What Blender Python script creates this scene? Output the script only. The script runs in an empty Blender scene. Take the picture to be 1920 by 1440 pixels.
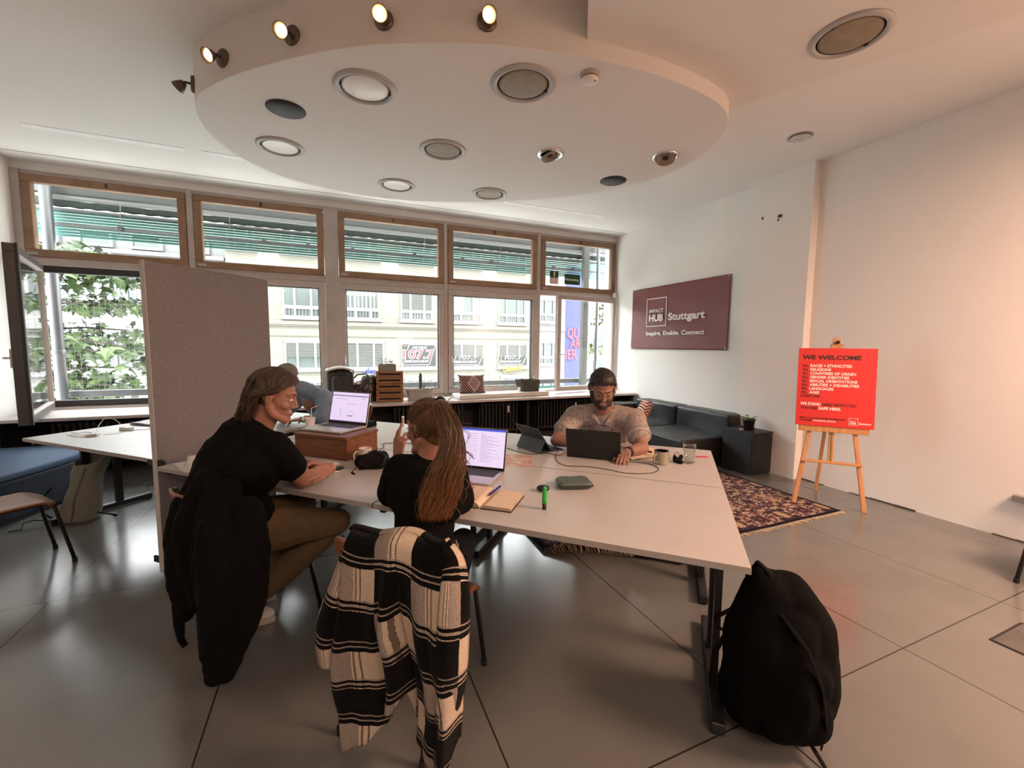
import bpy, bmesh, math, random
from mathutils import Vector, Matrix, Quaternion
from mathutils.bvhtree import BVHTree
from mathutils import noise as mnoise

random.seed(7)
scene = bpy.context.scene
COL = scene.collection
PI = math.pi

# ---------------------------------------------------------------- camera, sky, sun, exposure
cam_d = bpy.data.cameras.new('camera')
cam_d.sensor_width = 36.0
cam_d.lens = 801.9 / 1920 * 36.0
cam_d.clip_start = 0.02
cam_d.clip_end = 400
cam = bpy.data.objects.new('camera', cam_d)
COL.objects.link(cam)
YAW, PITCH, ROLL = 0.4014, 0.0906, 0.0096
fwd = Vector((math.sin(YAW) * math.cos(PITCH), math.cos(YAW) * math.cos(PITCH), -math.sin(PITCH)))
rgt = Vector((math.cos(YAW), -math.sin(YAW), 0))
upv = rgt.cross(fwd)
r2 = rgt * math.cos(ROLL) + upv * math.sin(ROLL)
u2 = -rgt * math.sin(ROLL) + upv * math.cos(ROLL)
mw = Matrix((r2, u2, -fwd)).transposed().to_4x4()
mw.translation = Vector((0, 0, 1.5))
cam.matrix_world = mw
scene.camera = cam

world = bpy.data.worlds.new('world')
scene.world = world
world.use_nodes = True
wn = world.node_tree.nodes['Background']
wn.inputs[0].default_value = (0.95, 0.97, 1.0, 1)
wn.inputs[1].default_value = 12.0

def light(name, kind, loc, energy, color, target=None, **kw):
    d = bpy.data.lights.new(name, kind)
    d.energy = energy
    d.color = color
    for k, v in kw.items():
        setattr(d, k, v)
    o = bpy.data.objects.new(name, d)
    COL.objects.link(o)
    o.location = loc
    if target is not None:
        o.rotation_euler = (Vector(target) - Vector(loc)).to_track_quat('-Z', 'Y').to_euler()
    return o

light('sun', 'SUN', (0, -10, 40), 8.5, (1.0, 0.96, 0.9), (6, 18, 0), angle=0.02)
# unseen area and point lights added behind the camera as warm room fill
light('rear_ceiling_fill', 'AREA', (3.95, -.9, 3.2), 300, (1.0, 0.60, 0.42), (4.1, -.9, 0), shape='RECTANGLE', size=1.2, size_y=1.2)  # stands in for warm lamps near the right wall
light('rear_ceiling_fill', 'AREA', (0.6, -2.3, 3.2), 95, (1.0, 0.72, 0.54), (0.6, -2.35, 0), shape='RECTANGLE', size=1.8, size_y=1.0)
light('rear_ceiling_fill', 'AREA', (-1.9, -2.2, 3.2), 25, (1.0, 0.80, 0.66), (-1.9, -2.25, 0), shape='RECTANGLE', size=1.2, size_y=1.0)
light('rear_point_fill', 'POINT', (2.6, -2.9, 1.7), 12, (1.0, 0.76, 0.60), shadow_soft_size=.3)  # weak ambient fill, added without a visible lamp

vs = scene.view_settings
vs.view_transform = 'Standard'
vs.look = 'None'
vs.gamma = 1.0
vs.use_curve_mapping = False
vs.exposure = 0.3

# ---------------------------------------------------------------- materials
def nt(m):
    m.use_nodes = True
    return m.node_tree

def L(t, a, b):
    t.links.new(a, b)

def srgb(r, g, b):
    f = lambda c: c / 12.92 if c <= 0.04045 else ((c + 0.055) / 1.055) ** 2.4
    return (f(r / 255), f(g / 255), f(b / 255))

def mat(name, col, rough=0.6, metal=0.0, var=0.0, vscale=8.0, bump=0.0, bscale=60.0, spec=0.5, alpha=1.0,
        trans=0.0, emit=None, estr=1.0, sheen=0.0, ior=1.45, aniso=None, coat=0.0, sss=0.0):
    m = bpy.data.materials.new(name)
    t = nt(m)
    p = t.nodes['Principled BSDF']
    p.inputs['Base Color'].default_value = (*col, 1)
    p.inputs['Roughness'].default_value = rough
    p.inputs['Metallic'].default_value = metal
    p.inputs['Specular IOR Level'].default_value = spec
    p.inputs['Transmission Weight'].default_value = trans
    p.inputs['IOR'].default_value = ior
    p.inputs['Alpha'].default_value = alpha
    p.inputs['Sheen Weight'].default_value = sheen
    p.inputs['Coat Weight'].default_value = coat
    if sss:
        p.inputs['Subsurface Weight'].default_value = sss
        p.inputs['Subsurface Radius'].default_value = (0.012, 0.005, 0.003)
        p.inputs['Subsurface Scale'].default_value = 1.0
    if emit:
        p.inputs['Emission Color'].default_value = (*emit, 1)
        p.inputs['Emission Strength'].default_value = estr
    if var or bump:
        tc = t.nodes.new('ShaderNodeTexCoord')
        mp = t.nodes.new('ShaderNodeMapping')
        L(t, tc.outputs['Object'], mp.inputs[0])
        if aniso:
            mp.inputs['Scale'].default_value = aniso
    if var:
        n = t.nodes.new('ShaderNodeTexNoise')
        n.inputs['Scale'].default_value = vscale
        n.inputs['Detail'].default_value = 5
        L(t, mp.outputs[0], n.inputs['Vector'])
        r = t.nodes.new('ShaderNodeMapRange')
        r.inputs['From Min'].default_value = 0.3
        r.inputs['From Max'].default_value = 0.7
        r.inputs['To Min'].default_value = 1 - var
        r.inputs['To Max'].default_value = 1 + var
        L(t, n.outputs['Fac'], r.inputs['Value'])
        mx = t.nodes.new('ShaderNodeVectorMath')
        mx.operation = 'SCALE'
        mx.inputs[0].default_value = col
        L(t, r.outputs[0], mx.inputs['Scale'])
        L(t, mx.outputs[0], p.inputs['Base Color'])
    if bump:
        n2 = t.nodes.new('ShaderNodeTexNoise')
        n2.inputs['Scale'].default_value = bscale
        n2.inputs['Detail'].default_value = 4
        L(t, mp.outputs[0], n2.inputs['Vector'])
        b = t.nodes.new('ShaderNodeBump')
        b.inputs['Strength'].default_value = bump
        b.inputs['Distance'].default_value = 0.01
        L(t, n2.outputs['Fac'], b.inputs['Height'])
        L(t, b.outputs[0], p.inputs['Normal'])
    return m

class NB:
    """small node builder for the patterned materials"""
    def __init__(s, name, rough=0.6, spec=0.5, metal=0.0):
        s.m = bpy.data.materials.new(name)
        s.t = nt(s.m)
        s.p = s.t.nodes['Principled BSDF']
        s.p.inputs['Roughness'].default_value = rough
        s.p.inputs['Specular IOR Level'].default_value = spec
        s.p.inputs['Metallic'].default_value = metal
    def new(s, k, **props):
        n = s.t.nodes.new(k)
        for a, v in props.items():
            setattr(n, a, v)
        return n
    def put(s, sock, v):
        if hasattr(v, 'is_linked') or isinstance(v, bpy.types.NodeSocket):
            L(s.t, v, sock)
        elif isinstance(v, (tuple, list)) and len(v) == 3 and len(sock.default_value) == 4:
            sock.default_value = (*v, 1)
        else:
            sock.default_value = v
    def coord(s, which='Object', scale=(1, 1, 1), rot=(0, 0, 0)):
        tc = s.new('ShaderNodeTexCoord')
        mp = s.new('ShaderNodeMapping')
        mp.inputs['Scale'].default_value = scale
        mp.inputs['Rotation'].default_value = rot
        L(s.t, tc.outputs[which], mp.inputs[0])
        return mp.outputs[0]
    def math(s, op, a, b=0.0, c=0.0):
        n = s.new('ShaderNodeMath', operation=op)
        s.put(n.inputs[0], a)
        s.put(n.inputs[1], b)
        s.put(n.inputs[2], c)
        return n.outputs[0]
    def sep(s, v):
        n = s.new('ShaderNodeSeparateXYZ')
        L(s.t, v, n.inputs[0])
        return n.outputs
    def noise(s, v, scale, detail=4, rough=0.5, out='Fac', dist=0.0):
        n = s.new('ShaderNodeTexNoise')
        L(s.t, v, n.inputs['Vector'])
        n.inputs['Scale'].default_value = scale
        n.inputs['Detail'].default_value = detail
        n.inputs['Roughness'].default_value = rough
        n.inputs['Distortion'].default_value = dist
        return n.outputs[out]
    def voro(s, v, scale, out='Distance', feature='F1'):
        n = s.new('ShaderNodeTexVoronoi', feature=feature)
        L(s.t, v, n.inputs['Vector'])
        n.inputs['Scale'].default_value = scale
        return n.outputs[out]
    def ramp(s, f, stops, interp='LINEAR'):
        n = s.new('ShaderNodeValToRGB')
        n.color_ramp.interpolation = interp
        e = n.color_ramp.elements
        e[0].position, e[0].color = stops[0][0], (*stops[0][1], 1)
        e[1].position, e[1].color = stops[1][0], (*stops[1][1], 1)
        for p, c in stops[2:]:
            x = e.new(p)
            x.color = (*c, 1)
        s.put(n.inputs[0], f)
        return n.outputs[0]
    def mix(s, f, a, b, mode='MIX'):
        n = s.new('ShaderNodeMix', data_type='RGBA', blend_type=mode)
        s.put(n.inputs[0], f)
        s.put(n.inputs[6], a)
        s.put(n.inputs[7], b)
        return n.outputs[2]
    def bump(s, h, strength=0.3, dist=0.01):
        n = s.new('ShaderNodeBump')
        n.inputs['Strength'].default_value = strength
        n.inputs['Distance'].default_value = dist
        L(s.t, h, n.inputs['Height'])
        L(s.t, n.outputs[0], s.p.inputs['Normal'])
    def col(s, v):
        s.put(s.p.inputs['Base Color'], v)
        return s
    def rough(s, v):
        s.put(s.p.inputs['Roughness'], v)

# ---------------------------------------------------------------- mesh helpers
class MB:
    def __init__(s):
        s.v, s.f = [], []
        s.mi = []
        s.cur = 0
    def add(s, vs, fs):
        o = len(s.v)
        s.v += [Vector(v) for v in vs]
        s.f += [[i + o for i in f] for f in fs]
        s.mi += [s.cur] * len(fs)
        return s
    def box(s, c, size, rot=None, M=None):
        x, y, z = [q / 2 for q in size]
        vs = [Vector(p) for p in ((-x, -y, -z), (x, -y, -z), (x, y, -z), (-x, y, -z), (-x, -y, z), (x, -y, z), (x, y, z), (-x, y, z))]
        if rot is not None:
            R = rot if isinstance(rot, Matrix) else Matrix.Rotation(rot, 3, 'Z')
            vs = [R @ v for v in vs]
        vs = [v + Vector(c) for v in vs]
        if M is not None:
            vs = [M @ v for v in vs]
        return s.add(vs, [(0, 3, 2, 1), (4, 5, 6, 7), (0, 1, 5, 4), (1, 2, 6, 5), (2, 3, 7, 6), (3, 0, 4, 7)])
    def bb(s, lo, hi):
        return s.box([(a + b) / 2 for a, b in zip(lo, hi)], [abs(b - a) for a, b in zip(lo, hi)])
    def bar(s, p0, p1, w, h, up=(0, 0, 1)):
        p0, p1 = Vector(p0), Vector(p1)
        d = p1 - p0
        x = d.normalized()
        u = Vector(up)
        if abs(x.dot(u)) > 0.98:
            u = Vector((0, 1, 0))
        y = u.cross(x).normalized()
        z = x.cross(y)
        R = Matrix((x, y, z)).transposed()
        return s.box((p0 + p1) / 2, (d.length, w, h), R)
    def tube(s, pts, r, n=8, cap=True, sq=1.0):
        pts = [Vector(p) for p in pts]
        rs = r if isinstance(r, (list, tuple)) else [r] * len(pts)
        t0 = (pts[1] - pts[0]).normalized()
        ref = Vector((0, 0, 1)) if abs(t0.z) < 0.9 else Vector((1, 0, 0))
        nx = t0.cross(ref).normalized()
        vs = []
        for i, p in enumerate(pts):
            if i == 0:
                t = t0
            elif i == len(pts) - 1:
                t = (pts[i] - pts[i - 1])
            else:
                t = (pts[i + 1] - pts[i - 1])
            if t.length < 1e-9:
                t = t0
            t = t.normalized()
            nx = nx - t * nx.dot(t)
            if nx.length < 1e-6:
                nx = t.orthogonal()
            nx.normalize()
            ny = t.cross(nx)
            for k in range(n):
                a = 2 * PI * k / n
                vs.append(p + (nx * math.cos(a) + ny * math.sin(a) * sq) * rs[i])
        fs = []
        for i in range(len(pts) - 1):
            for k in range(n):
                a, b = i * n + k, i * n + (k + 1) % n
                fs.append((a, b, b + n, a + n))
        if cap:
            fs.append(tuple(range(n - 1, -1, -1)))
            fs.append(tuple(range((len(pts) - 1) * n, len(pts) * n)))
        return s.add(vs, fs)
    def cyl(s, p0, p1, r0, r1=None, n=20):
        return s.tube([p0, p1], [r0, r0 if r1 is None else r1], n)
    def lathe(s, prof, c=(0, 0, 0), n=28, R=None):
        c = Vector(c)
        vs, fs = [], []
        for r, z in prof:
            for k in range(n):
                a = 2 * PI * k / n
                v = Vector((r * math.cos(a), r * math.sin(a), z))
                vs.append((R @ v if R is not None else v) + c)
        for i in range(len(prof) - 1):
            for k in range(n):
                a, b = i * n + k, i * n + (k + 1) % n
                fs.append((a, b, b + n, a + n))
        if prof[0][0] > 1e-6:
            fs.append(tuple(range(n - 1, -1, -1)))
        if prof[-1][0] > 1e-6:
            fs.append(tuple(range((len(prof) - 1) * n, len(prof) * n)))
        return s.add(vs, fs)
    def ell(s, c, rad, R=None, nu=20, nv=12):
        vs, fs = [], []
        c = Vector(c)
        rad = rad if isinstance(rad, (tuple, list)) else (rad, rad, rad)
        for j in range(nv + 1):
            th = PI * j / nv
            for i in range(nu):
                a = 2 * PI * i / nu
                v = Vector((rad[0] * math.sin(th) * math.cos(a), rad[1] * math.sin(th) * math.sin(a), rad[2] * math.cos(th)))
                vs.append((R @ v if R is not None else v) + c)
        for j in range(nv):
            for i in range(nu):
                a, b = j * nu + i, j * nu + (i + 1) % nu
                fs.append((a, a + nu, b + nu, b))
        return s.add(vs, fs)
    def cap(s, p0, p1, r0, r1=None, n=14):
        """tapered capsule (overlapping closed pieces, for fuse)"""
        r1 = r0 if r1 is None else r1
        s.tube([p0, p1], [r0, r1], n)
        s.ell(p0, r0, nu=n, nv=8)
        s.ell(p1, r1, nu=n, nv=8)
        return s
    def chain(s, pts, rs, n=14):
        for i in range(len(pts) - 1):
            s.cap(pts[i], pts[i + 1], rs[i], rs[i + 1], n)
        return s
    def prism(s, poly, z0, z1):
        n = len(poly)
        vs = [(x, y, z0) for x, y in poly] + [(x, y, z1) for x, y in poly]
        fs = [tuple(range(n - 1, -1, -1)), tuple(range(n, 2 * n))]
        fs += [(i, (i + 1) % n, n + (i + 1) % n, n + i) for i in range(n)]
        return s.add(vs, fs)
    def grid(s, fn, nu, nv, closeu=False):
        vs = [fn(i / nu, j / nv) for j in range(nv + 1) for i in range(nu + 1)]
        w = nu + 1
        fs = [(j * w + i, j * w + i + 1, (j + 1) * w + i + 1, (j + 1) * w + i) for j in range(nv) for i in range(nu)]
        return s.add(vs, fs)
    def build(s, name, m, parent=None, smooth=False, bevel=0.0, seg=2, solid=0.0, uv=None, loc=None, rotz=0.0, recalc=True, subd=0):
        me = bpy.data.meshes.new(name)
        me.from_pydata(s.v, [], s.f)
        ms = m if isinstance(m, (list, tuple)) else [m]
        for q in ms:
            me.materials.append(q)
        if len(ms) > 1:
            me.polygons.foreach_set('material_index', s.mi)
        if recalc:
            bm = bmesh.new()
            bm.from_mesh(me)
            bmesh.ops.recalc_face_normals(bm, faces=bm.faces)
            bm.to_mesh(me)
            bm.free()
        o = bpy.data.objects.new(name, me)
        COL.objects.link(o)
        if uv:
            lay = me.uv_layers.new(name='UVMap')
            for lp in me.loops:
                lay.data[lp.index].uv = uv[lp.vertex_index]
        if smooth:
            me.polygons.foreach_set('use_smooth', [True] * len(me.polygons))
        if solid:
            d = o.modifiers.new('solid', 'SOLIDIFY')
            d.thickness = solid
            d.offset = 0
        if bevel:
            d = o.modifiers.new('bevel', 'BEVEL')
            d.width = bevel
            d.segments = seg
            d.limit_method = 'ANGLE'
            d.angle_limit = math.radians(40)
            d.harden_normals = False
        if subd:
            d = o.modifiers.new('sub', 'SUBSURF')
            d.levels = d.render_levels = subd
        if parent is not None:
            o.parent = parent
        if loc is not None:
            o.location = loc
        o.rotation_euler.z = rotz
        return o

def smooth_angle(o, deg=40):
    me = o.data
    me.polygons.foreach_set('use_smooth', [True] * len(me.polygons))
    bm = bmesh.new()
    bm.from_mesh(me)
    lim = math.radians(deg)
    for e in bm.edges:
        e.smooth = len(e.link_faces) == 2 and e.calc_face_angle(0) < lim
    bm.to_mesh(me)
    bm.free()
    return o

def fuse(mb, name, m, parent=None, voxel=0.006, iters=4, factor=0.5, dispfn=None):
    """one continuous skin over overlapping closed pieces"""
    me = bpy.data.meshes.new(name + '_src')
    me.from_pydata(mb.v, [], mb.f)
    bm = bmesh.new()
    bm.from_mesh(me)
    bmesh.ops.recalc_face_normals(bm, faces=bm.faces)
    bm.to_mesh(me)
    bm.free()
    o = bpy.data.objects.new(name, me)
    COL.objects.link(o)
    r = o.modifiers.new('r', 'REMESH')
    r.mode = 'VOXEL'
    r.voxel_size = voxel
    r.use_smooth_shade = True
    if iters:
        s = o.modifiers.new('s', 'SMOOTH')
        s.iterations = iters
        s.factor = factor
    dg = bpy.context.evaluated_depsgraph_get()
    ev = o.evaluated_get(dg)
    nm = bpy.data.meshes.new_from_object(ev, depsgraph=dg)
    nm.name = name
    o.modifiers.clear()
    o.data = nm
    bpy.data.meshes.remove(me)
    nm.materials.clear()
    nm.materials.append(m)
    if dispfn:
        nrm = [v.normal.copy() for v in nm.vertices]
        for v, n in zip(nm.vertices, nrm):
            v.co += n * dispfn(v.co)
    nm.polygons.foreach_set('use_smooth', [True] * len(nm.polygons))
    if parent is not None:
        o.parent = parent
    return o

def tag(o, label=None, cat=None, group=None, kind=None):
    if label:
        o['label'] = label
    if cat:
        o['category'] = cat
    if group:
        o['group'] = group
    if kind:
        o['kind'] = kind
    return o

def thing(name, label, cat, loc=(0, 0, 0), rotz=0.0, group=None):
    o = bpy.data.objects.new(name, None)
    o.empty_display_size = 0.1
    COL.objects.link(o)
    o.location = loc
    o.rotation_euler = (0, 0, rotz)
    return tag(o, label, cat, group)

def struct(o):
    o['kind'] = 'structure'
    return o

def copy_tree(o, parent=None):
    c = o.copy()
    COL.objects.link(c)
    if parent is not None:
        c.parent = parent
    for ch in [x for x in bpy.data.objects if x.parent == o]:
        copy_tree(ch, c)
    return c

def text(name, s, size, m, parent, M, align='LEFT', bold=0.0, ext=0.001, xs=1.0, shear=0.0, width=None):
    """lettering turned into a mesh; M places its local x-right / y-up frame"""
    cu = bpy.data.curves.new(name, 'FONT')
    cu.body = s
    cu.size = size
    cu.align_x = align
    cu.offset = bold
    cu.extrude = ext
    cu.shear = shear
    cu.resolution_u = 3
    to = bpy.data.objects.new(name + '_t', cu)
    COL.objects.link(to)
    dg = bpy.context.evaluated_depsgraph_get()
    me = bpy.data.meshes.new_from_object(to.evaluated_get(dg), depsgraph=dg)
    bpy.data.objects.remove(to)
    bpy.data.curves.remove(cu)
    if width:
        vx = [q.co.x for q in me.vertices]
        xs = width / (max(vx) - min(vx))
        M = M @ Matrix.Translation((-min(vx) * xs, 0, 0))
    me.transform(M @ Matrix.Diagonal((xs, 1, 1, 1)))
    me.materials.clear()
    me.materials.append(m)
    me.name = name
    o = bpy.data.objects.new(name, me)
    COL.objects.link(o)
    if parent is not None:
        o.parent = parent
    return o

def frame(o, x, y):
    """matrix with origin o, local x and y axes (z out of the face)"""
    x, y = Vector(x).normalized(), Vector(y).normalized()
    z = x.cross(y).normalized()
    m = Matrix((x, y, z)).transposed().to_4x4()
    m.translation = Vector(o)
    return m

# table frame: A runs along the front edge of the table block, B runs across it
TA = math.radians(-43.72)
AX = Vector((math.cos(TA), math.sin(TA), 0))
BX = Vector((-math.sin(TA), math.cos(TA), 0))
T0 = Vector((1.322, 0.974, 0))
def W(a, b, z=0.0):
    return T0 + AX * a + BX * b + Vector((0, 0, z))
TZ = 0.74
# ---------------------------------------------------------------- setting
WINY, CEIL, RX, LX, BY = 6.77, 3.51, 4.95, -3.24, -4.2
def wallmat(name, col, b=0.25):
    k = NB(name, 0.85, 0.3)
    v = k.coord()
    n1 = k.noise(v, 1.3, 5)
    n2 = k.noise(v, 40, 4)
    k.col(k.mix(k.math('MULTIPLY', n1, 0.5), tuple(c * 1.04 for c in col), tuple(c * 0.9 for c in col)))
    k.bump(n2, b, 0.004)
    return k.m
M_WALL = wallmat('white_paint', (0.80, 0.775, 0.745))
M_CEIL = wallmat('ceiling_paint', (0.78, 0.76, 0.735), 0.12)
M_DRUM = wallmat('drum_paint', (0.74, 0.715, 0.685), 0.1)

# floor: large dark slabs with thin joints, polished and scuffed
k = NB('polished_floor_slabs', 0.35, 1.0)
v = k.coord()
x, y, z = k.sep(v)
def joint(c, off, per):
    q = k.math('FRACT', k.math('DIVIDE', k.math('SUBTRACT', c, off), per))
    d = k.math('ABSOLUTE', k.math('SUBTRACT', q, 0.5))
    return k.math('GREATER_THAN', d, 0.5 - 0.0035 / per)
jx, jy = joint(x, 0.545, 1.035), joint(y, 1.09, 2.1)
jj = k.math('MAXIMUM', jx, jy)
cell = k.new('ShaderNodeTexWhiteNoise', noise_dimensions='2D')
cmb = k.new('ShaderNodeCombineXYZ')
k.put(cmb.inputs[0], k.math('FLOOR', k.math('DIVIDE', k.math('SUBTRACT', x, 0.545), 1.035)))
k.put(cmb.inputs[1], k.math('FLOOR', k.math('DIVIDE', k.math('SUBTRACT', y, 1.09), 2.1)))
L(k.t, cmb.outputs[0], cell.inputs[0])
n1 = k.noise(v, 2.2, 6, 0.6)
n2 = k.noise(v, 30, 6, 0.7)
base = k.mix(n1, (0.105, 0.104, 0.098), (0.175, 0.172, 0.163))
base = k.mix(k.math('MULTIPLY', cell.outputs[0], 0.25), base, (0.125, 0.121, 0.115))
sc = k.noise(k.coord(scale=(2, 30, 1), rot=(0, 0, 0.6)), 3.0, 4, 0.6)
base = k.mix(k.math('MULTIPLY', sc, 0.12), base, (0.19, 0.187, 0.18))
k.col(k.mix(jj, base, (0.022, 0.021, 0.02)))
k.rough(k.math('MINIMUM', k.math('ADD', k.math('MULTIPLY', n1, 0.08), 0.155), 0.235))
k.bump(k.math('SUBTRACT', k.math('MULTIPLY', n2, 0.12), jj), 0.10, 0.004)
M_FLOOR = k.m
struct(MB().bb((LX - .2, BY - .2, -0.12), (RX + .25, WINY + .3, 0)).build('floor', M_FLOOR))
# a lid set flush in the floor
fl = thing('floor_hatch', 'square metal floor hatch set flush in the floor near the right edge', 'floor hatch', (3.14, 0.945, 0.0))
MB().box((0.15, -0.12, 0.002), (0.34, 0.24, 0.004)).build('lid', mat('hatch_lid', (0.10, 0.095, 0.09), 0.35, 0.3, 0.3, 6), fl)
MB().bb((-.03, -.25, 0), (.33, -.24, 0.005)).bb((-.03, 0, 0), (.33, .01, 0.005)).bb((-.03, -.24, 0), (-.02, 0, 0.005)).bb((.32, -.24, 0), (.33, 0, 0.005)).build('rim', mat('hatch_rim', (0.03, 0.028, 0.026), 0.5, 0.5), fl)

struct(MB().bb((LX - .2, BY - .2, CEIL), (RX + .25, WINY + .35, CEIL + .2)).build('ceiling', M_CEIL))
struct(MB().bb((LX - .2, BY, 0), (LX, WINY + .33, CEIL)).build('wall_left', M_WALL))
struct(MB().bb((RX, BY, 0), (RX + .2, WINY + .33, CEIL)).build('wall_right', M_WALL))
struct(MB().bb((LX - .2, BY - .2, 0), (RX + .2, BY, CEIL)).build('wall_back', wallmat('dark_back_wall', (.16, .13, .115))))
# pillar standing out of the right wall
M_PIL = wallmat('pillar_paint', (0.80, 0.775, 0.745))
struct(MB().bb((4.84, 3.14, 0), (RX + .02, 3.92, CEIL)).build('trim_1', M_PIL))
# chipped plaster along the foot of the right wall
mbp = MB()
random.seed(3)
yy = -0.6
while yy < 3.1:
    l = random.uniform(.04, .22)
    if random.random() < .62:
        h = random.uniform(.004, .016)
        mbp.bb((RX - random.uniform(.004, .016), yy, 0), (RX + .002, yy + l, h))
    yy += l
struct(mbp.build('baseboard_right', mat('chipped_plaster', (0.06, 0.05, 0.045), 0.9)))
# wall above and below the windows
M_EXT = mat('outer_wall_render', (0.62, 0.60, 0.57), 0.9)
struct(MB().bb((LX - .2, WINY, 3.42), (RX + .2, WINY + .33, 6)).bb((LX - .2, WINY, 0), (RX + .2, WINY + .3, 0.70)).build('wall_front', M_WALL))
# a groove line in the ceiling edge over the windows and patched strips where a track was removed
struct(MB().bb((LX, 6.445, CEIL - .003), (RX, 6.453, CEIL + .01)).build('trim_2', mat('ceiling_groove', (0.28, 0.26, 0.25), 0.9)))
M_PATCH = mat('fresh_plaster', (0.86, 0.86, 0.85), 0.8, var=0.05)
mbp = MB()
for x0, x1 in ((-2.6, -1.35), (-1.2, -.55), (.3, .85), (1.05, 1.9), (2.3, 3.3), (3.36, 3.62), (3.7, 4.0)):
    ym = 5.62 if x0 < -1 else 5.75
    mbp.bb((x0, ym, CEIL - .004), (x1, ym + .10, CEIL + .01))
struct(mbp.build('trim_3', M_PATCH))

# the oval drum hanging under the ceiling
ELL = [(-0.85, 3.85), (-0.86, 4.47), (-0.45, 5.1), (0.22, 5.34), (0.92, 5.31), (1.69, 5.0), (2.43, 4.52), (2.97, 3.87), (3.13, 3.2), (2.98, 2.72), (2.79, 2.47), (2.51, 2.32), (1.96, 2.26), (1.43, 2.3), (0.91, 2.42), (0.49, 2.58), (0.05, 2.83), (-0.48, 3.3), (-0.72, 3.59)]
def spline(P, n, closed=True):
    out = []
    m = len(P)
    for i in range(m if closed else m - 1):
        p0, p1, p2, p3 = [Vector(P[(i + d) % m] if closed else P[min(max(i + d, 0), m - 1)]) for d in (-1, 0, 1, 2)]
        for j in range(n):
            t = j / n
            out.append(0.5 * ((2 * p1) + (p2 - p0) * t + (2 * p0 - 5 * p1 + 4 * p2 - p3) * t * t + (3 * p1 - p0 - 3 * p2 + p3) * t ** 3))
    if not closed:
        out.append(Vector(P[-1]))
    return out
def relax(P, it):
    for _ in range(it):
        P = [(P[i - 1] + P[i] * 2 + P[(i + 1) % len(P)]) / 4 for i in range(len(P))]
    return P
EP = relax(spline(ELL, 8), 14)
DZ = 3.19
o = MB().prism([(p.x, p.y) for p in EP], DZ, CEIL + .01).build('trim_4', M_DRUM, bevel=0.004, seg=1)
struct(smooth_angle(o, 50))
# the lowered ceiling panel at the right of the drum
BZ = 3.29
struct(MB().prism([(2.0, 2.9), (1.44, 2.31), (0.5, 0.80), (0.5, -2.2), (4.75, -2.2), (4.0, 0.1), (3.46, 1.2), (2.82, 2.51)], BZ, CEIL + .01).build('trim_5', M_DRUM))

# ---------------------------------------------------------------- windows
M_WOOD = mat('window_wood', (0.255, 0.150, 0.088), 0.45, var=0.18, vscale=5, aniso=(1, 1, 1))
M_ALU = mat('window_grey_frame', (0.44, 0.385, 0.35), 0.45, var=0.08, vscale=3)
M_DARKFR = mat('dark_window_rebate', (0.035, 0.032, 0.032), 0.5)
M_CHROME = mat('handle_metal', (0.62, 0.60, 0.58), 0.3, 1.0)
def glassmat(name, tint=(0.96, 0.985, 0.97)):
    m = bpy.data.materials.new(name)
    t = nt(m)
    t.nodes.clear()
    out = t.nodes.new('ShaderNodeOutputMaterial')
    tr = t.nodes.new('ShaderNodeBsdfTransparent')
    tr.inputs[0].default_value = (*tint, 1)
    gl = t.nodes.new('ShaderNodeBsdfGlossy')
    gl.inputs['Roughness'].default_value = 0.02
    lw = t.nodes.new('ShaderNodeLayerWeight')
    pw = t.nodes.new('ShaderNodeMath')
    pw.operation = 'POWER'
    pw.inputs[1].default_value = 4.0
    L(t, lw.outputs['Facing'], pw.inputs[0])
    fr = t.nodes.new('ShaderNodeMapRange')
    fr.inputs['To Min'].default_value = 0.04
    fr.inputs['To Max'].default_value = 0.85
    L(t, pw.outputs[0], fr.inputs['Value'])
    mx = t.nodes.new('ShaderNodeMixShader')
    L(t, fr.outputs[0], mx.inputs[0])
    L(t, tr.outputs[0], mx.inputs[1])
    L(t, gl.outputs[0], mx.inputs[2])
    L(t, mx.outputs[0], out.inputs[0])
    return m
M_GLASS = glassmat('window_glass')

def ring(mb, x0, x1, z0, z1, w, y0, y1):
    mb.bb((x0, y0, z0), (x1, y1, z0 + w)).bb((x0, y0, z1 - w), (x1, y1, z1))
    mb.bb((x0, y0, z0 + w), (x0 + w, y1, z1 - w)).bb((x1 - w, y0, z0 + w), (x1, y1, z1 - w))
    return mb
WX = [(-3.16, -1.63), (-1.56, -0.04), (0.14, 1.68), (1.74, 3.31), (3.38, 4.93)]
ZB, ZT0, ZT1, ZTOP = 0.71, 2.37, 2.46, 3.37
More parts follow.
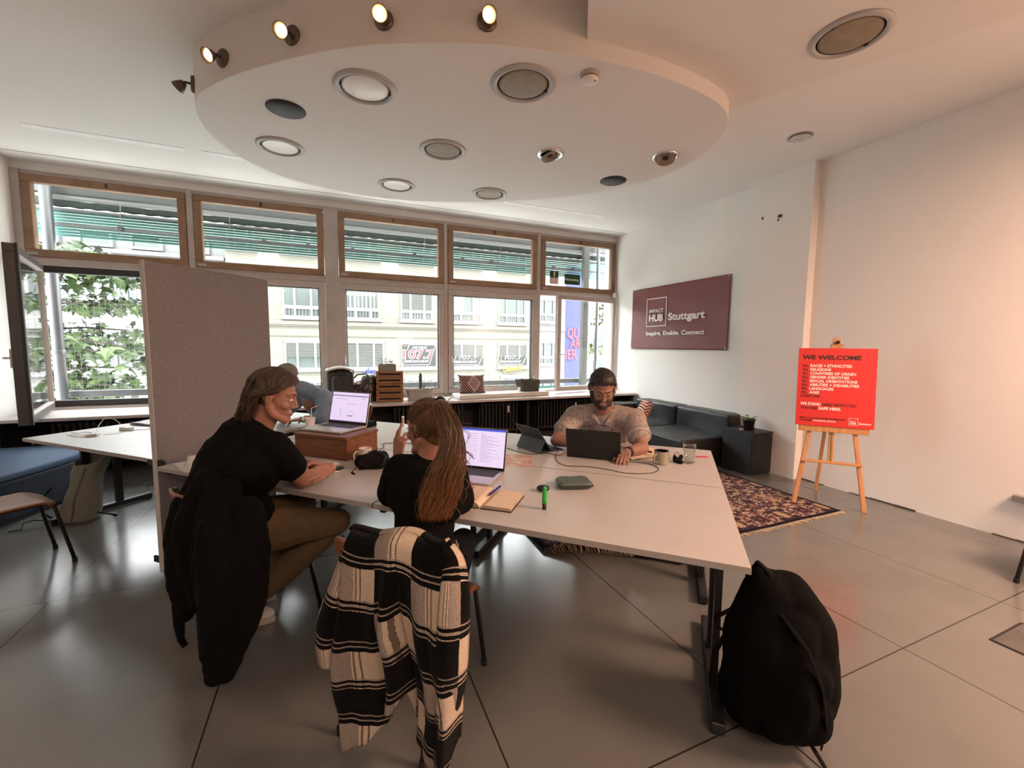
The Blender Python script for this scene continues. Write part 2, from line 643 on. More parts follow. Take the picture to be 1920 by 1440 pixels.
# posts between the windows and the transom rail
mbp = MB()
for x0, x1 in ((-3.24, -3.16), (-1.63, -1.56), (-0.04, 0.14), (1.68, 1.74), (3.31, 3.38), (4.93, 4.95)):
    mbp.bb((x0, WINY - .03, ZB - .03), (x1, WINY + .12, 3.42))
for x0, x1 in WX:
    mbp.bb((x0, WINY - .02, ZT0), (x1, WINY + .10, ZT1))
    mbp.bb((x0, WINY - .01, 0.70), (x1, WINY + .10, ZB))
    mbp.bb((x0, WINY - .01, ZTOP), (x1, WINY + .10, 3.42))
struct(mbp.build('trim_6', M_ALU, bevel=0.004, seg=1))
wi = 0
for i, (x0, x1) in enumerate(WX):
    wi += 1
    w = struct(thing('window_%d' % wi, 'upper fixed pane with wooden frame above the transom', None))
    ring(MB(), x0 + .005, x1 - .005, ZT1, ZTOP, .085, WINY - .045, WINY + .05).build('window_frame', M_WOOD, w, bevel=0.006, seg=1)
    MB().bb((x0 + .08, WINY + .01, ZT1 + .08), (x1 - .08, WINY + .018, ZTOP - .08)).build('pane', M_GLASS, w)
    MB().bb(((x0 + x1) / 2 - .012, WINY - .06, ZTOP - .06), ((x0 + x1) / 2 + .012, WINY - .045, ZTOP - .02)).build('latch', M_DARKFR, w)
    MB().bb((x0 + .03, WINY - .06, ZT1 + .02), (x0 + .12, WINY - .045, ZT1 + .045)).build('hinge', M_ALU, w)
def casement(parent, x0, x1, z0, z1, y0=-.05, y1=.03):
    ring(MB(), x0, x1, z0, z1, .085, y0, y1).build('window_frame', M_ALU, parent, bevel=0.008, seg=2)
    ring(MB(), x0 + .085, x1 - .085, z0 + .085, z1 - .085, .012, y0 + .02, y1 + .005).build('glazing_bead', M_DARKFR, parent)
    MB().bb((x0 + .085, -.01, z0 + .085), (x1 - .085, -.002, z1 - .085)).build('pane', M_GLASS, parent)
def handle(parent, x, z, y=-.05, sx=1):
    h = MB().bb((x - .012, y - .012, z - .05), (x + .012, y, z + .05)).build('handle_plate', M_CHROME, parent, bevel=0.004)
    MB().tube([(x, y - .01, z), (x, y - .045, z), (x, y - .05, z - .03 * abs(sx)), (x, y - .05, z - .11)], .009, 8).build('handle', M_CHROME, h, smooth=True)
for i in (1, 2, 3):
    wi += 1
    x0, x1 = WX[i]
    w = struct(thing('window_%d' % wi, 'closed casement below the transom', None, (0, WINY, 0)))
    casement(w, x0 + .002, x1 - .002, ZB + .005, ZT0 - .005)
    handle(w, x0 + .058, 1.27)
# left casement, swung open into the room
wi += 1
M_SASH = mat('sash_dark_metal', (.085, .075, .070), .45)
w = struct(thing('window_%d' % wi, 'left casement swung wide open into the room', None, (-3.04, WINY - .06, 0), math.radians(-72.5)))
ring(MB(), 0, 1.45, ZB + .005, ZT0 - .005, .07, -.045, .03).build('window_frame', M_SASH, w, bevel=0.006)
ring(MB(), .07, 1.38, ZB + .075, ZT0 - .075, .012, -.02, .036).build('glazing_bead', M_ALU, w)
MB().bb((.07, .004, ZB + .075), (1.38, .012, ZT0 - .075)).build('pane', M_GLASS, w)
MB().bb((1.39, .03, ZB + .005), (1.45, .05, ZT0)).build('rebate', M_DARKFR, w)
h = MB().bb((1.40, -.06, 1.25), (1.43, -.045, 1.42)).build('handle_plate', M_CHROME, w)
MB().tube([(1.415, -.05, 1.34), (1.415, -.10, 1.34), (1.36, -.105, 1.34), (1.30, -.105, 1.34)], .009, 8).build('handle', M_CHROME, h, smooth=True)
# opening it leaves: dark rebate frame
struct(ring(MB(), -3.155, -1.635, ZB, ZT0, .075, WINY + .02, WINY + .10).build('window_frame_opening', M_DARKFR)).name = 'window_10'
# right casement: narrow open gap, sash slid ajar
wi += 1
w = struct(thing('window_%d' % wi, 'right casement standing ajar behind the sitting man', None, (4.915, WINY - .05, 0), math.radians(9)))
ring(MB(), -1.36, 0, ZB + .005, ZT0 - .005, .075, -.05, .03).build('window_frame', M_ALU, w, bevel=0.008)
MB().bb((-1.285, -.01, ZB + .08), (-.075, -.002, ZT0 - .08)).build('pane', M_GLASS, w)
h = MB().bb((-1.335, -.062, 1.28), (-1.31, -.05, 1.40)).build('handle_plate', M_CHROME, w)
MB().tube([(-1.32, -.055, 1.35), (-1.32, -.10, 1.35), (-1.22, -.105, 1.35)], .009, 8).build('handle', M_CHROME, h, smooth=True)
# sill board
M_SILL = mat('sill_laminate', (0.50, 0.46, 0.43), 0.35, var=0.06, vscale=4)
struct(MB().bb((LX, 6.02, 0.645), (RX, WINY + .02, 0.68)).build('trim_7', M_SILL, bevel=0.004, seg=1))
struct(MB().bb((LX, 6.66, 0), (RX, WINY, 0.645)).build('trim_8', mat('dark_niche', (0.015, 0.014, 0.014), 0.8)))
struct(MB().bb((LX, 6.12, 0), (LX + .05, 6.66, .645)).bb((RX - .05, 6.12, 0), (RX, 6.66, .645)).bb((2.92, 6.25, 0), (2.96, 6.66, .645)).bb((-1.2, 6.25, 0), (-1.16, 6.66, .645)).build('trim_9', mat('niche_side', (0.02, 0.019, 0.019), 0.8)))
# radiators under the sill
M_RAD = mat('black_radiator_enamel', (0.022, 0.021, 0.022), 0.45)
M_WHITEP = mat('white_plastic', (0.78, 0.75, 0.72), 0.4)
def radiator(x0, n, label):
    r = thing('radiator', label, 'radiator', (x0, 6.46, 0), 0, 'black radiators under the sill')
    for i in range(n):
        q = MB()
        cx = i * .06
        q.tube([(cx, -.07, .12), (cx, -.07, .56)], .018, 8)
        q.tube([(cx, .07, .12), (cx, .07, .56)], .018, 8)
        q.box((cx, 0, .55), (.05, .17, .05)).box((cx, 0, .12), (.05, .17, .05))
        o = q.build('column', M_RAD, r, bevel=0.006, seg=1)
    kn = MB().lathe([(.016, 0), (.027, .01), (.03, .05), (.02, .065), (0, .066)], (n * .06 + .05, -.10, .16), 16, Matrix.Rotation(PI / 2, 3, 'X')).build('valve_knob', M_WHITEP, r, smooth=True)
    MB().tube([(n * .06 - .02, 0, .13), (n * .06 + .05, 0, .13), (n * .06 + .05, -.10, .16)], .013, 8).build('pipe', M_RAD, r, smooth=True)
    MB().bb((n * .03 + .1, -.095, .41), (n * .03 + .13, -.088, .52)).build('heat_meter', M_WHITEP, r, bevel=0.003)
    MB().bb((0, -.05, 0), (.03, .05, .1)).build('foot', M_RAD, r)
    MB().bb((n * .06 - .06, -.05, 0), (n * .06 - .03, .05, .1)).build('foot', M_RAD, r)
    return r
radiator(-0.9, 20, 'black column radiator under the sill behind the laptop on the wooden box')
radiator(0.85, 18, 'black column radiator under the sill below the drawer box')
radiator(2.2, 11, 'black column radiator under the white seat pad, white heat meter on it')
radiator(3.2, 20, 'black column radiator under the sill behind the man in the patterned shirt')
radiator(-2.9, 20, 'black column radiator below the wide open left window')
# wall bits
s_ = thing('wall_socket', 'small white socket on the left wall beside the sill', 'socket', (LX, 5.75, .66))
MB().bb((0, -.04, -.04), (.03, .04, .04)).build('plate', M_WHITEP, s_, bevel=.004)
MB().lathe([(.026, 0), (.026, .006), (.018, .008), (.018, .002), (0, .002)], (.03, 0, 0), 16, Matrix.Rotation(PI / 2, 3, 'Y')).build('socket_well', mat('socket_well', (.4, .39, .38), .5), s_)
s_ = thing('window_sensor', 'small white sensor box beside the top right window corner', 'sensor', (4.905, 6.70, 2.44))
MB().box((0, 0, 0), (.05, .06, .09)).build('case', M_WHITEP, s_, bevel=.008)
MB().tube([(0, 0, .04), (.01, .03, .5), (.01, .03, .95)], .006, 6).build('cable', mat('grey_cable', (.35, .33, .31), .5), s_)
s_ = thing('metal_bracket', 'grey metal bracket on the wall at the right edge', 'bracket', (RX, 1.36, .345))
MB().box((-.03, 0, 0), (.06, .22, .05)).build('plate', mat('bracket_grey', (.30, .29, .28), .4, .4), s_, bevel=.006)
MB().cyl((-.05, -.06, 0), (-.075, -.06, 0), .016).build('bolt', M_CHROME, s_)
# exit stickers on the upper right pane
M_GREEN = mat('sticker_green', srgb(24, 72, 38), .5)
M_OFFW = mat('sticker_white', (.75, .74, .66), .5)
s_ = thing('exit_sign', 'green emergency exit sticker on the upper right window pane', 'sign', (4.03, WINY + .005, 2.68))
MB().bb((-.16, -.004, -.09), (.16, 0, .09)).build('plate', M_GREEN, s_)
text('lettering', 'Notausstieg', .062, M_OFFW, s_, frame((-.15, -.006, -.02), (1, 0, 0), (0, 0, 1)), bold=.001, xs=.92)
s_ = thing('instruction_sticker', 'dark green sticker with white mark and pale lower half on window', 'sign', (3.66, WINY + .005, 2.69))
MB().bb((-.085, -.004, 0), (.085, 0, .12)).build('plate', M_GREEN, s_)
MB().bb((-.085, -.003, -.11), (.085, 0, 0)).build('caption_panel', mat('sticker_pale', (.62, .45, .38), .5), s_)
MB().bb((-.012, -.007, .04), (.012, -.004, .11)).bb((-.012, -.007, .015), (.012, -.004, .03)).build('mark', M_OFFW, s_)
# cracks and marks: small dark holes in the pillar plaster
s_ = struct(MB().box((4.838, 3.72, 3.05), (.006, .02, .03)).box((4.838, 3.50, 3.02), (.006, .05, .035)).box((4.838, 3.52, 2.98), (.006, .02, .02)).build('trim_10', M_DARKFR))
# ---------------------------------------------------------------- ceiling fittings
M_TRIMW = mat('fitting_ring_grey', (0.42, 0.41, 0.40), 0.35)
M_GAP = mat('fitting_gap', (0.03, 0.028, 0.026), 0.7)
M_MILK = mat('frosted_lens', (0.80, 0.79, 0.76), 0.25)
M_AMBER = mat('brown_grille', (0.27, 0.215, 0.15), 0.5, var=0.15, vscale=20)
M_BLKF = mat('black_cover', (0.025, 0.024, 0.024), 0.55)
M_REFL = mat('silver_reflector', (0.7, 0.68, 0.66), 0.18, 1.0)
def vent(x, y, z, r, m, label, grp):
    t = thing('ceiling_downlight', label, 'ceiling light', (x, y, z), 0, grp)
    MB().lathe([(r * .80, 0.0), (r * .82, -.012), (r * .9, -.016), (r, -.006), (r, .0)], n=40).build('trim_ring', M_TRIMW, t, smooth=True)
    MB().lathe([(0, -.003), (r * .84, -.003)], n=40).build('gap', M_GAP, t)
    MB().lathe([(0, -.012), (r * .4, -.011), (r * .68, -.008), (r * .77, -.004)], n=40).build('lens', m, t, smooth=True)
    MB().bb((r * .74, -.01, -.012), (r * .82, .01, -.004)).bb((-r * .82, -.01, -.012), (-r * .74, .01, -.004)).build('clip', M_GAP, t)
    return t
G1 = 'large round downlights in the oval ceiling drum'
vent(.26, 3.15, DZ, .20, M_MILK, 'pale frosted round downlight nearest the camera side, left half of the oval drum', G1)
vent(1.20, 2.69, DZ, .21, M_AMBER, 'largest brown round downlight on the oval drum, left of the smoke detector', G1)
vent(-.35, 4.35, DZ, .19, M_MILK, 'pale round downlight at the left end of the oval drum', G1)
vent(.95, 3.83, DZ, .20, M_AMBER, 'brown round downlight in the middle of the oval drum', G1)
vent(.70, 4.85, DZ, .19, M_MILK, 'pale round downlight at the window side edge of the oval drum', G1)
vent(1.69, 4.68, DZ, .19, M_AMBER, 'brown round downlight at the window side edge of the oval drum', G1)
vent(2.795, 1.67, BZ, .20, M_AMBER, 'large brown round downlight in the lowered ceiling at the top right', 'ceiling downlights')
def gimbal(x, y, label, tilt):
    t = thing('gimbal_spotlight', label, 'ceiling light', (x, y, DZ), 0, 'swivelling recessed spots in the oval drum')
    MB().lathe([(.085, 0.0), (.09, -.014), (.11, -.014), (.118, -.004), (.118, 0)], n=32).build('trim_ring', M_REFL, t, smooth=True)
    R = Matrix.Rotation(tilt, 3, 'Z') @ Matrix.Rotation(.35, 3, 'Y')
    MB().lathe([(.088, -.012), (.08, -.03), (.07, -.028), (.045, .0), (.03, .012), (0, .012)], (0, 0, -.004), 28, R).build('reflector', M_AMBER, t, smooth=True)
    MB().lathe([(.022, .01), (.024, -.012), (.012, -.018), (0, -.018)], (0, 0, -.008), 16, R).build('bulb', M_GAP, t, smooth=True)
gimbal(1.84, 3.52, 'silver ringed swivel spot in the drum, left of the pair', 2.6)
gimbal(2.80, 3.14, 'silver ringed swivel spot near the right end of the drum', .8)
for x, y, lb in ((-.25, 3.66, 'matt black round cover on the left half of the drum'), (2.72, 3.80, 'matt black round cover on the right half of the drum')):
    t = thing('ceiling_cover', lb, 'ceiling cover', (x, y, DZ), 0, 'black round covers in the drum')
    MB().lathe([(0, -.022), (.08, -.02), (.112, -.014), (.122, -.006), (.128, 0)], n=36).build('disc', M_BLKF, t, smooth=True)
    MB().lathe([(.126, -.003), (.133, -.003), (.133, 0)], n=36).build('rim', M_GAP, t)
t = thing('smoke_detector', 'white round smoke detector under the right half of the drum', 'smoke detector', (1.54, 2.43, DZ))
MB().lathe([(0, -.052), (.036, -.05), (.05, -.042), (.054, -.03), (.054, -.022)], n=28).build('head', M_WHITEP, t, smooth=True)
MB().lathe([(.05, -.022), (.058, -.02), (.062, 0)], n=28).build('base', M_TRIMW, t, smooth=True)
MB().lathe([(.048, -.030), (.0545, -.030), (.0545, -.022), (.048, -.022)], n=28).build('vent_slot', mat('detector_slot', (.2, .12, .09), .6), t)
MB().box((.02, -.03, -.048), (.01, .01, .006)).build('indicator', M_GAP, t)
t = thing('chrome_downlight', 'small chrome downlight in the ceiling strip by the right wall', 'ceiling light', (4.19, 2.88, CEIL))
MB().lathe([(.092, -.002), (.108, -.006), (.11, 0)], n=32).build('trim_ring', M_TRIMW, t, smooth=True)
MB().lathe([(.092, -.003), (.085, .004), (.055, .007), (0, .008)], (0, 0, -.011), n=12).build('reflector', M_REFL, t)
MB().ell((0, 0, -.006), (.03, .03, .012)).build('bulb', M_MILK, t, smooth=True)
# lamps on the side of the drum
M_BULB = mat('lit_halogen', (1, .8, .5), 0.4, emit=(1.0, 0.62, 0.30), estr=14)
M_BRZ = mat('lamp_bronze', (0.16, 0.12, 0.09), 0.35, 0.7)
ec = sum((p for p in EP), Vector((0, 0))) / len(EP)
for x, y, lb, dirn in ((-.60, 3.42, 'lit bronze drum spot second from the window', (-.55, -.6, -.5)), (-.14, 2.97, 'lit bronze drum spot in the middle of the five', (-.35, -.75, -.45)),
                       (.345, 2.66, 'lit drum spot left of the brightest one at the top', (-.1, -.9, -.42)), (.88, 2.44, 'lit drum spot furthest right at the top', (-.05, -.9, -.42)),
                       (-.85, 3.82, 'bronze drum spot nearest the window, seen from its side', (-.75, .35, -.55))):
    near = min(EP, key=lambda p: (p - Vector((x, y))).length)
    i = EP.index(near)
    tg = (EP[(i + 1) % len(EP)] - EP[i - 1]).normalized()
    nrm = Vector((tg.y, -tg.x))
    if nrm.dot(near - ec) < 0:
        nrm = -nrm
    n3 = Vector((nrm.x, nrm.y, 0))
    bz = 3.31
    t = thing('drum_spotlight', lb, 'spotlight', (near.x, near.y, bz), 0, 'bronze spotlights round the side of the drum')
    Rn = n3.to_track_quat('Z', 'Y').to_matrix()
    MB().lathe([(.055, 0), (.055, .012), (.045, .02), (0, .02)], (0, 0, 0), 24, Rn).build('base_plate', M_BRZ, t, smooth=True)
    d = Vector(dirn).normalized()
    hp = n3 * .065 + Vector((0, 0, -.015))
    MB().tube([n3 * .015, n3 * .05, hp - d * .01], .008, 8).build('arm', M_BRZ, t, smooth=True)
    Rd = d.to_track_quat('Z', 'Y').to_matrix()
    MB().lathe([(0, -.035), (.018, -.033), (.030, -.01), (.043, .028), (.040, .028), (.028, -.006), (0, -.012)], hp + d * .02, 24, Rd).build('shade', M_BRZ, t, smooth=True)
    MB().ell(hp + d * .026, .030 if dirn[1] < 0 else .016).build('bulb', M_BULB, t, smooth=True)


# ---------------------------------------------------------------- outside
M_ROAD = mat('light_paving', (0.45, 0.44, 0.42), 0.9, var=.1)
struct(MB().bb((-60, 7.2, -5.1), (70, 90, -5.0)).build('street_ground', M_ROAD)).name = 'street'
k = NB('pale_stone_facade', 0.85, 0.3)
v = k.coord()
br = k.new('ShaderNodeTexBrick')
mp = k.new('ShaderNodeMapping')
mp.inputs['Rotation'].default_value = (PI / 2, 0, 0)
L(k.t, v, mp.inputs[0])
L(k.t, mp.outputs[0], br.inputs['Vector'])
br.inputs['Color1'].default_value = (0.105, 0.0992, 0.0824, 1)
br.inputs['Color2'].default_value = (0.096, 0.0896, 0.0723, 1)
br.inputs['Mortar'].default_value = (0.0794, 0.0723, 0.0587, 1)
br.inputs['Scale'].default_value = 1.0
br.inputs['Brick Width'].default_value = .7
br.inputs['Row Height'].default_value = .32
br.inputs['Mortar Size'].default_value = .012
k.col(k.mix(k.math('MULTIPLY', k.noise(v, 5, 5), .35), br.outputs[0], (.118, .115, .098)))
M_FAC = k.m
M_FAC2 = mat('white_render_facade', (0.155, 0.154, 0.15), .85, var=.04)
M_FAC3 = mat('pinkish_facade', (0.142, 0.125, 0.122), .85, var=.04)
M_FW = mat('facade_window_frame', (0.142, 0.146, 0.144), .5)
M_FP = mat('facade_window_glass', (0.0314, 0.0398, 0.0364), .15, spec=.6)  # pale green haze over the dark panes is put into this colour
M_BLIND = mat('facade_blind', (0.0714, 0.07, 0.0661), .7)
M_RAIL = mat('facade_rail', (0.084, 0.084, 0.084), .5)
M_CURT = mat('facade_curtain', (0.122, 0.128, 0.125), .8)
FY = 24.0
fb = thing('facing_building', 'pale stone office building across the street with rows of white windows', 'building', (0, FY, 0))
MB().bb((-4.4, 0, -5), (11.7, 6, 10)).build('wall', M_FAC, fb)
MB().bb((-4.4, -.16, 2.42), (11.7, 0, 2.60)).bb((-4.4, -.10, 2.34), (11.7, 0, 2.42)).bb((-4.4, -.06, 1.86), (11.7, 0, 1.93)).build('cornice', mat('cornice_stone', (0.0912, 0.0808, 0.0691), .85), fb)
def fwin(par, x0, x1, z0, z1, style, y=0.0):
    w = ring(MB(), x0, x1, z0, z1, .09, y - .10, y + .05)
    xs = (x0 + (x1 - x0) * .30, x0 + (x1 - x0) * .72)
    if style != 'plain':
        for q in xs:
            w.bb((q - .05, y - .106, z0 + .01), (q + .05, y + .03, z1 - .01))
    if style in ('tall', 'bars', 'shut', 'curt'):
        w.bb((x0 + .01, y - .12, z0 + .46), (x1 - .01, y + .035, z0 + .58))
    o = w.build('window', M_FW, par)
    MB().bb((x0 + .05, y - .02, z0 + .05), (x1 - .05, y + .02, z1 - .05)).build('pane', M_FP, o)
    if style in ('tall', 'bars', 'shut', 'curt'):
        q = MB()
        n = 12
        for i in range(n + 1):
            xx = x0 + (x1 - x0) * i / n
            q.bb((xx - .012, y - .26, z0 - .08), (xx + .012, y - .24, z0 + .42))
        q.bb((x0 - .05, y - .27, z0 + .40), (x1 + .05, y - .23, z0 + .44)).bb((x0 - .05, y - .27, z0 - .08), (x1 + .05, y - .23, z0 - .04))
        q.build('railing', M_RAIL, o)
    if style == 'bars':
        q = MB()
        for i in range(9):
            xx = x0 + .1 + (x1 - x0 - .2) * i / 8
            q.bb((xx - .045, y - .05, z0 + .6), (xx + .03, y - .025, z1 - .1))
        q.build('curtain', M_CURT, o)
    if style == 'curt':
        MB().bb((x0 + .1, y - .05, z0 + .6), (x0 + .75, y - .03, z1 - .1)).build('curtain', M_CURT, o)
    if style in ('shut', 'half', 'full'):
        zz = {'shut': z0 + .6, 'half': z0 + (z1 - z0) * .45, 'full': z0 + .1}[style]
        q = MB()
        nz = int((z1 - .1 - zz) / .085)
        for i in range(nz):
            q.box(((x0 + x1) / 2, y - .085, zz + .085 * i + .04), (x1 - x0 - .12, .02, .062), Matrix.Rotation(.5, 3, 'X'))
        q.build('blind', M_BLIND, o)
    MB().bb((x0 - .08, y - .16, z0 - .12), (x1 + .08, y, z0)).bb((x0 - .06, y - .06, z1), (x1 + .06, y, z1 + .10)).build('sill', M_FW, o)
    return o
up = ['tall', 'tall', 'bars', 'shut', 'curt', 'tall']
lo = ['half', 'half', 'full', 'sign', 'half', 'half']
wins = []
for i in range(6):
    x0 = -4.93 + 2.83 * i
    if x0 + 1.8 < -4.3:
        continue
    x0c = max(x0, -4.3)
    fwin(fb, x0c, x0 + 1.78, 2.78, 4.42, up[i])
    fwin(fb, x0c, x0 + 1.95, .18, 1.60, lo[i])
    fwin(fb, x0c, x0 + 1.78, 5.9, 7.6, 'tall')
    fwin(fb, x0c + .2, x0 + 1.78, -2.9, -.42, 'other')
lb = thing('mansard_building', 'white building across the street with low eaves and dormers, upper left', 'building', (0, FY + .3, 0))
MB().bb((-24, 0, -5), (-4.45, 6, 5.3)).build('wall', M_FAC2, lb)
MB().bb((-24, -.35, 5.28), (-4.45, 0, 5.45)).build('eave', mat('eave_grey', (0.074, 0.074, 0.074), .7), lb)
MB().prism([(-24, 0.1), (-4.45, 0.1), (-4.45, 4), (-24, 4)], 5.45, 6.9).build('roof', mat('roof_slate', (0.084, 0.0872, 0.0872), .7), lb)
for i in range(5):
    x0 = -13.2 + 1.75 * i
    o = ring(MB(), x0, x0 + 1.15, 5.55, 6.2, .1, -.12, .1).build('dormer_window', M_FW, lb)
    MB().bb((x0 + .08, -.03, 5.6), (x0 + 1.07, .02, 6.15)).build('pane', M_FP, o)
for i in range(5):
    x0 = -16 + 2.3 * i
    for z0 in (2.9, .2, -2.6):
        o = fwin(lb, x0, x0 + 1.25, z0, z0 + 1.5, 'other')
MB().bb((-24, -.3, 1.75), (-4.45, 0, 1.95)).build('cornice', mat('cornice_slate', (0.0674, 0.074, 0.084), .8), lb)
rb = thing('corner_building', 'pinkish corner building beyond the stone facade, right window', 'building', (0, FY + 2.5, 0))
MB().bb((12.6, 0, -5), (17.3, 6, 10)).build('wall', M_FAC3, rb)
for x0 in (13.2, 15.4):
    for z0 in (3.1, .2, -2.5):
        fwin(rb, x0, x0 + 1.5, z0, z0 + 1.55, 'tall')
MB().bb((12.6, -.2, 2.5), (17.3, 0, 2.75)).build('cornice', M_FAC2, rb)
hb = thing('street_end_building', 'distant grey building at the end of the street, far right', 'building', (0, 60, 0))
MB().bb((36, 0, -5), (62, 8, 4.0)).build('wall', mat('distant_wall', (0.111, 0.114, 0.118), .9, var=.1), hb)
for i in range(8):
    for z0 in (-2.5, 1.0):
        o = MB().bb((37 + 3 * i, -.1, z0), (38.9 + 3 * i, .05, z0 + 1.7)).build('window', M_FP, hb)

# signs on the facing building
M_SBLK = mat('sign_black', (0.00845, 0.00845, 0.00895), .5)
M_SRED = mat('sign_red', (0.175, 0.0152, 0.0202), .5)
M_SWHT = mat('sign_white', (0.169, 0.169, 0.169), .5)
def radio_sign(cx, z1, z0, full, label):
    t = thing('radio_sign', label, None, (cx, -.14, 0))
    t.parent = fb
    MB().bb((-.93, .03, z0), (.93, .045, z1)).build('panel', M_SBLK, t)
    F = lambda x, z: frame((x, .028, z), (1, 0, 0), (0, 0, 1))
    if full:
        text('slogan', 'DIE NEUE', .19, M_SWHT, t, F(-.38, 1.25), bold=.005, shear=.25, width=.80)
        text('outline', '107.7', .66, M_SWHT, t, F(-.895, .72), bold=.036, width=1.74)
        text('frequency', '107.7', .66, M_SRED, t, F(-.87, .72) @ Matrix.Translation((0, 0, .012)), bold=.006, width=1.69)
        text('slogan', 'BESTEN ROCK UND POP', .16, M_SWHT, t, F(-.78, .50), bold=.005, shear=.2, width=1.30)
        q = MB()
        for a, b in (((-.55, 1.47), (.90, 1.47)), ((.90, 1.47), (.55, .36)), ((.55, .36), (-.90, .36)), ((-.90, .36), (-.74, .85)), ((-.55, 1.47), (-.66, 1.15))):
            q.bar((a[0], .022, a[1]), (b[0], .022, b[1]), .035, .035, (0, 1, 0))
        q.build('border', M_SWHT, t)
    else:
        text('frequency', '107.7', .30, M_SWHT, t, F(-.55, .66), bold=.003, width=1.1)
        text('slogan', 'BESTEN ROCK UND POP', .15, M_SWHT, t, F(-.80, .46), bold=.005, shear=.2, width=1.32)
        q = MB()
        for a, b in (((.88, .86), (.62, .34)), ((.62, .34), (-.90, .34)), ((-.90, .34), (-.76, .86))):
            q.bar((a[0], .022, a[1]), (b[0], .022, b[1]), .035, .035, (0, 1, 0))
        q.build('border', M_SWHT, t)
radio_sign(4.54, 1.50, .30, True, 'black 107.7 radio sign filling a whole window of the stone building')
radio_sign(7.37, .78, .30, False, 'black radio sign half hidden by a blind, left of the pair')
radio_sign(10.20, .78, .30, False, 'black radio sign half hidden by a blind, above the orange lettering')
t = thing('shop_lettering', 'blue dm shop lettering low on the stone facade', 'sign', (1.55, FY - .165, -.13))
text('letters', 'dm', .52, mat('sign_blue', (0.0101, 0.0135, 0.111), .5), t, frame((0, 0, 0), (1, 0, 0), (0, 0, 1)), bold=.012, shear=.25, ext=.02)
t = thing('shop_lettering', 'orange slanted shop lettering under the rightmost radio sign', 'sign', (9.5, FY - .165, -.12))
text('letters', 'Glaeule', .42, mat('sign_orange', (0.186, 0.0674, 0.00338), .5), t, frame((0, 0, 0), (1, 0, .12), (-.12, 0, 1)), bold=.02, shear=.25, ext=.02)

# banner hanging over the street
M_BAN = mat('banner_blue', (0.0253, 0.0276, 0.0976), .8, var=.03)
M_COR = mat('banner_coral', (0.253, 0.0253, 0.0338), .7)
t = thing('street_banner', 'tall blue street banner with coral lettering seen through right window', 'banner', (8.5, 14.0, 0))
MB().grid(lambda u, w_: Vector((-.42 + .84 * u, .02 * math.sin(u * 7 + w_ * 3), -.2 + 4.6 * w_)), 12, 30).build('cloth', M_BAN, t, solid=.01, smooth=True)
for s_, x_, z_, w_ in (('QU', -.36, 1.80, .49), ('ART', -.23, 1.42, .64), ('IER', -.42, 1.01, .50)):
    text('letters', s_, .50, M_COR, t, frame((x_, -.05, z_), (1, 0, 0), (0, 0, 1)), bold=.010, width=w_, ext=.004)
MB().cyl((-.5, 0, 4.42), (.55, 0, 4.42), .03).cyl((-.5, 0, -.22), (.55, 0, -.22), .03).build('rod', M_RAIL, t)
MB().cyl((.50, .03, -5), (.50, .03, 4.6), .05).build('pole', M_RAIL, t)

# balcony outside the windows
M_STEEL = mat('galvanised_steel', (0.101, 0.103, 0.105), .4, .5, var=.08)
M_TURQ = mat('turquoise_slat', (.045, .20, .17), .45)
t = thing('balcony_parapet', 'grey balcony rail over a ribbed turquoise parapet outside the windows', 'railing', (0, 7.6, 0))
MB().bb((-3.6, -.03, .74), (5.4, .05, .83)).build('rail', M_STEEL, t, bevel=.01)
q = MB()
for i in range(16):
    q.bb((-3.6, 0, -.02 + i * .045), (5.4, .02, .018 + i * .045))
q.build('slat_panel', M_TURQ, t)
for xx in (-3.05, -1.4, .1, 1.7, 3.3):
    MB().bb((xx, -.02, -.1), (xx + .04, .0, .76)).build('bracket', M_STEEL, t)
struct(MB().bb((-3.7, WINY + .3, -.25), (5.5, 7.7, -.12)).build('balcony_slab', M_EXT)).name = 'balcony'
t = thing('sunshade', 'turquoise slatted sunshade with grey tubes outside the upper panes', 'sunshade', (0, 7.6, 0))
q = MB()
for i in range(9):
    q.bb((-3.7, .02 + .0, 2.875 + i * .037), (5.5, .035, 2.902 + i * .037))
q.build('slats', M_TURQ, t)
for zz in (3.01, 3.20):
    MB().cyl((-3.7, -.03, zz), (5.5, -.03, zz), .022, n=12).build('tube', mat('tube_grey', (0.074, 0.074, 0.0707), .5, .3), t, smooth=True)
for xx in (-2.6, -1.9, -.9, -.3, .35, 1.35, 2.2, 2.75, 4.05, 4.5):
    MB().bb((xx, -.06, 2.99), (xx + .05, .0, 3.05)).build('clamp', M_RAIL, t)
MB().grid(lambda u, w_: Vector((-3.7 + 9.2 * u, -.02 + .004 * math.sin(u * 90), 3.235 + .085 * w_ + .006 * math.sin(u * 310) * (1 - w_))), 240, 3).build('rolled_fabric', mat('dark_green_fabric', (0.0135, 0.0253, 0.0209), .9, var=.4, vscale=14), t, solid=.03, smooth=True)
MB().bb((-3.7, -.05, 3.345), (5.5, .02, 3.375)).build('edge_strip', M_SWHT, t)
MB().bb((-3.7, -.05, 3.40), (5.5, .30, 3.75)).build('housing', mat('housing_grey', (0.0506, 0.0522, 0.0522), .5), t)
for xx in (-2.55, -1.3, 1.55, 2.95, 4.78):
    MB().bar((xx, -.06, 3.34), (xx - .03, -.05, 2.9), .010, .008).build('cord_weight', M_SWHT, t)
t = thing('steel_pole', 'round grey steel pole behind the wide open left window', 'pole', (-3.26, 7.45, 0))
MB().cyl((0, 0, -.12), (0, 0, 3.9), .062, n=24).build('shaft', M_STEEL, t, smooth=True)
MB().lathe([(.066, -.03), (.07, -.02), (.07, .02), (.066, .03)], (0, 0, 1.35), 24).build('collar', M_STEEL, t, smooth=True)
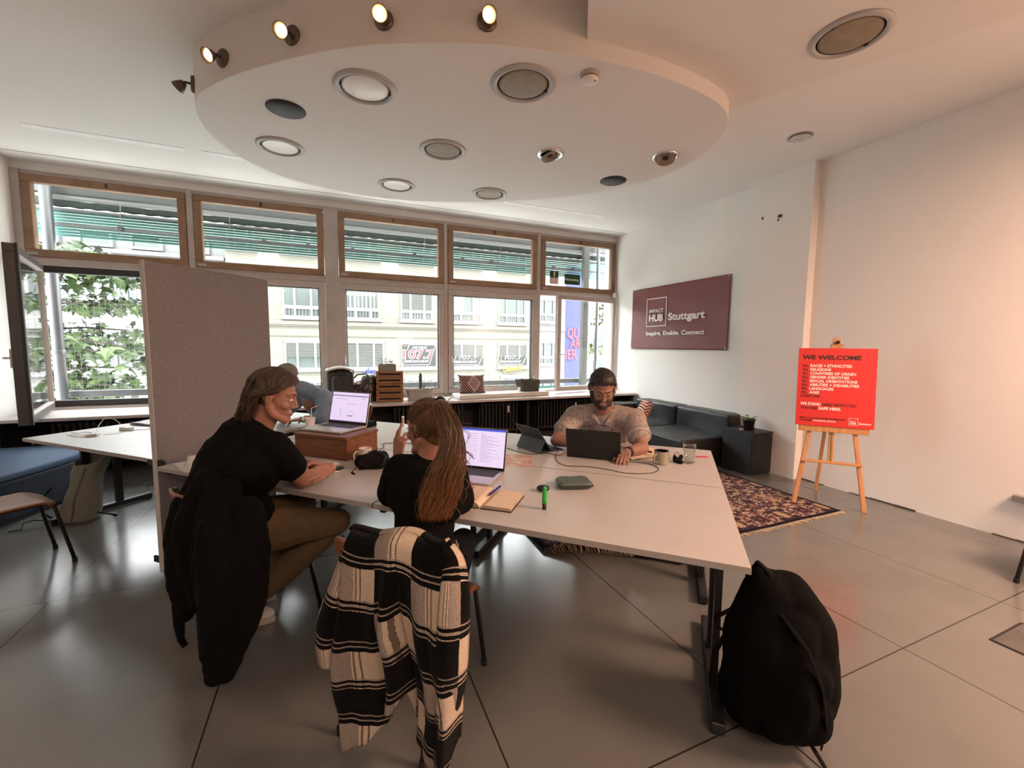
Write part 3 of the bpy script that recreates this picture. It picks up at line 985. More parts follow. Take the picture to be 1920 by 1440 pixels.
t = thing('steel_post', 'wide grey flat steel post outside the right window', 'post', (4.73, 7.45, 0))
MB().bb((-.06, -.05, -.12), (.06, .05, 3.7)).build('shaft', mat('post_grey', (0.0808, 0.0794, 0.074), .5, .2), t)
MB().box((0, -.055, 1.5), (.02, .01, .02)).box((0, -.055, 2.3), (.02, .01, .02)).build('bolt', M_RAIL, t)
t = thing('steel_post', 'narrow grey round post outside the right window, right of the flat one', 'post', (5.03, 7.45, 0))
MB().cyl((0, 0, -.12), (0, 0, 3.7), .035).build('shaft', M_STEEL, t, smooth=True)
MB().bb((-.045, -.045, -.12), (.045, .045, -.09)).build('foot_plate', M_STEEL, t)
q = MB()
for i in range(31):
    q.tube([(-3.22 + i * .058, 7.58, .83), (-3.22 + i * .058 + .01, 7.585, 2.12)], .0017, 4, cap=False)
for i in range(23):
    q.tube([(-3.24, 7.58, .84 + i * .058), (-1.45, 7.58, .845 + i * .058)], .0017, 4, cap=False)
tag(q.build('safety_net', mat('net_cord', (0.169, 0.169, 0.158), .8)), 'fine white mesh net across the open left window', 'net')

# trees
def leafmat(name, a, b):
    k = NB(name, .55, .4)
    g = k.new('ShaderNodeNewGeometry')
    k.col(k.mix(g.outputs['Random Per Island'], a, b))
    k.p.inputs['Transmission Weight'].default_value = 0
    return k.m
M_LEAF = leafmat('green_leaf', (0.00257, 0.00778, 0.00114), (0.0358, 0.0675, 0.0118))
M_LEAFY = leafmat('yellow_green_leaf', (0.0128, 0.0214, 0.00285), (0.0843, 0.105, 0.0211))
M_BARK = mat('bark', (0.0253, 0.0186, 0.0135), .9, bump=.4, bscale=20)
LEAF = [(0, 0), (.16, .10), (.42, .10), (.26, .28), (.52, .46), (.24, .52), (.12, .72), (0, 1.0), (-.12, .72), (-.24, .52), (-.52, .46), (-.26, .28), (-.42, .10), (-.16, .10)]
def tree(name, label, base, branches, nleaf, size, ml, spread, seed, group):
    rng = random.Random(seed)
    t = thing(name, label, 'tree', base, 0, group)
    top = Vector((0, 0, branches[0][0].z - .2))
    MB().tube([(0, 0, 0), (.05, .05, top.z * .5), top], [.16, .13, .09], 10).build('trunk', M_BARK, t, smooth=True)
    bm_ = MB()
    lv = MB()
    for p0, p1 in branches:
        mid = (p0 + p1) / 2 + Vector((0, 0, .12))
        bm_.tube([p0, mid, p1], [.035, .022, .008], 6)
        for _ in range(nleaf):
            f = rng.random() ** .7
            c = (p0 * (1 - f) * (1 - f) + mid * 2 * f * (1 - f) + p1 * f * f)
            c = c + Vector((rng.gauss(0, spread), rng.gauss(0, spread), rng.gauss(0, spread * .42)))
            s = size * rng.uniform(.6, 1.25)
            R = Matrix.Rotation(rng.uniform(0, 2 * PI), 3, 'Z') @ Matrix.Rotation(rng.gauss(-.5, .5), 3, 'X') @ Matrix.Rotation(rng.gauss(0, .4), 3, 'Y')
            vs = [c + R @ Vector((x * s, (y - .1) * s, -.25 * s * abs(x) - .15 * s * y * y)) for x, y in LEAF]
            cen = c + R @ Vector((0, .3 * s, 0))
            n = len(vs)
            lv.add(vs + [cen], [(i, (i + 1) % n, n) for i in range(n)])
    bm_.build('branch', M_BARK, t, smooth=True)
    tag(lv.build('foliage', ml, t, recalc=False), kind='stuff')
    return t
random.seed(11)
br_ = []
for i in range(30):
    z = random.uniform(4.6, 8.2)
    p0 = Vector((random.uniform(-.2, .2), random.uniform(-.2, .2), z))
    an = random.uniform(-1.0, .55)
    l = random.uniform(1.6, 3.2)
    br_.append((p0, p0 + Vector((math.cos(an) * l, math.sin(an) * l, random.uniform(-.35, .25)))))
tree('broadleaf_tree', 'green broad leaved tree outside the wide open left window', (-6.3, 12.0, -5), br_, 70, .26, M_LEAF, .26, 5, 'street trees')
br_ = []
for i in range(16):
    z = random.uniform(5.0, 10)
    p0 = Vector((0, 0, z))
    an = random.uniform(0, 6.3)
    l = random.uniform(1, 3)
    br_.append((p0, p0 + Vector((math.cos(an) * l, math.sin(an) * l, random.uniform(0, .6)))))
tree('yellow_green_tree', 'yellow green tree far down the street at the right window edge', (21.6, 28.5, -5), br_, 45, .4, M_LEAFY, .4, 6, 'street trees')
# ---------------------------------------------------------------- tables
M_TOP = mat('table_laminate', (0.50, 0.475, 0.455), 0.30, var=.03, vscale=3)
M_EDGE = mat('table_edge', (0.36, 0.33, 0.31), 0.5)
M_TLEG = mat('table_steel_black', (0.014, 0.014, 0.015), 0.4)
def make_table():
    t = thing('meeting_table', '', 'table')
    # origin: front right corner of the top; runs to -x by 1.6 and to +y by 0.9
    MB().bb((-1.597, .003, TZ - .003), (-.003, .897, TZ)).build('tabletop', M_TOP, t, bevel=.0015, seg=1)
    MB().bb((-1.598, .002, TZ - .025), (-.002, .898, TZ - .003)).build('edge_band', M_EDGE, t)
    for x0 in (-.065, -1.535):
        f = MB().bb((x0 - .025, .09, .012), (x0 + .025, .81, .055)).build('foot', M_TLEG, t, bevel=.004, seg=1)
        MB().bb((x0 - .02, .10, 0), (x0 + .02, .13, .012)).build('glide', M_TLEG, f)
        MB().bb((x0 - .02, .77, 0), (x0 + .02, .80, .012)).build('glide', M_TLEG, f)
        for y0 in (.34, .56):
            MB().bb((x0 - .014, y0 - .028, .055), (x0 + .014, y0 + .028, TZ - .05)).build('leg', M_TLEG, t, bevel=.003, seg=1)
        MB().bb((x0 - .02, .12, TZ - .055), (x0 + .02, .78, TZ - .025)).build('bracket', M_TLEG, t)
    MB().bb((-1.5, .43, TZ - .065), (-.1, .47, TZ - .027)).build('crossbeam', M_TLEG, t)
    MB().bb((-1.597, .05, TZ - .06), (-1.57, .09, TZ - .025)).build('connector', M_TLEG, t)
    return t
tb = make_table()
GT = 'white topped meeting tables pushed together'
spots = [(0, 0, 'white topped table nearest the camera at the front right, open notebook on it'),
         (-1.605, 0, 'white topped table in front of the man in black, wooden box on it'),
         (0, .905, 'white topped table in front of the man in the patterned shirt'),
         (-1.605, .905, 'bright white topped table behind the wooden box'),
         (-3.42, .10, 'white topped table left of the felt screen, white cables on it'),
         (-3.42, 1.005, 'white topped table behind the felt screen by the left window')]
for i, (a_, b_, lb_) in enumerate(spots):
    o = tb if i == 0 else copy_tree(tb)
    o.location = W(a_, b_, 0)
    o.rotation_euler = (0, 0, TA)
    tag(o, lb_, 'table', GT)

# felt screen standing between the tables
k = NB('grey_felt', .95, .1)
v = k.coord()
nf = k.noise(v, 85, 6, .75)
nf2 = k.voro(v, 120)
k.col(k.mix(nf, (.11, .100, .100), k.mix(nf2, (.38, .36, .37), (.27, .25, .25))))
k.bump(nf, .25, .004)
M_FELT = k.m
t = thing('felt_screen', 'tall grey felt room divider standing between the tables', 'room divider', W(-3.305, .05), TA)
MB().bb((-.020, 0, .025), (.020, .84, 1.99)).build('panel', M_FELT, t, bevel=.003, seg=1)
MB().bb((-.0215, -.003, .024), (.0215, .001, 1.991)).build('edge_trim', mat('felt_edge', (.50, .48, .46), .7), t)
for yy in (.10, .74):
    MB().prism([(-.08, 0), (.08, 0), (.08, .012), (.03, .013), (.03, .03), (-.03, .03), (-.03, .013), (-.08, .012)], yy - .02, yy + .02).build('foot', M_TLEG, t)
    fm = t.children[-1].data
    fm.transform(Matrix(((1, 0, 0, 0), (0, 0, 1, 0), (0, 1, 0, 0), (0, 0, 0, 1))))
    fm.flip_normals()

# ---------------------------------------------------------------- chairs
k = NB('chair_plywood', .4, .5)
v = k.coord(scale=(14, 1.2, 1))
k.col(k.ramp(k.noise(v, 3, 6, .6), [(.3, (.14, .052, .018)), (.7, (.30, .125, .045))]))
M_PLY = k.m
M_CLEG = mat('chair_tube_brown', (.030, .021, .018), .35, .3)
M_RUB = mat('rubber_black', (.01, .01, .01), .7)
def make_chair():
    t = thing('school_chair', '', 'chair')
    def seat(u, w_):
        x, y = (u - .5) * .40, (w_ - .5) * .40
        r = 1 - .16 * max(0, (abs(u - .5) * 2) ** 6) * (1 if w_ > .5 else .6)
        z = .455 - .012 * math.cos(x * 7) * math.cos(y * 6) - (.03 * max(0, (w_ - .8) / .2) ** 2)
        return Vector((x * (1 - .06 * (1 - w_)), y * r, z))
    MB().grid(seat, 20, 20).build('seat', M_PLY, t, smooth=True, solid=.012, bevel=0)
    def back(u, w_):
        x = (u - .5) * .39
        z = .62 + w_ * .19
        y = -.225 - .05 * w_ - .055 * (1 - (2 * u - 1) ** 2)
        c = 1 - .10 * abs(2 * w_ - 1) ** 4
        return Vector((x * c, y, z - .018 * (2 * u - 1) ** 4 * (2 * w_ - 1)))
    MB().grid(back, 18, 10).build('backrest', M_PLY, t, smooth=True, solid=.010)
    for sx in (-1, 1):
        q = MB().tube([(sx * .16, .02, .437), (sx * .16, .13, .437), (sx * .162, .165, .430), (sx * .168, .185, .405), (sx * .182, .255, .02)], .011, 10).build('front_leg', M_CLEG, t, smooth=True)
        MB().cyl((sx * .182, .255, 0), (sx * .182, .255, .03), .014).build('foot_cap', M_RUB, q)
        q = MB().tube([(sx * .185, -.275, .02), (sx * .172, -.215, .38), (sx * .165, -.20, .45), (sx * .166, -.215, .58), (sx * .168, -.262, .79)], .011, 10).build('rear_leg', M_CLEG, t, smooth=True)
        MB().cyl((sx * .185, -.275, 0), (sx * .185, -.275, .03), .014).build('foot_cap', M_RUB, q)
        MB().tube([(sx * .165, -.20, .437), (sx * .16, .02, .437)], .010, 8).build('side_rail', M_CLEG, t, smooth=True)
    MB().tube([(-.16, .10, .430), (.16, .10, .430)], .009, 8).build('cross_rail', M_CLEG, t, smooth=True)
    return t
ch0 = make_chair()
GC = 'plywood school chairs with brown steel legs'
cspots = [(-1.243, -.148, 0, "wooden school chair under the fluffy plaid coat, its seat corner showing"),
          (-2.33, -.06, -8, 'wooden school chair the man in black sits on, black jackets on its back'),
          (-4.27, -.28, -8, 'empty wooden school chair at the left edge of the picture'),
          (-.72, 2.12, 180, 'wooden school chair under the man in the patterned shirt'),
          (-3.75, 2.15, 165, 'wooden school chair under the man in the blue shirt behind the screen')]
CH = []
for i, (a_, b_, r_, lb_) in enumerate(cspots):
    o = ch0 if i == 0 else copy_tree(ch0)
    o.location = W(a_, b_, 0)
    o.rotation_euler = (0, 0, TA + math.radians(r_))
    tag(o, lb_, 'chair', GC)
    CH.append(o)
# far right edge: the leg of another chair just peeks in
o = copy_tree(ch0)
o.location = (4.27, .93, 0)
o.rotation_euler = (0, 0, math.radians(80))
tag(o, 'wooden school chair cut off by the right edge of the picture', 'chair', GC)

# ---------------------------------------------------------------- rug
k = NB('persian_rug_pile', .95, .1)
v = k.coord()
x, y, z = k.sep(v)
mir = k.new('ShaderNodeCombineXYZ')
k.put(mir.inputs[0], k.math('PINGPONG', x, .28))
k.put(mir.inputs[1], k.math('PINGPONG', y, .34))
mv = mir.outputs[0]
wob = k.noise(mv, 7, 3, .6, 'Color')
wv = k.new('ShaderNodeVectorMath', operation='MULTIPLY_ADD')
L(k.t, wob, wv.inputs[0])
wv.inputs[1].default_value = (.14, .14, 0)
L(k.t, mv, wv.inputs[2])
cells = k.voro(wv.outputs[0], 30, 'Color')
edge = k.voro(wv.outputs[0], 30, 'Distance', 'DISTANCE_TO_EDGE')
cr, cg, cb = k.sep(cells)
colr = k.ramp(cr, [(0, (.07, .025, .035)), (.16, (.24, .085, .08)), (.34, (.46, .34, .23)), (.52, (.05, .035, .055)), (.62, (.50, .39, .27)), (.84, (.26, .12, .11))], 'CONSTANT')
med = k.voro(mv, 5, 'Distance')
colr = k.mix(k.math('LESS_THAN', edge, .10), colr, (.02, .014, .026))
big = k.math('GREATER_THAN', k.noise(mv, 5.5, 2), .56)
colr = k.mix(k.math('MULTIPLY', big, .7), colr, (.50, .36, .22))
colr = k.mix(k.math('MULTIPLY', k.noise(v, 130, 3), .35), colr, (.10, .06, .06))
RW, RH = 2.90, 3.0
ex = k.math('SUBTRACT', RW / 2, k.math('ABSOLUTE', x))
ey = k.math('SUBTRACT', RH / 2, k.math('ABSOLUTE', y))
em = k.math('MINIMUM', ex, ey)
colr = k.mix(k.math('LESS_THAN', em, .035), colr, (.012, .010, .016))
k.col(colr)
k.bump(k.noise(v, 180, 3), .5, .004)
M_RUG = k.m
M_FRINGE = mat('rug_fringe', (.50, .40, .28), .9, var=.3, vscale=60)
rc = Vector((2.85, 2.33 + RH / 2, 0))
def rugz(x, y):
    # ridge pushed up at the near left corner
    d = x + RW / 2
    fx = math.exp(-((d - .30) / .26) ** 2)
    fy = max(0, 1 - (y + RH / 2) / .9) ** 1.5
    return .006 + .085 * fx * fy + .03 * math.exp(-((d - .62) / .07) ** 2) * fy + .002 * math.sin(x * 9) * math.sin(y * 7)
def rugxy(u, w_):
    x, y = (u - .5) * RW, (w_ - .5) * RH
    d = x + RW / 2
    sh = max(0, 1 - d / .9)
    return x, y + .34 * sh ** 1.3 * max(0, 1 - (w_) / .6) - .05 * math.exp(-((d - .55) / .2) ** 2) * max(0, 1 - w_ / .3)
def rugp(u, w_):
    x, y = rugxy(u, w_)
    return Vector((x, y, rugz((u - .5) * RW, (w_ - .5) * RH)))
t = thing('persian_rug', 'worn red and cream persian rug with dark border, rumpled under the tables', 'rug', rc)
MB().grid(rugp, 90, 70).build('pile', M_RUG, t, smooth=True, solid=.010)
q = MB()
rng = random.Random(4)
for i in range(330):
    u = (i + rng.random()) / 330
    for w_, sg in ((0, -1), (1, 1)):
        p = rugp(u, w_)
        l = rng.uniform(.035, .06)
        e = p + Vector((rng.gauss(0, .012), sg * l, 0))
        e.z = .003 + (p.z > .03) * .3 * p.z
        q.tube([p, (p + e) / 2 + Vector((0, 0, .002)), e], [.0028, .0026, .0012], 4)
tag(q.build('fringe', M_FRINGE, t), kind='stuff')

# ---------------------------------------------------------------- black sofa, cabinet and left couch
M_LEATH = mat('black_leather', (.018, .018, .020), .38, bump=.15, bscale=90, spec=.6)
M_SEAM = mat('leather_seam', (.045, .045, .046), .5)
def cushion(mb, lo, hi, n=14, puff=.02, seed=0, wr=.006):
    """box with softly bulging wrinkled faces"""
    lo, hi = Vector(lo), Vector(hi)
    c, h = (lo + hi) / 2, (hi - lo) / 2
    for ax in range(3):
        for sg in (-1, 1):
            i, j = (ax + 1) % 3, (ax + 2) % 3
            def f(u, w_, ax=ax, sg=sg, i=i, j=j):
                a, b = 2 * u - 1, 2 * w_ - 1
                p = Vector((0, 0, 0))
                p[ax] = sg
                p[i] = a
                p[j] = b
                q = Vector((p.x * h.x, p.y * h.y, p.z * h.z))
                e = (1 - a ** 4) * (1 - b ** 4)
                q[ax] += sg * (puff * e + wr * e * mnoise.noise(Vector((q.x * 5 + seed, q.y * 7, q.z * 6))) * 2)
                # round the corners
                for m_ in (i, j):
                    t_ = abs(p[m_])
                    if t_ > .999 and abs(p[ax]) > .999:
                        pass
                return c + q
            mb.grid(f, n, n)
    return mb
def weld(o, d=.0005):
    bm = bmesh.new()
    bm.from_mesh(o.data)
    bmesh.ops.remove_doubles(bm, verts=bm.verts, dist=d)
    bmesh.ops.recalc_face_normals(bm, faces=bm.faces)
    bm.to_mesh(o.data)
    bm.free()
    return o
GS = 'black leather sofa modules along the right wall'
def sofa(y0, y1, label, seed):
    t = thing('sofa_module', label, 'sofa', (4.45, (y0 + y1) / 2, 0), 0, GS)
    hl = (y1 - y0) / 2 - .008
    o = weld(cushion(MB(), (-.58, -hl, .04), (.24, hl, .37), puff=.008, seed=seed, wr=.005).build('seat', M_LEATH, t, smooth=True))
    d = o.modifiers.new('b', 'BEVEL'); d.width = .018; d.segments = 3; d.limit_method = 'ANGLE'; d.angle_limit = math.radians(50)
    o = weld(cushion(MB(), (.18, -hl, .20), (.45, hl, .64), puff=.007, seed=seed + 5, wr=.006).build('backrest', M_LEATH, t, smooth=True))
    d = o.modifiers.new('b', 'BEVEL'); d.width = .02; d.segments = 3; d.limit_method = 'ANGLE'; d.angle_limit = math.radians(50)
    MB().tube([(-.585, -hl + .01, .372), (-.585, hl - .01, .372)], .005, 6).build('piping', M_SEAM, t)
    for xx in (-.5, .35):
        for yy in (-hl + .08, hl - .08):
            MB().cyl((xx, yy, 0), (xx, yy, .045), .025).build('foot', M_TLEG, t)
    return t
sofa(4.78, 5.66, 'black leather sofa module further from the camera, a red cushion on it', 1)
sofa(3.86, 4.76, 'black leather sofa module next to the black cabinet', 9)
t = thing('sofa_corner_cushion', 'black leather bolster at the far end of the sofa', 'cushion', (4.45, 5.84, .0))
o = weld(cushion(MB(), (-.5, -.13, 0), (.44, .13, .55), puff=.02, seed=4).build('block', M_LEATH, t, smooth=True))
MB().tube([(-.5, -.14, .545), (.42, -.14, .545)], .005, 6).build('piping', M_SEAM, t)
M_CAB = mat('black_laminate', (.016, .016, .017), .5)
t = thing('black_cabinet', 'low black cabinet at the end of the sofa, plant pot on it', 'cabinet', (4.485, 3.40, 0))
MB().bb((0, .015, .0), (.335, .42, .485)).build('body', M_CAB, t, bevel=.003, seg=1)
MB().bb((-.008, 0, .485), (.345, .43, .505)).build('top_board', M_CAB, t, bevel=.002, seg=1)
d_ = MB().bb((.005, 0, .015), (.33, .014, .48)).build('door', M_CAB, t, bevel=.002, seg=1)
MB().tube([(.30, -.001, .40), (.30, -.018, .40), (.335, -.022, .395)], .004, 6).build('key', M_CHROME, d_)
# cushion with red zigzag
k = NB('red_zigzag_cloth', .9, .2)
v = k.coord()
x, y, z = k.sep(v)
zg = k.math('FRACT', k.math('MULTIPLY', k.math('ADD', z, k.math('MULTIPLY', k.math('PINGPONG', y, .045), 1.1)), 20))
k.col(k.mix(k.math('GREATER_THAN', zg, .5), (.17, .035, .03), (.60, .42, .32)))
M_ZIG = k.m
def pillow(mb, w_, h_, d_, n=16):
    for sg in (-1, 1):
        def f(u, s_, sg=sg):
            a, b = 2 * u - 1, 2 * s_ - 1
            e = max(0, (1 - a * a) * (1 - b * b)) ** .45
            pin = 1 - .09 * (1 - abs(a)) * abs(b) ** 3 if abs(b) > abs(a) else 1
            return Vector((a * w_ / 2 * (1 - .07 * (1 - b * b) * 0 - .05 * (1 - abs(b) ** 2) * abs(a)), sg * d_ / 2 * e, b * h_ / 2 * (1 - .05 * (1 - a * a) * abs(b))))
        mb.grid(f, n, n)
    return mb
t = thing('zigzag_cushion', 'red and cream zigzag cushion lying on the far sofa seat', 'cushion', (4.28, 5.05, .545))
o = weld(pillow(MB(), .30, .34, .15).build('cover', M_ZIG, t, smooth=True))
o.rotation_euler = (math.radians(22), 0, math.radians(75))
o2 = MB().tube([(-.15, 0, -.16), (.15, 0, -.16)], .003, 5).build('seam', M_SEAM, t)
o2.rotation_euler = o.rotation_euler
# pot plants
M_POT = mat('dark_plastic_pot', (.028, .025, .024), .55)
M_SOIL = mat('potting_soil', (.03, .02, .014), .95, bump=.6, bscale=80)
M_PL = mat('fresh_leaf', (.14, .30, .04), .5)
def leaf(mb, p, d, l, w_, curl=.3):
    d = Vector(d).normalized()
    s_ = d.cross(Vector((0, 0, 1)))
    if s_.length < .1:
        s_ = Vector((1, 0, 0))
    s_.normalize()
    n = s_.cross(d)
    rows = []
    for i in range(7):
        f = i / 6
        ww = w_ * math.sin(PI * min(.999, f * .95 + .04)) ** .8
        c = Vector(p) + d * l * f - Vector((0, 0, 1)) * curl * l * f * f
        rows.append((c - s_ * ww / 2 + n * ww * .15, c, c + s_ * ww / 2 + n * ww * .15))
    vs = [q for r in rows for q in r]
    fs = []
    for i in range(6):
        for j in range(2):
            a = i * 3 + j
            fs.append((a, a + 1, a + 4, a + 3))
    mb.add(vs, fs)
t = thing('potted_plant', 'small green plant in a dark pot on the black cabinet', 'potted plant', (4.66, 3.60, .505))
MB().lathe([(.050, 0), (.066, .115), (.070, .115), (.070, .135), (.062, .135), (.058, .11), (.058, .10)], n=28).build('pot', M_POT, t, smooth=True)
MB().lathe([(0, .112), (.059, .110)], n=24).build('soil', M_SOIL, t)
q = MB()
for an, l, el in ((2.2, .09, .5), (3.3, .08, .25), (1.2, .06, .9), (-.4, .11, .5), (4.2, .07, .6)):
    dd = Vector((math.cos(an), math.sin(an), el))
    q.tube([(0, 0, .11), Vector((0, 0, .12)) + dd * .03], .002, 5)
    leaf(q, Vector((0, 0, .12)) + dd * .03, dd, l, .045)
q.build('leaves', M_PL, t, smooth=True)
MB().box((-.10, .02, .008), (.05, .03, .016)).build('seed_packet', mat('pale_pink', (.55, .38, .34), .7), t)
# dark blue couch by the left window
M_NAVY = mat('navy_upholstery', (.012, .016, .030), .8, bump=.2, bscale=120)
M_NAVY2 = mat('navy_seat_cloth', (.05, .085, .15), .8, bump=.2, bscale=120)
t = thing('navy_couch', 'dark blue curved couch under the wide open left window', 'couch', (-2.45, 5.25, 0))
CP = [(-.72, -1.9), (-.30, -1.2), (.02, -.55), (.18, .10), (.10, .60), (-.72, .66)]
cp = spline(CP, 6, False)
MB().prism([(p.x, p.y) for p in cp], .03, .36).build('base', M_NAVY, t, bevel=.02, seg=3)
MB().prism([(p.x * .99 + .0, p.y * .99) for p in cp], .36, .42).build('seat_pad', M_NAVY2, t, bevel=.02, seg=3)
MB().prism([(p.x * .96 - .02, p.y * .96) for p in cp], .0, .03).build('plinth', M_TLEG, t)

# ---------------------------------------------------------------- easel with red sign
k = NB('beech_wood', .4, .5)
v = k.coord(scale=(1, 1, .12))
k.col(k.ramp(k.noise(v, 45, 5, .6), [(.3, (.46, .21, .085)), (.7, (.62, .33, .15))]))
M_BEECH = k.m
M_BRASS = mat('brass_rack', (.45, .33, .12), .35, .9)
pl, pr_ = Vector((4.10, 2.64, 0)), Vector((4.46, 2.23, 0))
ctr = (pl + pr_) / 2
ex = (pr_ - pl).normalized()
eb = Vector((-ex.y, ex.x, 0))
t = thing('easel', 'beech easel holding the red welcome sign by the right wall', 'easel', ctr, math.atan2(ex.y, ex.x))
# local: x along the front, y to the back, z up; the front leans back
lean = .105
def ep(x, z, dy=0):
    return Vector((x, z * lean + dy, z))
hw = (pr_ - pl).length / 2
for sg in (-1, 1):
    MB().bar(ep(sg * hw, 0), ep(sg * .085, 1.40), .036, .026, (0, 1, 0)).build('front_leg', M_BEECH, t, bevel=.003, seg=1)
MB().bar(ep(0, .42), ep(0, 1.60), .042, .022, (0, 1, 0)).build('mast', M_BEECH, t, bevel=.003, seg=1)
MB().bar(ep(.0, .44, -.013), ep(.0, .80, -.013), .012, .004, (0, 1, 0)).build('rack_strip', M_BRASS, t)
MB().bar(ep(-.235, .43, -.02), ep(.235, .43, -.02), .022, .045, (0, 1, 0)).build('stretcher', M_BEECH, t, bevel=.003, seg=1)
MB().bar((0, .56, 0), (0, .17, 1.32), .030, .024, (0, 1, 0)).build('rear_leg', M_BEECH, t, bevel=.003, seg=1)
MB().bar(ep(-.10, .02 + 1.3, .01), ep(.10, 1.32, .01), .03, .03, (0, 1, 0)).build('top_rail', M_BEECH, t)
MB().bar(ep(-.27, .755, -.035), ep(.27, .755, -.035), .085, .020, (0, 1, 0)).build('tray', M_BEECH, t, bevel=.003, seg=1)
c_ = MB().bar(ep(-.05, 1.515, -.03), ep(.05, 1.515, -.03), .055, .022, (0, 1, 0)).bar(ep(0, 1.52, -.018), ep(0, 1.585, -.018), .058, .03, (0, 1, 0)).build('top_clamp', M_BEECH, t, bevel=.003, seg=1)
MB().cyl(ep(0, 1.555, -.04), ep(0, 1.555, -.065), .014, .017, 12).build('knob', M_RUB, c_)
SW, SH = .60, .735
t2 = thing('welcome_sign', 'red welcome board with white and black lettering standing on the easel', 'sign', ctr, math.atan2(ex.y, ex.x))
M_RED = mat('sign_board_red', srgb(206, 44, 42), .55, var=.02)
M_INK = mat('sign_ink_black', srgb(52, 20, 20), .55)
M_PALE = mat('sign_ink_white', (.86, .80, .76), .55)
zb = .768
yb = -.052
rx, ry = Vector((1, 0, 0)), Vector((0, lean, 1)).normalized()
bo = Vector((-SW / 2, zb * lean + yb, zb))
cen = bo + rx * SW / 2 + ry * SH / 2
R = Matrix((rx, ry, rx.cross(ry))).transposed()
MB().box(cen, (SW, SH, .006), R).build('board', M_RED, t2)
def sg_text(s_, u, v_, cap, m, wid, bold=.018, nm='lettering'):
    return text(nm, s_, cap / .72, m, t2, frame(bo + rx * u * SW + ry * v_ * SH + rx.cross(ry) * .0045, rx, ry), bold=bold * cap, width=wid * SW, ext=.0006)
sg_text('WE WELCOME', .052, .856, .040, M_INK, .755, .05, 'headline')
rows = [('RACES + ETHNICITIES', .53), ('RELIGIONS', .27), ('COUNTRIES OF ORIGIN', .585), ('GENDER IDENTITIES', .505), ('SEXUAL ORIENTATIONS', .605), ('ABILITIES + DISABILITIES', .63), ('LANGUAGES', .315), ('AGES', .13)]
for i, (s_, w_) in enumerate(rows):
    vv = .757 - i * .0492
    sg_text('ALL', .058, vv, .0255, M_INK, .082)
    sg_text(s_, .163, vv, .0255, M_PALE, w_, .04)
sg_text('EVERYONE.', .058, .757 - 8 * .0492, .0255, M_INK, .26)
sg_text('WE STAND', .055, .262, .0265, M_PALE, .265, .04)
sg_text('HERE WITH YOU.', .345, .262, .0265, M_INK, .435)
sg_text('YOU ARE', .055, .211, .0265, M_INK, .225)
sg_text('SAFE HERE.', .298, .211, .0265, M_PALE, .285, .04)
sg_text('IMPACT CAN NOT HAPPEN IN ISOLATION.', .055, .088, .0150, M_INK, .60)
sg_text('IT REQUIRES', .055, .058, .0150, M_INK, .165)
sg_text('COLLECTIVE ACTION.', .232, .058, .0150, M_PALE, .295, .03)
q = MB()
for a_, b_ in (((.69, .04), (.80, .04)), ((.80, .04), (.80, .125)), ((.80, .125), (.69, .125)), ((.69, .125), (.69, .04))):
    z3 = rx.cross(ry) * .0045
    q.bar(bo + rx * a_[0] * SW + ry * a_[1] * SH + z3, bo + rx * b_[0] * SW + ry * b_[1] * SH + z3, .0025, .001, rx.cross(ry))
q.build('logo_square', M_PALE, t2)
sg_text('IMPACT', .705, .080, .0105, M_PALE, .072)
sg_text('HUB', .705, .052, .0170, M_PALE, .072, .05)
sg_text('Stuttgart', .812, .052, .0190, M_PALE, .150, .03)

# ---------------------------------------------------------------- vinyl banner on the right wall
k = NB('maroon_vinyl', .45, .5)
v = k.coord()
k.col(k.mix(k.noise(v, 3, 3), srgb(112, 54, 54), srgb(122, 62, 60)))
M_VIN = k.m
t = thing('wall_banner', 'maroon vinyl banner with white lettering on the right wall', 'banner', (RX - .012, 5.202, 1.965))
BW, BH = 2.006, 1.013
def ban(u, w_):
    x, z = (u - .5) * BW, (w_ - .5) * BH
    b = .010 * math.exp(-((x + .15 + .25 * (z - .1)) / .05) ** 2) * max(0, min(1, (z + .2) * 3)) - .009 * math.exp(-((x + .02 - .3 * z) / .045) ** 2) * max(0, (z + .1))
    b += .006 * math.sin(x * 3 + 1) * math.sin(z * 4) + .006 * math.exp(-((x + .85) / .10) ** 2)
    b += .004 * mnoise.noise(Vector((x * 2.5, z * 3, 2)))
    return Vector((-.006 - abs(b) * 1.0, -x, z))
MB().grid(ban, 90, 44).build('sheet', M_VIN, t, smooth=True, solid=.001)
def bn(s_, u, v_, cap, wid, bold):
    return text('lettering', s_, cap / .72, M_PALE, t, frame((-.026, BW / 2 - u * BW, (v_ - .5) * BH), (0, -1, 0), (0, 0, 1)), bold=bold * cap, width=wid * BW, ext=.001)
q = MB()
y_ = lambda u: BW / 2 - u * BW
z_ = lambda v_: (v_ - .5) * BH
for a_, b_ in (((.199, .370), (.423, .370)), ((.423, .370), (.423, .812)), ((.423, .812), (.199, .812)), ((.199, .812), (.199, .370))):
    q.bar((-.026, y_(a_[0]), z_(a_[1])), (-.026, y_(b_[0]), z_(b_[1])), .012, .002, (1, 0, 0))
q.build('logo_square', M_PALE, t)
bn('IMPACT', .229, .588, .054, .162, .03)
bn('HUB', .228, .450, .106, .163, .06)
bn('Stuttgart', .446, .452, .110, .363, .05)
bn('Inspire. Enable. Connect', .199, .224, .066, .61, .035)
for u, v_ in ((.01, .98), (.99, .98), (.01, .02), (.99, .02)):
    MB().cyl((-.018, y_(u), z_(v_)), (-.024, y_(u), z_(v_)), .008).build('grommet', M_CHROME, t)
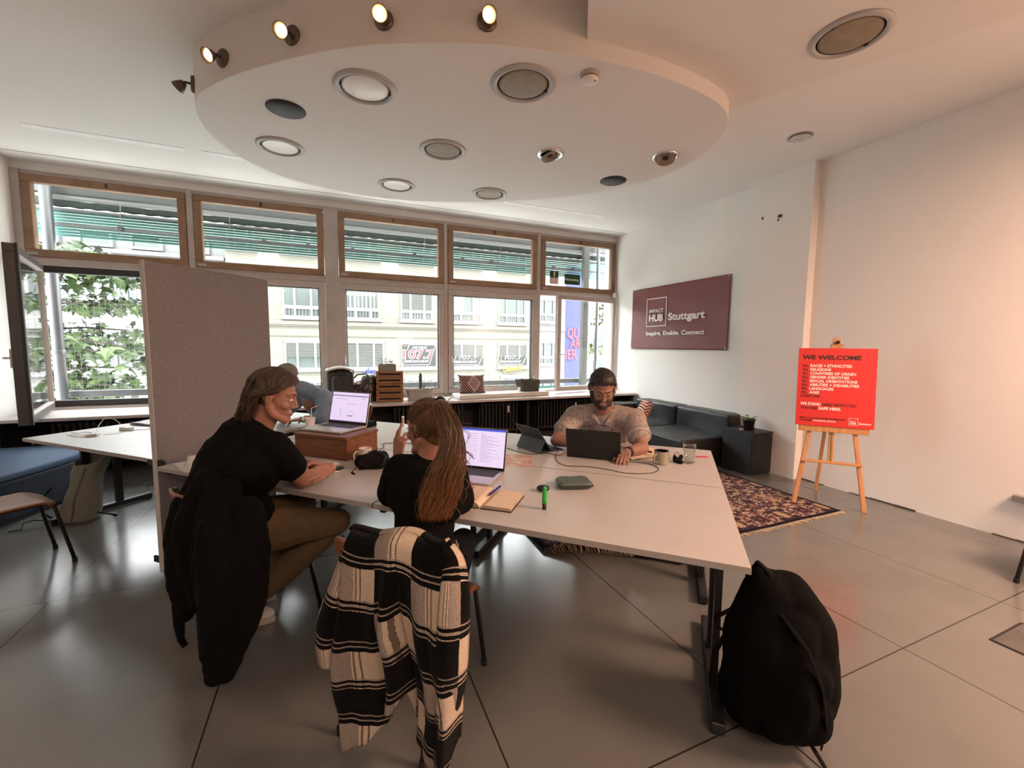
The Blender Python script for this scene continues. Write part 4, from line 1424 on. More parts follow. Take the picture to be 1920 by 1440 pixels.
# ---------------------------------------------------------------- laptops and devices
M_ALUM = mat('laptop_aluminium', (.58, .56, .55), .35, .6)
M_KEYW = mat('keyboard_well', (.03, .028, .035), .5)
M_BEZ = mat('screen_bezel', (.012, .012, .014), .3)
M_SCR = mat('screen_page', (.3, .3, .3), .4, emit=srgb(206, 190, 222), estr=.95)
M_SCB = mat('screen_dark_bar', (.05, .05, .06), .4, emit=srgb(70, 62, 90), estr=.7)
M_SCT = mat('screen_blue_bar', (.05, .05, .1), .4, emit=srgb(60, 80, 200), estr=.9)
M_SCL = mat('screen_text', (.1, .1, .1), .4, emit=srgb(150, 138, 175), estr=.85)
M_BLKL = mat('black_laptop_shell', (.012, .013, .013), .45)
def laptop(label, loc, rz, w_, d_, ang, shell, style, hs=None):
    t = thing('laptop', label, 'laptop', loc, rz)
    hs = hs or d_
    b = MB().bb((-w_ / 2, 0, 0), (w_ / 2, d_, .014)).build('base', shell, t, bevel=.004, seg=2)
    q = MB()
    n = 13
    kw = w_ * .84 / n
    for r in range(5):
        for c in range(n):
            x0 = -w_ * .42 + c * kw
            y0 = d_ * .50 + r * d_ * .085
            q.bb((x0 + .001, y0, .0142), (x0 + kw - .001, y0 + d_ * .074, .0156))
    MB().bb((-w_ * .43, d_ * .49, .0138), (w_ * .43, d_ * .94, .0146)).build('keyboard_well', M_KEYW, b)
    tag(q.build('keys', M_KEYW, b), kind='stuff')
    MB().bb((-w_ * .17, d_ * .06, .0138), (w_ * .17, d_ * .44, .0144)).build('trackpad', mat('trackpad', (.50, .48, .48), .3, .4) if shell is M_ALUM else M_KEYW, b)
    a = math.radians(ang - 90)
    R = Matrix((Vector((1, 0, 0)), Vector((0, math.cos(a), -math.sin(a))), Vector((0, math.sin(a), math.cos(a))))).transposed()
    hinge = Vector((0, d_ - .006, .012))
    F = lambda x, y, z: hinge + R @ Vector((x, y, z))
    lid = MB().box(F(0, .005, hs / 2), (w_, .007, hs), R).build('lid', shell, t, bevel=.003, seg=2)
    MB().box(F(0, .0008, hs / 2), (w_ - .004, .0016, hs - .004), R).build('bezel', M_BEZ, lid)
    MB().box(F(0, -.0006, hs / 2 + .006), (w_ - .02, .0016, hs - .026), R).build('screen', M_SCR, lid)
    W2, H2 = w_ - .02, hs - .026
    def quad(mb, u0, u1, v0, v1):
        mb.box(F((u0 + u1 - 1) / 2 * W2, -.0018, .019 + (v0 + v1) / 2 * H2), ((u1 - u0) * W2, .0006, (v1 - v0) * H2), R)
    q, q2, q3 = MB(), MB(), MB()
    if style == 'dash':
        quad(q, 0, 1, .875, .90)
        quad(q, 0, 1, .0, .025)
        for i in range(5):
            quad(q2, .27, .295, .40 - i * .055, .425 - i * .055)
        quad(q2, .42, .70, .60, .612)
        quad(q2, .10, .45, .77, .78)
        quad(q2, .55, .62, .36, .37)
        quad(q2, .60, .66, .27, .28)
        quad(q, .48, .62, .19, .215)
        quad(q, .85, .875, .80, .83)
        quad(q2, .83, .85, .62, .64)
    elif style == 'mail':
        quad(q3, 0, 1, .945, 1)
        quad(q2, .24, .245, .02, .92)
        for i in range(11):
            quad(q, .262, .276, .86 - i * .066, .876 - i * .066)
            quad(q2, .29, .46, .862 - i * .066, .870 - i * .066)
        for i in range(24):
            quad(q2, .52, .60 + .34 * ((i * 37) % 11) / 11, .84 - i * .031, .848 - i * .031)
        quad(q, .52, .535, .875, .895)
    if q.v:
        q.build('dark_bars', M_SCB, lid)
    if q2.v:
        q2.build('text_lines', M_SCL, lid)
    if q3.v:
        q3.build('title_bar', M_SCT, lid)
    return t
laptop('silver laptop on the wooden box, pale page on its screen', W(-2.515, .60, .898), TA + math.radians(-1), .355, .26, 103, M_ALUM, 'dash', .24)
laptop('silver laptop in front of the woman, mail page on its screen', W(-1.35, .42, TZ + .001), TA + math.radians(3), .34, .255, 103, M_ALUM, 'mail', .25)
o = laptop('black laptop with its lid towards the camera, used by the man in patterned shirt', W(-.77, 1.455, TZ + .001), TA + PI - math.radians(-1), .36, .235, 107, M_BLKL, 'none', .205)
# tablet on a folding keyboard stand
M_FOLIO = mat('grey_folio', (.050, .058, .056), .6, bump=.2, bscale=150)
M_TABK = mat('tablet_back', (.045, .047, .048), .4, .3)
t = thing('tablet', 'grey tablet propped on its keyboard folio beside the black laptop', 'tablet', W(-1.255, 1.28, TZ), TA + math.radians(-35) + PI)
MB().bb((-.14, -.235, 0), (.14, -.01, .006)).build('keyboard', M_FOLIO, t, bevel=.002, seg=1)
q = MB()
for r in range(5):
    for c in range(13):
        q.bb((-.132 + c * .0203, -.225 + r * .0195, .006), (-.132 + c * .0203 + .0175, -.225 + r * .0195 + .016, .0075))
tag(q.build('keys', mat('folio_keys', (.028, .030, .032), .5), t), kind='stuff')
def slab(mb, p0, p1, wx, th):
    return mb.bar(p0, p1, wx, th, (0, -1, .5))
MB().bar((0, -.005, .004), (0, -.055, .098), .28, .005, (0, 1, 0)).build('stand_flap', M_FOLIO, t)
MB().bar((0, -.112, .008), (0, .012, .178), .28, .007, (0, 1, 0)).build('screen_body', M_TABK, t, bevel=.002, seg=1)
MB().bar((0, -.112 - .006, .012), (0, .012 - .006, .178), .268, .002, (0, 1, 0)).build('display', M_BEZ, t)
MB().bar((.10, .002, .157), (.10, .009, .168), .014, .011, (0, 1, 0)).build('camera', M_BEZ, t)

# wooden box
k = NB('red_brown_wood', .45, .5)
v = k.coord(scale=(1, 4, 7))
k.col(k.ramp(k.noise(v, 6, 6, .6), [(.3, (.125, .042, .014)), (.7, (.235, .095, .035))]))
M_WBOX = k.m
t = thing('wooden_box', 'reddish brown wooden box used as a stand under the open laptop', 'box', W(-2.235, .535, TZ), TA + math.radians(1))
MB().bb((-.44, .01, .004), (0, .32, .135)).build('body', M_WBOX, t, bevel=.003, seg=1)
MB().bb((-.445, .002, .137), (.004, .325, .156)).build('lid', M_WBOX, t, bevel=.003, seg=1)
MB().bb((-.44, .004, 0), (-.42, .32, .02)).build('runner', M_WBOX, t)
MB().bb((-.02, .004, 0), (0, .32, .02)).build('runner', M_WBOX, t)
# keyboard and mouse
t = thing('keyboard', 'white compact keyboard between the man in black and the wooden box', 'keyboard', W(-2.40, .41, TZ), TA + math.radians(3))
MB().bb((-.17, -.055, 0), (.17, .06, .010)).build('body', mat('keyboard_alu', (.62, .58, .56), .4, .3), t, bevel=.003, seg=1)
q = MB()
for r in range(5):
    for c in range(15):
        q.bb((-.165 + c * .022, -.048 + r * .0205, .010), (-.165 + c * .022 + .019, -.048 + r * .0205 + .0175, .0125))
tag(q.build('keys', mat('white_keys', (.74, .70, .68), .5), t), kind='stuff')
t = thing('mouse', 'black wireless mouse with silver rim right of the white keyboard', 'mouse', W(-2.145, .345, TZ), TA + math.radians(-12))
MB().lathe([(0, 0), (.028, 0), (.031, .004), (.031, .009), (0, .010)], n=28).build('rim', M_ALUM, t, smooth=True)
q = MB().ell((0, 0, .009), (.031, .058, .016), nu=28, nv=14)
q.v = [Vector((p.x, p.y, max(p.z, .008))) for p in q.v]
q.build('shell', M_BEZ, t, smooth=True)
t.scale = (1, 1, 1)
bpy.data.objects[t.children[0].name].scale = (1, 1.85, 1)

# mugs, cup, glass
def mug(label, loc, rz, r, h, m, rim=None, nm='mug'):
    t = thing(nm, label, 'mug', loc, rz)
    MB().lathe([(0, 0), (r * .90, 0), (r * .95, .004), (r, .02), (r, h - .003), (r + .001, h), (r - .003, h), (r - .004, h - .004), (r - .004, .008), (0, .007)], n=36).build('body', m, t, smooth=True)
    pts = [Vector((r - .003, 0, h * .80))]
    for i in range(9):
        a = PI * (.5 - i / 8)
        pts.append(Vector((r + .012 + .020 * math.cos(a), 0, h * .50 + h * .29 * math.sin(a))))
    pts.append(Vector((r - .003, 0, h * .22)))
    MB().tube(pts, .0065, 10, sq=.75).build('handle', m, t, smooth=True)
    if rim:
        MB().lathe([(r - .003, h - .001), (r + .0018, h - .001), (r + .0018, h + .0015), (r - .003, h + .0015), (r - .003, h - .001)], n=36).build('rim', rim, t, smooth=True)
    return t
M_MUGW = mat('cream_enamel', (.70, .63, .58), .25, coat=.5)
M_MUGG = mat('sage_enamel', (.30, .29, .22), .3, coat=.4)
mug('white mug at the right front corner of the wooden box', W(-2.125, .585, TZ), PI + .15, .040, .090, M_MUGW)
mug('grey green mug with dark rim in front of the black face mask', W(-.335, 1.275, TZ), PI + .2, .045, .088, M_MUGG, mat('mug_rim', (.10, .09, .08), .4))
t = thing('cup', 'white cup with a straw beyond the man in black', 'cup', W(-3.16, 1.14, TZ))
MB().lathe([(0, 0), (.028, 0), (.036, .06), (.042, .125), (.045, .128), (.043, .13), (.039, .126), (.032, .03), (0, .01)], n=30).build('body', M_WHITEP, t, smooth=True)
MB().tube([(.01, 0, .02), (.012, .004, .21), (.06, .01, .225)], .0035, 8).build('straw', mat('cream_straw', (.75, .70, .60), .5), t, smooth=True)
M_GL = glassmat('drinking_glass', (.93, .94, .94))
M_WAT = glassmat('water', (.97, .98, .98))
t = thing('water_glass', 'faceted water glass standing on the far right table corner', 'glass', W(-.165, 1.40, TZ))
q = MB()
prof = [(0, .0), (.032, 0), (.034, .006), (.0355, .045), (.037, .075), (.0405, .085), (.042, .125), (.0405, .126), (.039, .088), (.0335, .07), (.031, .016), (0, .014)]
n = 40
vs, fs = [], []
for r, z in prof:
    for kx in range(n):
        a = 2 * PI * kx / n
        rr = r * (1 - (.045 * (1 if kx % 4 < 2 else 0)) * (1 if .005 < z < .08 and r > .034 else 0))
        vs.append((rr * math.cos(a), rr * math.sin(a), z))
for i in range(len(prof) - 1):
    for kx in range(n):
        a, b = i * n + kx, i * n + (kx + 1) % n
        fs.append((a, b, b + n, a + n))
MB().add(vs, fs).build('tumbler', M_GL, t, smooth=True)
MB().lathe([(0, .0155), (.0305, .0165), (.033, .069), (.036, .080), (0, .080)], n=36).build('water', M_WAT, t, smooth=True)

# notebooks, pens, papers
M_PAGE = mat('cream_paper', (.72, .56, .43), .75)
M_PAGEE = mat('page_edges', (.48, .38, .27), .8, var=.25, vscale=200, aniso=(1, 1, 8))
M_BKC = mat('black_cover', (.012, .010, .010), .5)
def notebook(label, loc, rz, pw, ph, hl, hr, ribbon=True):
    t = thing('notebook', label, 'notebook', loc, rz)
    MB().bb((-pw - .004, -.003, 0), (pw + .004, ph + .003, .004)).build('cover', M_BKC, t, bevel=.001, seg=1)
    for sx, hh, nm in ((-1, hl, 'left_pages'), (1, hr, 'right_pages')):
        q = MB()
        def zf(s_):
            return .004 + hh * (1 - (1 - min(1, s_ / .22)) ** 2 * .85) * (1 - .12 * s_ * s_)
        N = 16
        vs, fs = [], []
        for i in range(N + 1):
            s_ = i / N
            for yy in (0, ph):
                vs += [(sx * pw * s_, yy, .0042), (sx * pw * s_, yy, zf(s_))]
        for i in range(N):
            a = i * 4
            b = a + 4
            fs += [(a + 1, b + 1, b + 3, a + 3), (a, a + 1, b + 1, b), (a + 2, b + 2, b + 3, a + 3), (a, b, b + 2, a + 2)]
        fs += [(N * 4, N * 4 + 1, N * 4 + 3, N * 4 + 2)]
        q.add(vs, fs)
        q.mi = [0 if f in (0,) else 1 for f in [0] * len(fs)]
        q.mi = []
        for i in range(N):
            q.mi += [0, 1, 1, 1]
        q.mi += [1]
        q.build(nm, [M_PAGE, M_PAGEE], t, smooth=False)
    if ribbon:
        MB().tube([(.004, .02, .006), (0, -.01, .004), (-.012, -.035, .002), (-.02, -.055, .0015)], [.003, .003, .003, .002], 6, sq=.3).build('ribbon', mat('ribbon_pale', (.60, .46, .36), .7), t)
    return t
notebook('open cream notebook beside the woman, blue pen lying on it', W(-1.10, .135, TZ), TA + math.radians(4), .150, .225, .026, .016)
notebook('open notebook beside the elbow of the man in the patterned shirt', W(-.405, 1.40, TZ), TA + math.radians(45), .165, .235, .012, .016, False)
def pen(label, p0, p1, r, m, mtip=None, nm='pen', cat='pen'):
    p0, p1 = Vector(p0), Vector(p1)
    t = thing(nm, label, cat, p0)
    d = p1 - p0
    MB().tube([d * .08, d * .1, d * .95, d], [r * .7, r, r, r * .8], 10).build('barrel', m, t, smooth=True)
    MB().tube([Vector((0, 0, 0)), d * .08], [r * .2, r * .7], 10).build('tip', mtip or m, t, smooth=True)
    MB().bar(d * .62 + Vector((0, 0, r * 1.1)), d * .96 + Vector((0, 0, r * 1.15)), .003, .0015).build('clip', mtip or m, t)
    return t
M_BLUEP = mat('blue_pen', (.025, .028, .13), .35)
pen('blue ballpoint pen on the open notebook beside the woman', W(-1.105, .245, TZ + .0255), W(-1.10, .39, TZ + .0295), .0055, M_BLUEP)
pen('dark pen on the far notebook by the grey green mug', W(-.535, 1.53, TZ + .023), W(-.40, 1.47, TZ + .025), .0055, M_BKC)
pen('pink pencil lying right of the water glass', W(-.125, 1.545, TZ + .0045), W(-.035, 1.575, TZ + .0045), .0045, mat('pink_pencil', (.60, .05, .10), .4), M_BEECH, 'pencil', 'pencil')
M_NEON = mat('highlighter_green', (.03, .46, .05), .35)
t = thing('highlighter', 'green highlighter standing upright on its black cap end', 'highlighter', W(-.82, .245, TZ), TA + .4)
MB().lathe([(0, 0), (.0095, 0), (.0100, .004), (.0100, .030), (0, .030)], n=24).build('end_cap', M_BKC, t, smooth=True)
q = MB().lathe([(0, .030), (.0115, .030), (.0118, .05), (.0105, .075), (.0085, .10), (.006, .108), (0, .109)], n=24)
q.build('cap', M_NEON, t, smooth=True)
MB().bb((-.004, -.0145, .055), (.004, -.010, .103)).build('clip', M_NEON, t, bevel=.001, seg=1)
t = thing('earbud_case', 'small black earbud case behind the green highlighter', 'earbud case', W(-.895, .475, TZ), TA + .3)
q = MB().ell((0, 0, .018), (.034, .024, .018), nu=28, nv=16)
q.build('case', M_BEZ, t, smooth=True)
MB().lathe([(.0345, 0), (.0352, .0008), (.0345, .0016)], (0, 0, .021), 28).build('seam', M_GAP, t)
t.children[1].scale = (1, .71, 1)
M_TEAL = mat('grey_green_leather', (.075, .105, .088), .5, bump=.25, bscale=70)
t = thing('zip_pouch', 'grey green zipped pouch lying in the middle of the front table', 'pouch', W(-.765, .615, TZ), TA + math.radians(26))
def pouch(u, w_, sg):
    a, b = 2 * u - 1, 2 * w_ - 1
    e = max(0, (1 - a ** 6) * (1 - b ** 6)) ** .5
    z = .022 + sg * (.022 * e) + (.006 * mnoise.noise(Vector((a * 2, b * 2, 1))) * e if sg > 0 else 0)
    return Vector((a * .095 * (1 - .05 * b * b), b * .066 * (1 - .04 * a * a), z))
q = MB()
for sg in (-1, 1):
    q.grid(lambda u, w_, sg=sg: pouch(u, w_, sg), 24, 18)
weld(q.build('body', M_TEAL, t, smooth=True))
zp = [pouch(u, w_, 1) * 1 for u, w_ in [(i / 20, 0) for i in range(21)] + [(1, i / 12) for i in range(13)]]
MB().tube([Vector((p.x * 1.008, p.y * 1.01, .0215)) for p in zp], .0032, 6).build('zip', mat('zip_dark', (.02, .025, .025), .5), t, smooth=True)
MB().tube([(.094, .055, .022), (.106, .062, .014)], .003, 6).build('zip_pull', M_CHROME, t)
k = NB('printed_leaflet', .5, .4)
v = k.coord()
k.col(k.ramp(k.noise(v, 9, 3), [(.42, (.62, .50, .45)), (.55, (.48, .25, .17)), (.62, (.66, .56, .52))]))
tag(MB().bb((-.105, -.15, 0), (.105, .15, .0012)).build('leaflet', k.m, loc=W(-1.235, .985, TZ + .0003), rotz=TA + math.radians(20)), 'printed leaflet with reddish picture lying behind the woman\'s laptop', 'leaflet')
M_PAPER = mat('white_paper', (.70, .67, .65), .8)
for i, (da, db, dr, lb) in enumerate(((-3.02, .13, 10, 'loose white sheet at the bottom beside the felt screen'), (-2.98, .15, -6, 'loose white sheet on top, curling, beside the felt screen'))):
    t = MB().grid(lambda u, w_, i=i: Vector(((u - .5) * .21, (w_ - .5) * .297, .0015 + .002 * i + (.055 * i) * max(0, w_ - .45) ** 2 * 2)), 10, 14).build('paper_sheet', M_PAPER, solid=.0006, loc=W(da, db, TZ + .0005), rotz=TA + math.radians(60 + dr), smooth=True)
    tag(t, lb, 'paper', 'loose papers beside the felt screen')
# black face mask
M_BLKC = mat('black_cloth', (.005, .005, .0055), .9, bump=.3, bscale=120, spec=.25)
t = thing('face_mask', 'crumpled black cloth face mask between mug and water glass', 'face mask', W(-.235, 1.335, TZ), TA)
fuse(MB().ell((0, 0, .018), (.030, .020, .020)).ell((.015, .004, .035), (.014, .016, .026), Matrix.Rotation(.4, 3, 'Y')).ell((-.014, .01, .030), (.016, .014, .024), Matrix.Rotation(-.5, 3, 'Y')).ell((.024, -.012, .012), (.018, .016, .012)), 'cloth', M_BLKC, t, .003, 2, dispfn=lambda p: .006 * mnoise.noise(p * 40))
MB().tube([(.035, 0, .01), (.06, -.01, .006), (.085, .015, .006), (.105, .035, .012)], .002, 6).build('ear_loop', M_BLKC, t)
MB().tube([(-.03, .01, .02), (-.02, .02, .06), (0, .02, .07), (.01, .015, .045)], .002, 6).build('ear_loop', M_BLKC, t)
# black camera bag
t = thing('camera_bag', 'small black strap bag between the white mug and the woman', 'bag', W(-1.985, .475, TZ), TA + .5)
t.scale = (.88, .88, .88)
q = MB()
q.cap((-.07, 0, .05), (.06, .02, .05), .048, .052)
q.cap((-.05, .05, .045), (.06, .06, .06), .045, .05)
q.cap((0, .02, .08), (.04, .03, .085), .035)
q.box((0, .02, .03), (.16, .11, .06))
fuse(q, 'body', M_BLKC, t, .006, 3, dispfn=lambda p: .006 * mnoise.noise(p * 22))
MB().tube([(-.05, -.04, .05), (-.10, -.06, .02), (-.115, -.10, .005), (-.085, -.14, .004)], .007, 6, sq=.35).build('strap', M_BLKC, t)
MB().tube([(-.02, -.05, .09), (-.015, -.03, .125), (.03, .0, .13), (.06, .0, .10)], .005, 6).build('grip', M_BEZ, t, smooth=True)
MB().tube([(.04, -.05, .02), (.09, -.07, .05), (.10, -.02, .09), (.05, .0, .10)], .004, 6).build('cord', M_CABLE if 'M_CABLE' in globals() else M_BEZ, t, smooth=True)
# cables
M_CABB = mat('black_cable', (.02, .015, .013), .5)
M_CABW = mat('white_cable', (.72, .68, .66), .45)
def cable(label, pts, r, m, nm='cable', lift=None):
    P = [Vector((p[0], p[1], p[2] if len(p) > 2 else 0)) for p in pts]
    C_ = spline(P, 6, False)
    w0 = W(P[0].x, P[0].y, TZ + r + .0005)
    return tag(MB().tube([W(p.x, p.y, TZ + r + .0005 + p.z) - w0 for p in C_], r, 7).build(nm, m, smooth=True, loc=w0), label, 'cable')
cable('long black cable looping between the tablet and the black laptop', [(-1.414, 1.276), (-1.273, 1.193), (-1.176, 1.18), (-1.091, 1.243), (-1.009, 1.224), (-.975, 1.30, .004), (-1.009, 1.378, .006), (-1.032, 1.312, .006), (-1.014, 1.171), (-.963, 1.047), (-.89, .988), (-.771, 1.017), (-.647, 1.005), (-.537, .971), (-.456, .986), (-.377, 1.038), (-.345, 1.131), (-.375, 1.206), (-.443, 1.245), (-.568, 1.23)], .0022, M_CABB)
cable('tangled white charging cable on the left table', [(-4.90, .315), (-4.771, .285), (-4.672, .283), (-4.636, .321), (-4.674, .374, .004), (-4.79, .42), (-4.866, .412), (-4.831, .353, .004), (-4.90, .364), (-4.91, .338, .004), (-4.824, .309), (-4.703, .324, .005), (-4.711, .405), (-4.80, .48, .05), (-4.85, .56, .10), (-4.82, .62, .06), (-4.72, .60, .01)], .0025, M_CABW)
cable('thin white cable running along the left table to the felt screen', [(-4.595, .408), (-4.568, .491), (-4.611, .599), (-4.553, .666), (-4.498, .711), (-4.2, .75), (-3.9, .85), (-3.6, .9)], .002, M_CABW)
cable('grey cable on the table right of the wooden box', [(-2.21, .80), (-2.26, .95), (-2.32, 1.05), (-2.10, 1.14), (-1.95, 1.12)], .0025, M_CABB)
cable('grey cable curving up beside the white cup', [(-3.2, 1.26), (-3.10, 1.30, .05), (-3.0, 1.28, .09), (-2.88, 1.20, .08), (-2.80, 1.15, .03), (-2.78, 1.1)], .004, mat('grey_thick_cable', (.40, .37, .36), .5))
t = thing('power_adapter', 'white power adapter brick among the white cables', 'power adapter', W(-4.66, .60, TZ), TA + .2)
MB().bb((-.05, -.025, 0), (.05, .025, .028)).build('brick', M_WHITEP, t, bevel=.006, seg=2)
MB().bb((-.03, -.018, .028), (.0, .018, .0285)).build('label_patch', mat('orange_patch', (.50, .20, .10), .5), t)
t = thing('cable_plug', 'white plug lying in front of the cables on the left table', 'plug', W(-4.62, .345, TZ), TA + .9)
MB().bb((-.035, -.016, 0), (.035, .016, .022)).build('body', M_WHITEP, t, bevel=.007, seg=2)
MB().cyl((.035, .006, .011), (.052, .006, .011), .003, n=8).build('prong', M_CHROME, t)
MB().cyl((.035, -.006, .011), (.052, -.006, .011), .003, n=8).build('prong', M_CHROME, t)
t = thing('folded_laptop_sleeve', 'flat grey sleeve with folded flap lying on the left table', 'sleeve', W(-4.72, .93, TZ), TA + .12)
M_SLV = mat('grey_sleeve', (.24, .23, .235), .5, bump=.2, bscale=40)
MB().grid(lambda u, w_: Vector(((u - .5) * .42, (w_ - .5) * .30, .012 + .006 * mnoise.noise(Vector((u * 3, w_ * 3, 0))))), 20, 16).build('body', M_SLV, t, solid=.018, smooth=True)
MB().grid(lambda u, w_: Vector((-.05 + u * .24, -.05 + w_ * .18, .027 + .008 * math.sin(u * 5))), 12, 8).build('flap', M_SLV, t, solid=.004, smooth=True)
t = thing('eyeglasses', 'wire eyeglasses on the left table against the felt screen', 'eyeglasses', W(-3.62, .36, TZ), TA + 1.0)
M_WIRE = mat('dark_wire', (.12, .11, .10), .4, .6)
for sx in (-1, 1):
    pts = [Vector((sx * .035 + .026 * math.cos(a_ * PI / 8), 0, .024 + .021 * math.sin(a_ * PI / 8))) for a_ in range(17)]
    MB().tube(pts, .0014, 6, cap=False).build('rim', M_WIRE, t)
    MB().tube([(sx * .062, 0, .03), (sx * .065, .06, .028), (sx * .064, .12, .02), (sx * .062, .14, .004)], .0014, 6).build('temple', M_WIRE, t)
MB().tube([(-.010, 0, .026), (0, -.002, .030), (.010, 0, .026)], .0014, 6).build('bridge', M_WIRE, t)
# black case on the far table with white earphone cable
t = thing('equipment_case', 'flat black case on the table in front of the man in blue', 'case', W(-3.05, 1.50, TZ), TA - .1)
MB().bb((-.20, -.13, 0), (.20, .13, .05)).build('body', M_BLKC, t, bevel=.012, seg=3)
MB().tube([(-.05, -.02, .052), (-.02, -.06, .053), (.05, -.07, .053), (.10, -.03, .053), (.06, .02, .053), (.0, .01, .053), (.03, -.04, .053)], .0022, 6).build('earphone_cord', M_CABW, t, smooth=True)

# ---------------------------------------------------------------- things on the sill
SZ = .68
k = NB('drawer_pine', .45, .5)
v = k.coord(scale=(1, 1, 6))
k.col(k.ramp(k.noise(v, 9, 6, .6), [(.3, (.20, .085, .03)), (.7, (.34, .165, .065))]))
M_PINE = k.m
M_SLOT = mat('drawer_slot', (.012, .008, .006), .8)
t = thing('drawer_tower', 'wooden tower of five small drawers standing on the sill', 'drawer unit', (.76, 6.20, SZ), math.radians(-6))
MB().bb((-.185, .012, 0), (.185, .27, .44)).build('carcass', M_PINE, t, bevel=.003, seg=1)
for i in range(5):
    z0 = .004 + i * .087
    d_ = MB().bb((-.183, -.006 - .003 * (i % 2), z0), (.183, .014, z0 + .081)).build('drawer', M_PINE, t, bevel=.003, seg=1)
    q = MB()
    y0 = -.0075 - .003 * (i % 2)
    q.prism([(-.135 + .014 * math.cos(a_), .045 + .014 * math.sin(a_)) for a_ in [PI / 2 + PI * j / 8 for j in range(9)]] + [(.135 + .014 * math.cos(a_), .045 + .014 * math.sin(a_)) for a_ in [-PI / 2 + PI * j / 8 for j in range(9)]], 0, .004)
    q.v = [Vector((p.x, y0 + p.z, z0 + p.y)) for p in q.v]
    q.build('grip_slot', M_SLOT, d_)
M_STONE = mat('grey_planter', (.24, .235, .22), .8, bump=.3, bscale=50)
M_DKL = mat('dark_seedling', (.045, .06, .025), .6)
t = thing('seedling_planter', 'grey planter with seedlings on top of the drawer tower', 'planter', (.74, 6.33, SZ + .441))
MB().prism([(-.12, -.06), (.12, -.06), (.12, .06), (-.12, .06)], 0, .09).build('pot', M_STONE, t, bevel=.006)
MB().bb((-.11, -.05, .088), (.11, .05, .093)).build('soil', M_SOIL, t)
q = MB()
rng = random.Random(9)
for i in range(16):
    p = Vector((rng.uniform(-.10, .10), rng.uniform(-.04, .04), .09))
    h_ = Vector((rng.gauss(0, .035), rng.gauss(0, .02), rng.uniform(.03, .085)))
    q.tube([p, p + h_ * .5 + Vector((.004, 0, 0)), p + h_], .0018, 5)
    for j in range(2):
        an = rng.uniform(0, 6.3)
        leaf(q, p + h_, (math.cos(an), math.sin(an), .25), rng.uniform(.03, .055), .028)
tag(q.build('seedlings', M_DKL, t, smooth=True), kind='stuff')
# wire planter with cactus
M_ZINC = mat('zinc_ribbed', (.36, .35, .33), .5, .4, var=.15, vscale=12)
t = thing('zinc_planter', 'ribbed grey metal planter with a tall cactus on the sill', 'planter', (1.19, 6.32, SZ), math.radians(4))
q = MB()
def taper(mb, w0, d0, w1, d1, h, z0=0, th=.006):
    o_ = [(-1, -1), (1, -1), (1, 1), (-1, 1)]
    vs = [(x * w0 / 2, y * d0 / 2, z0) for x, y in o_] + [(x * w1 / 2, y * d1 / 2, z0 + h) for x, y in o_]
    vs += [(x * (w1 / 2 - th), y * (d1 / 2 - th), z0 + h) for x, y in o_] + [(x * (w0 / 2 - th), y * (d0 / 2 - th), z0 + th) for x, y in o_]
    fs = [(3, 2, 1, 0)] + [(i, (i + 1) % 4, 4 + (i + 1) % 4, 4 + i) for i in range(4)] + [(4 + i, 4 + (i + 1) % 4, 8 + (i + 1) % 4, 8 + i) for i in range(4)] + [(8 + i, 8 + (i + 1) % 4, 12 + (i + 1) % 4, 12 + i) for i in range(4)] + [(12, 13, 14, 15)]
    return mb.add(vs, fs)
taper(q, .30, .17, .36, .21, .17)
q.build('trough', M_ZINC, t)
for i in range(5):
    w_ = .303 + i * .012
    MB().bb((-w_ / 2 - .004, -(.172 + i * .008) / 2 - .004, .018 + i * .034), (w_ / 2 + .004, -(.172 + i * .008) / 2 + .003, .024 + i * .034)).build('rib', M_ZINC, t)
MB().bb((-.19, -.115, .165), (.19, -.095, .178)).build('lip', M_ZINC, t)
MB().bb((-.165, -.09, .13), (.165, .09, .14)).build('soil', M_SOIL, t)
M_CACT = mat('cactus_green', (.10, .13, .075), .7, bump=.5, bscale=60)
MB().lathe([(.020, .13), (.024, .2), (.021, .25), (.026, .30), (.024, .36), (.012, .395), (0, .40)], (.03, .02, 0), 12).build('cactus', M_CACT, t, smooth=True)
MB().tube([(.075, .01, .13), (.08, .01, .20), (.085, .012, .23)], [.008, .012, .004], 8).build('cactus_shoot', M_CACT, t, smooth=True)
# seat pad, cushion, folded planter
tag(MB().bb((0, 0, 0), (1.56, .36, .065)).build('seat_pad', mat('cream_pad', (.62, .58, .54), .8, bump=.15, bscale=150), bevel=.014, seg=3, loc=(1.76, 6.12, SZ), rotz=math.radians(4)), 'long off white seat pad lying on the sill', 'seat pad')
k = NB('kelim_cloth', .9, .2)
v = k.coord()
x, y, z = k.sep(v)
d1 = k.math('ABSOLUTE', k.math('SUBTRACT', k.math('FRACT', k.math('MULTIPLY', k.math('ADD', x, k.math('MULTIPLY', z, .8)), 24)), .5))
d2 = k.math('ABSOLUTE', k.math('SUBTRACT', k.math('FRACT', k.math('MULTIPLY', k.math('SUBTRACT', x, k.math('MULTIPLY', z, .8)), 24)), .5))
li = k.math('LESS_THAN', k.math('MINIMUM', d1, d2), .10)
dd = k.math('ADD', k.math('ABSOLUTE', k.math('SUBTRACT', x, .02)), k.math('MULTIPLY', k.math('ABSOLUTE', z), .75))
ringd = k.math('LESS_THAN', k.math('ABSOLUTE', k.math('SUBTRACT', dd, .095)), .010)
ind = k.math('LESS_THAN', dd, .095)
dots = k.math('LESS_THAN', k.voro(v, 48, 'Distance'), .30)
base_ = k.mix(li, (.050, .016, .018), (.46, .33, .29))
base_ = k.mix(ind, base_, k.mix(dots, (.33, .21, .19), (.06, .02, .022)))
k.col(k.mix(ringd, base_, (.50, .36, .32)))
M_KEL = k.m
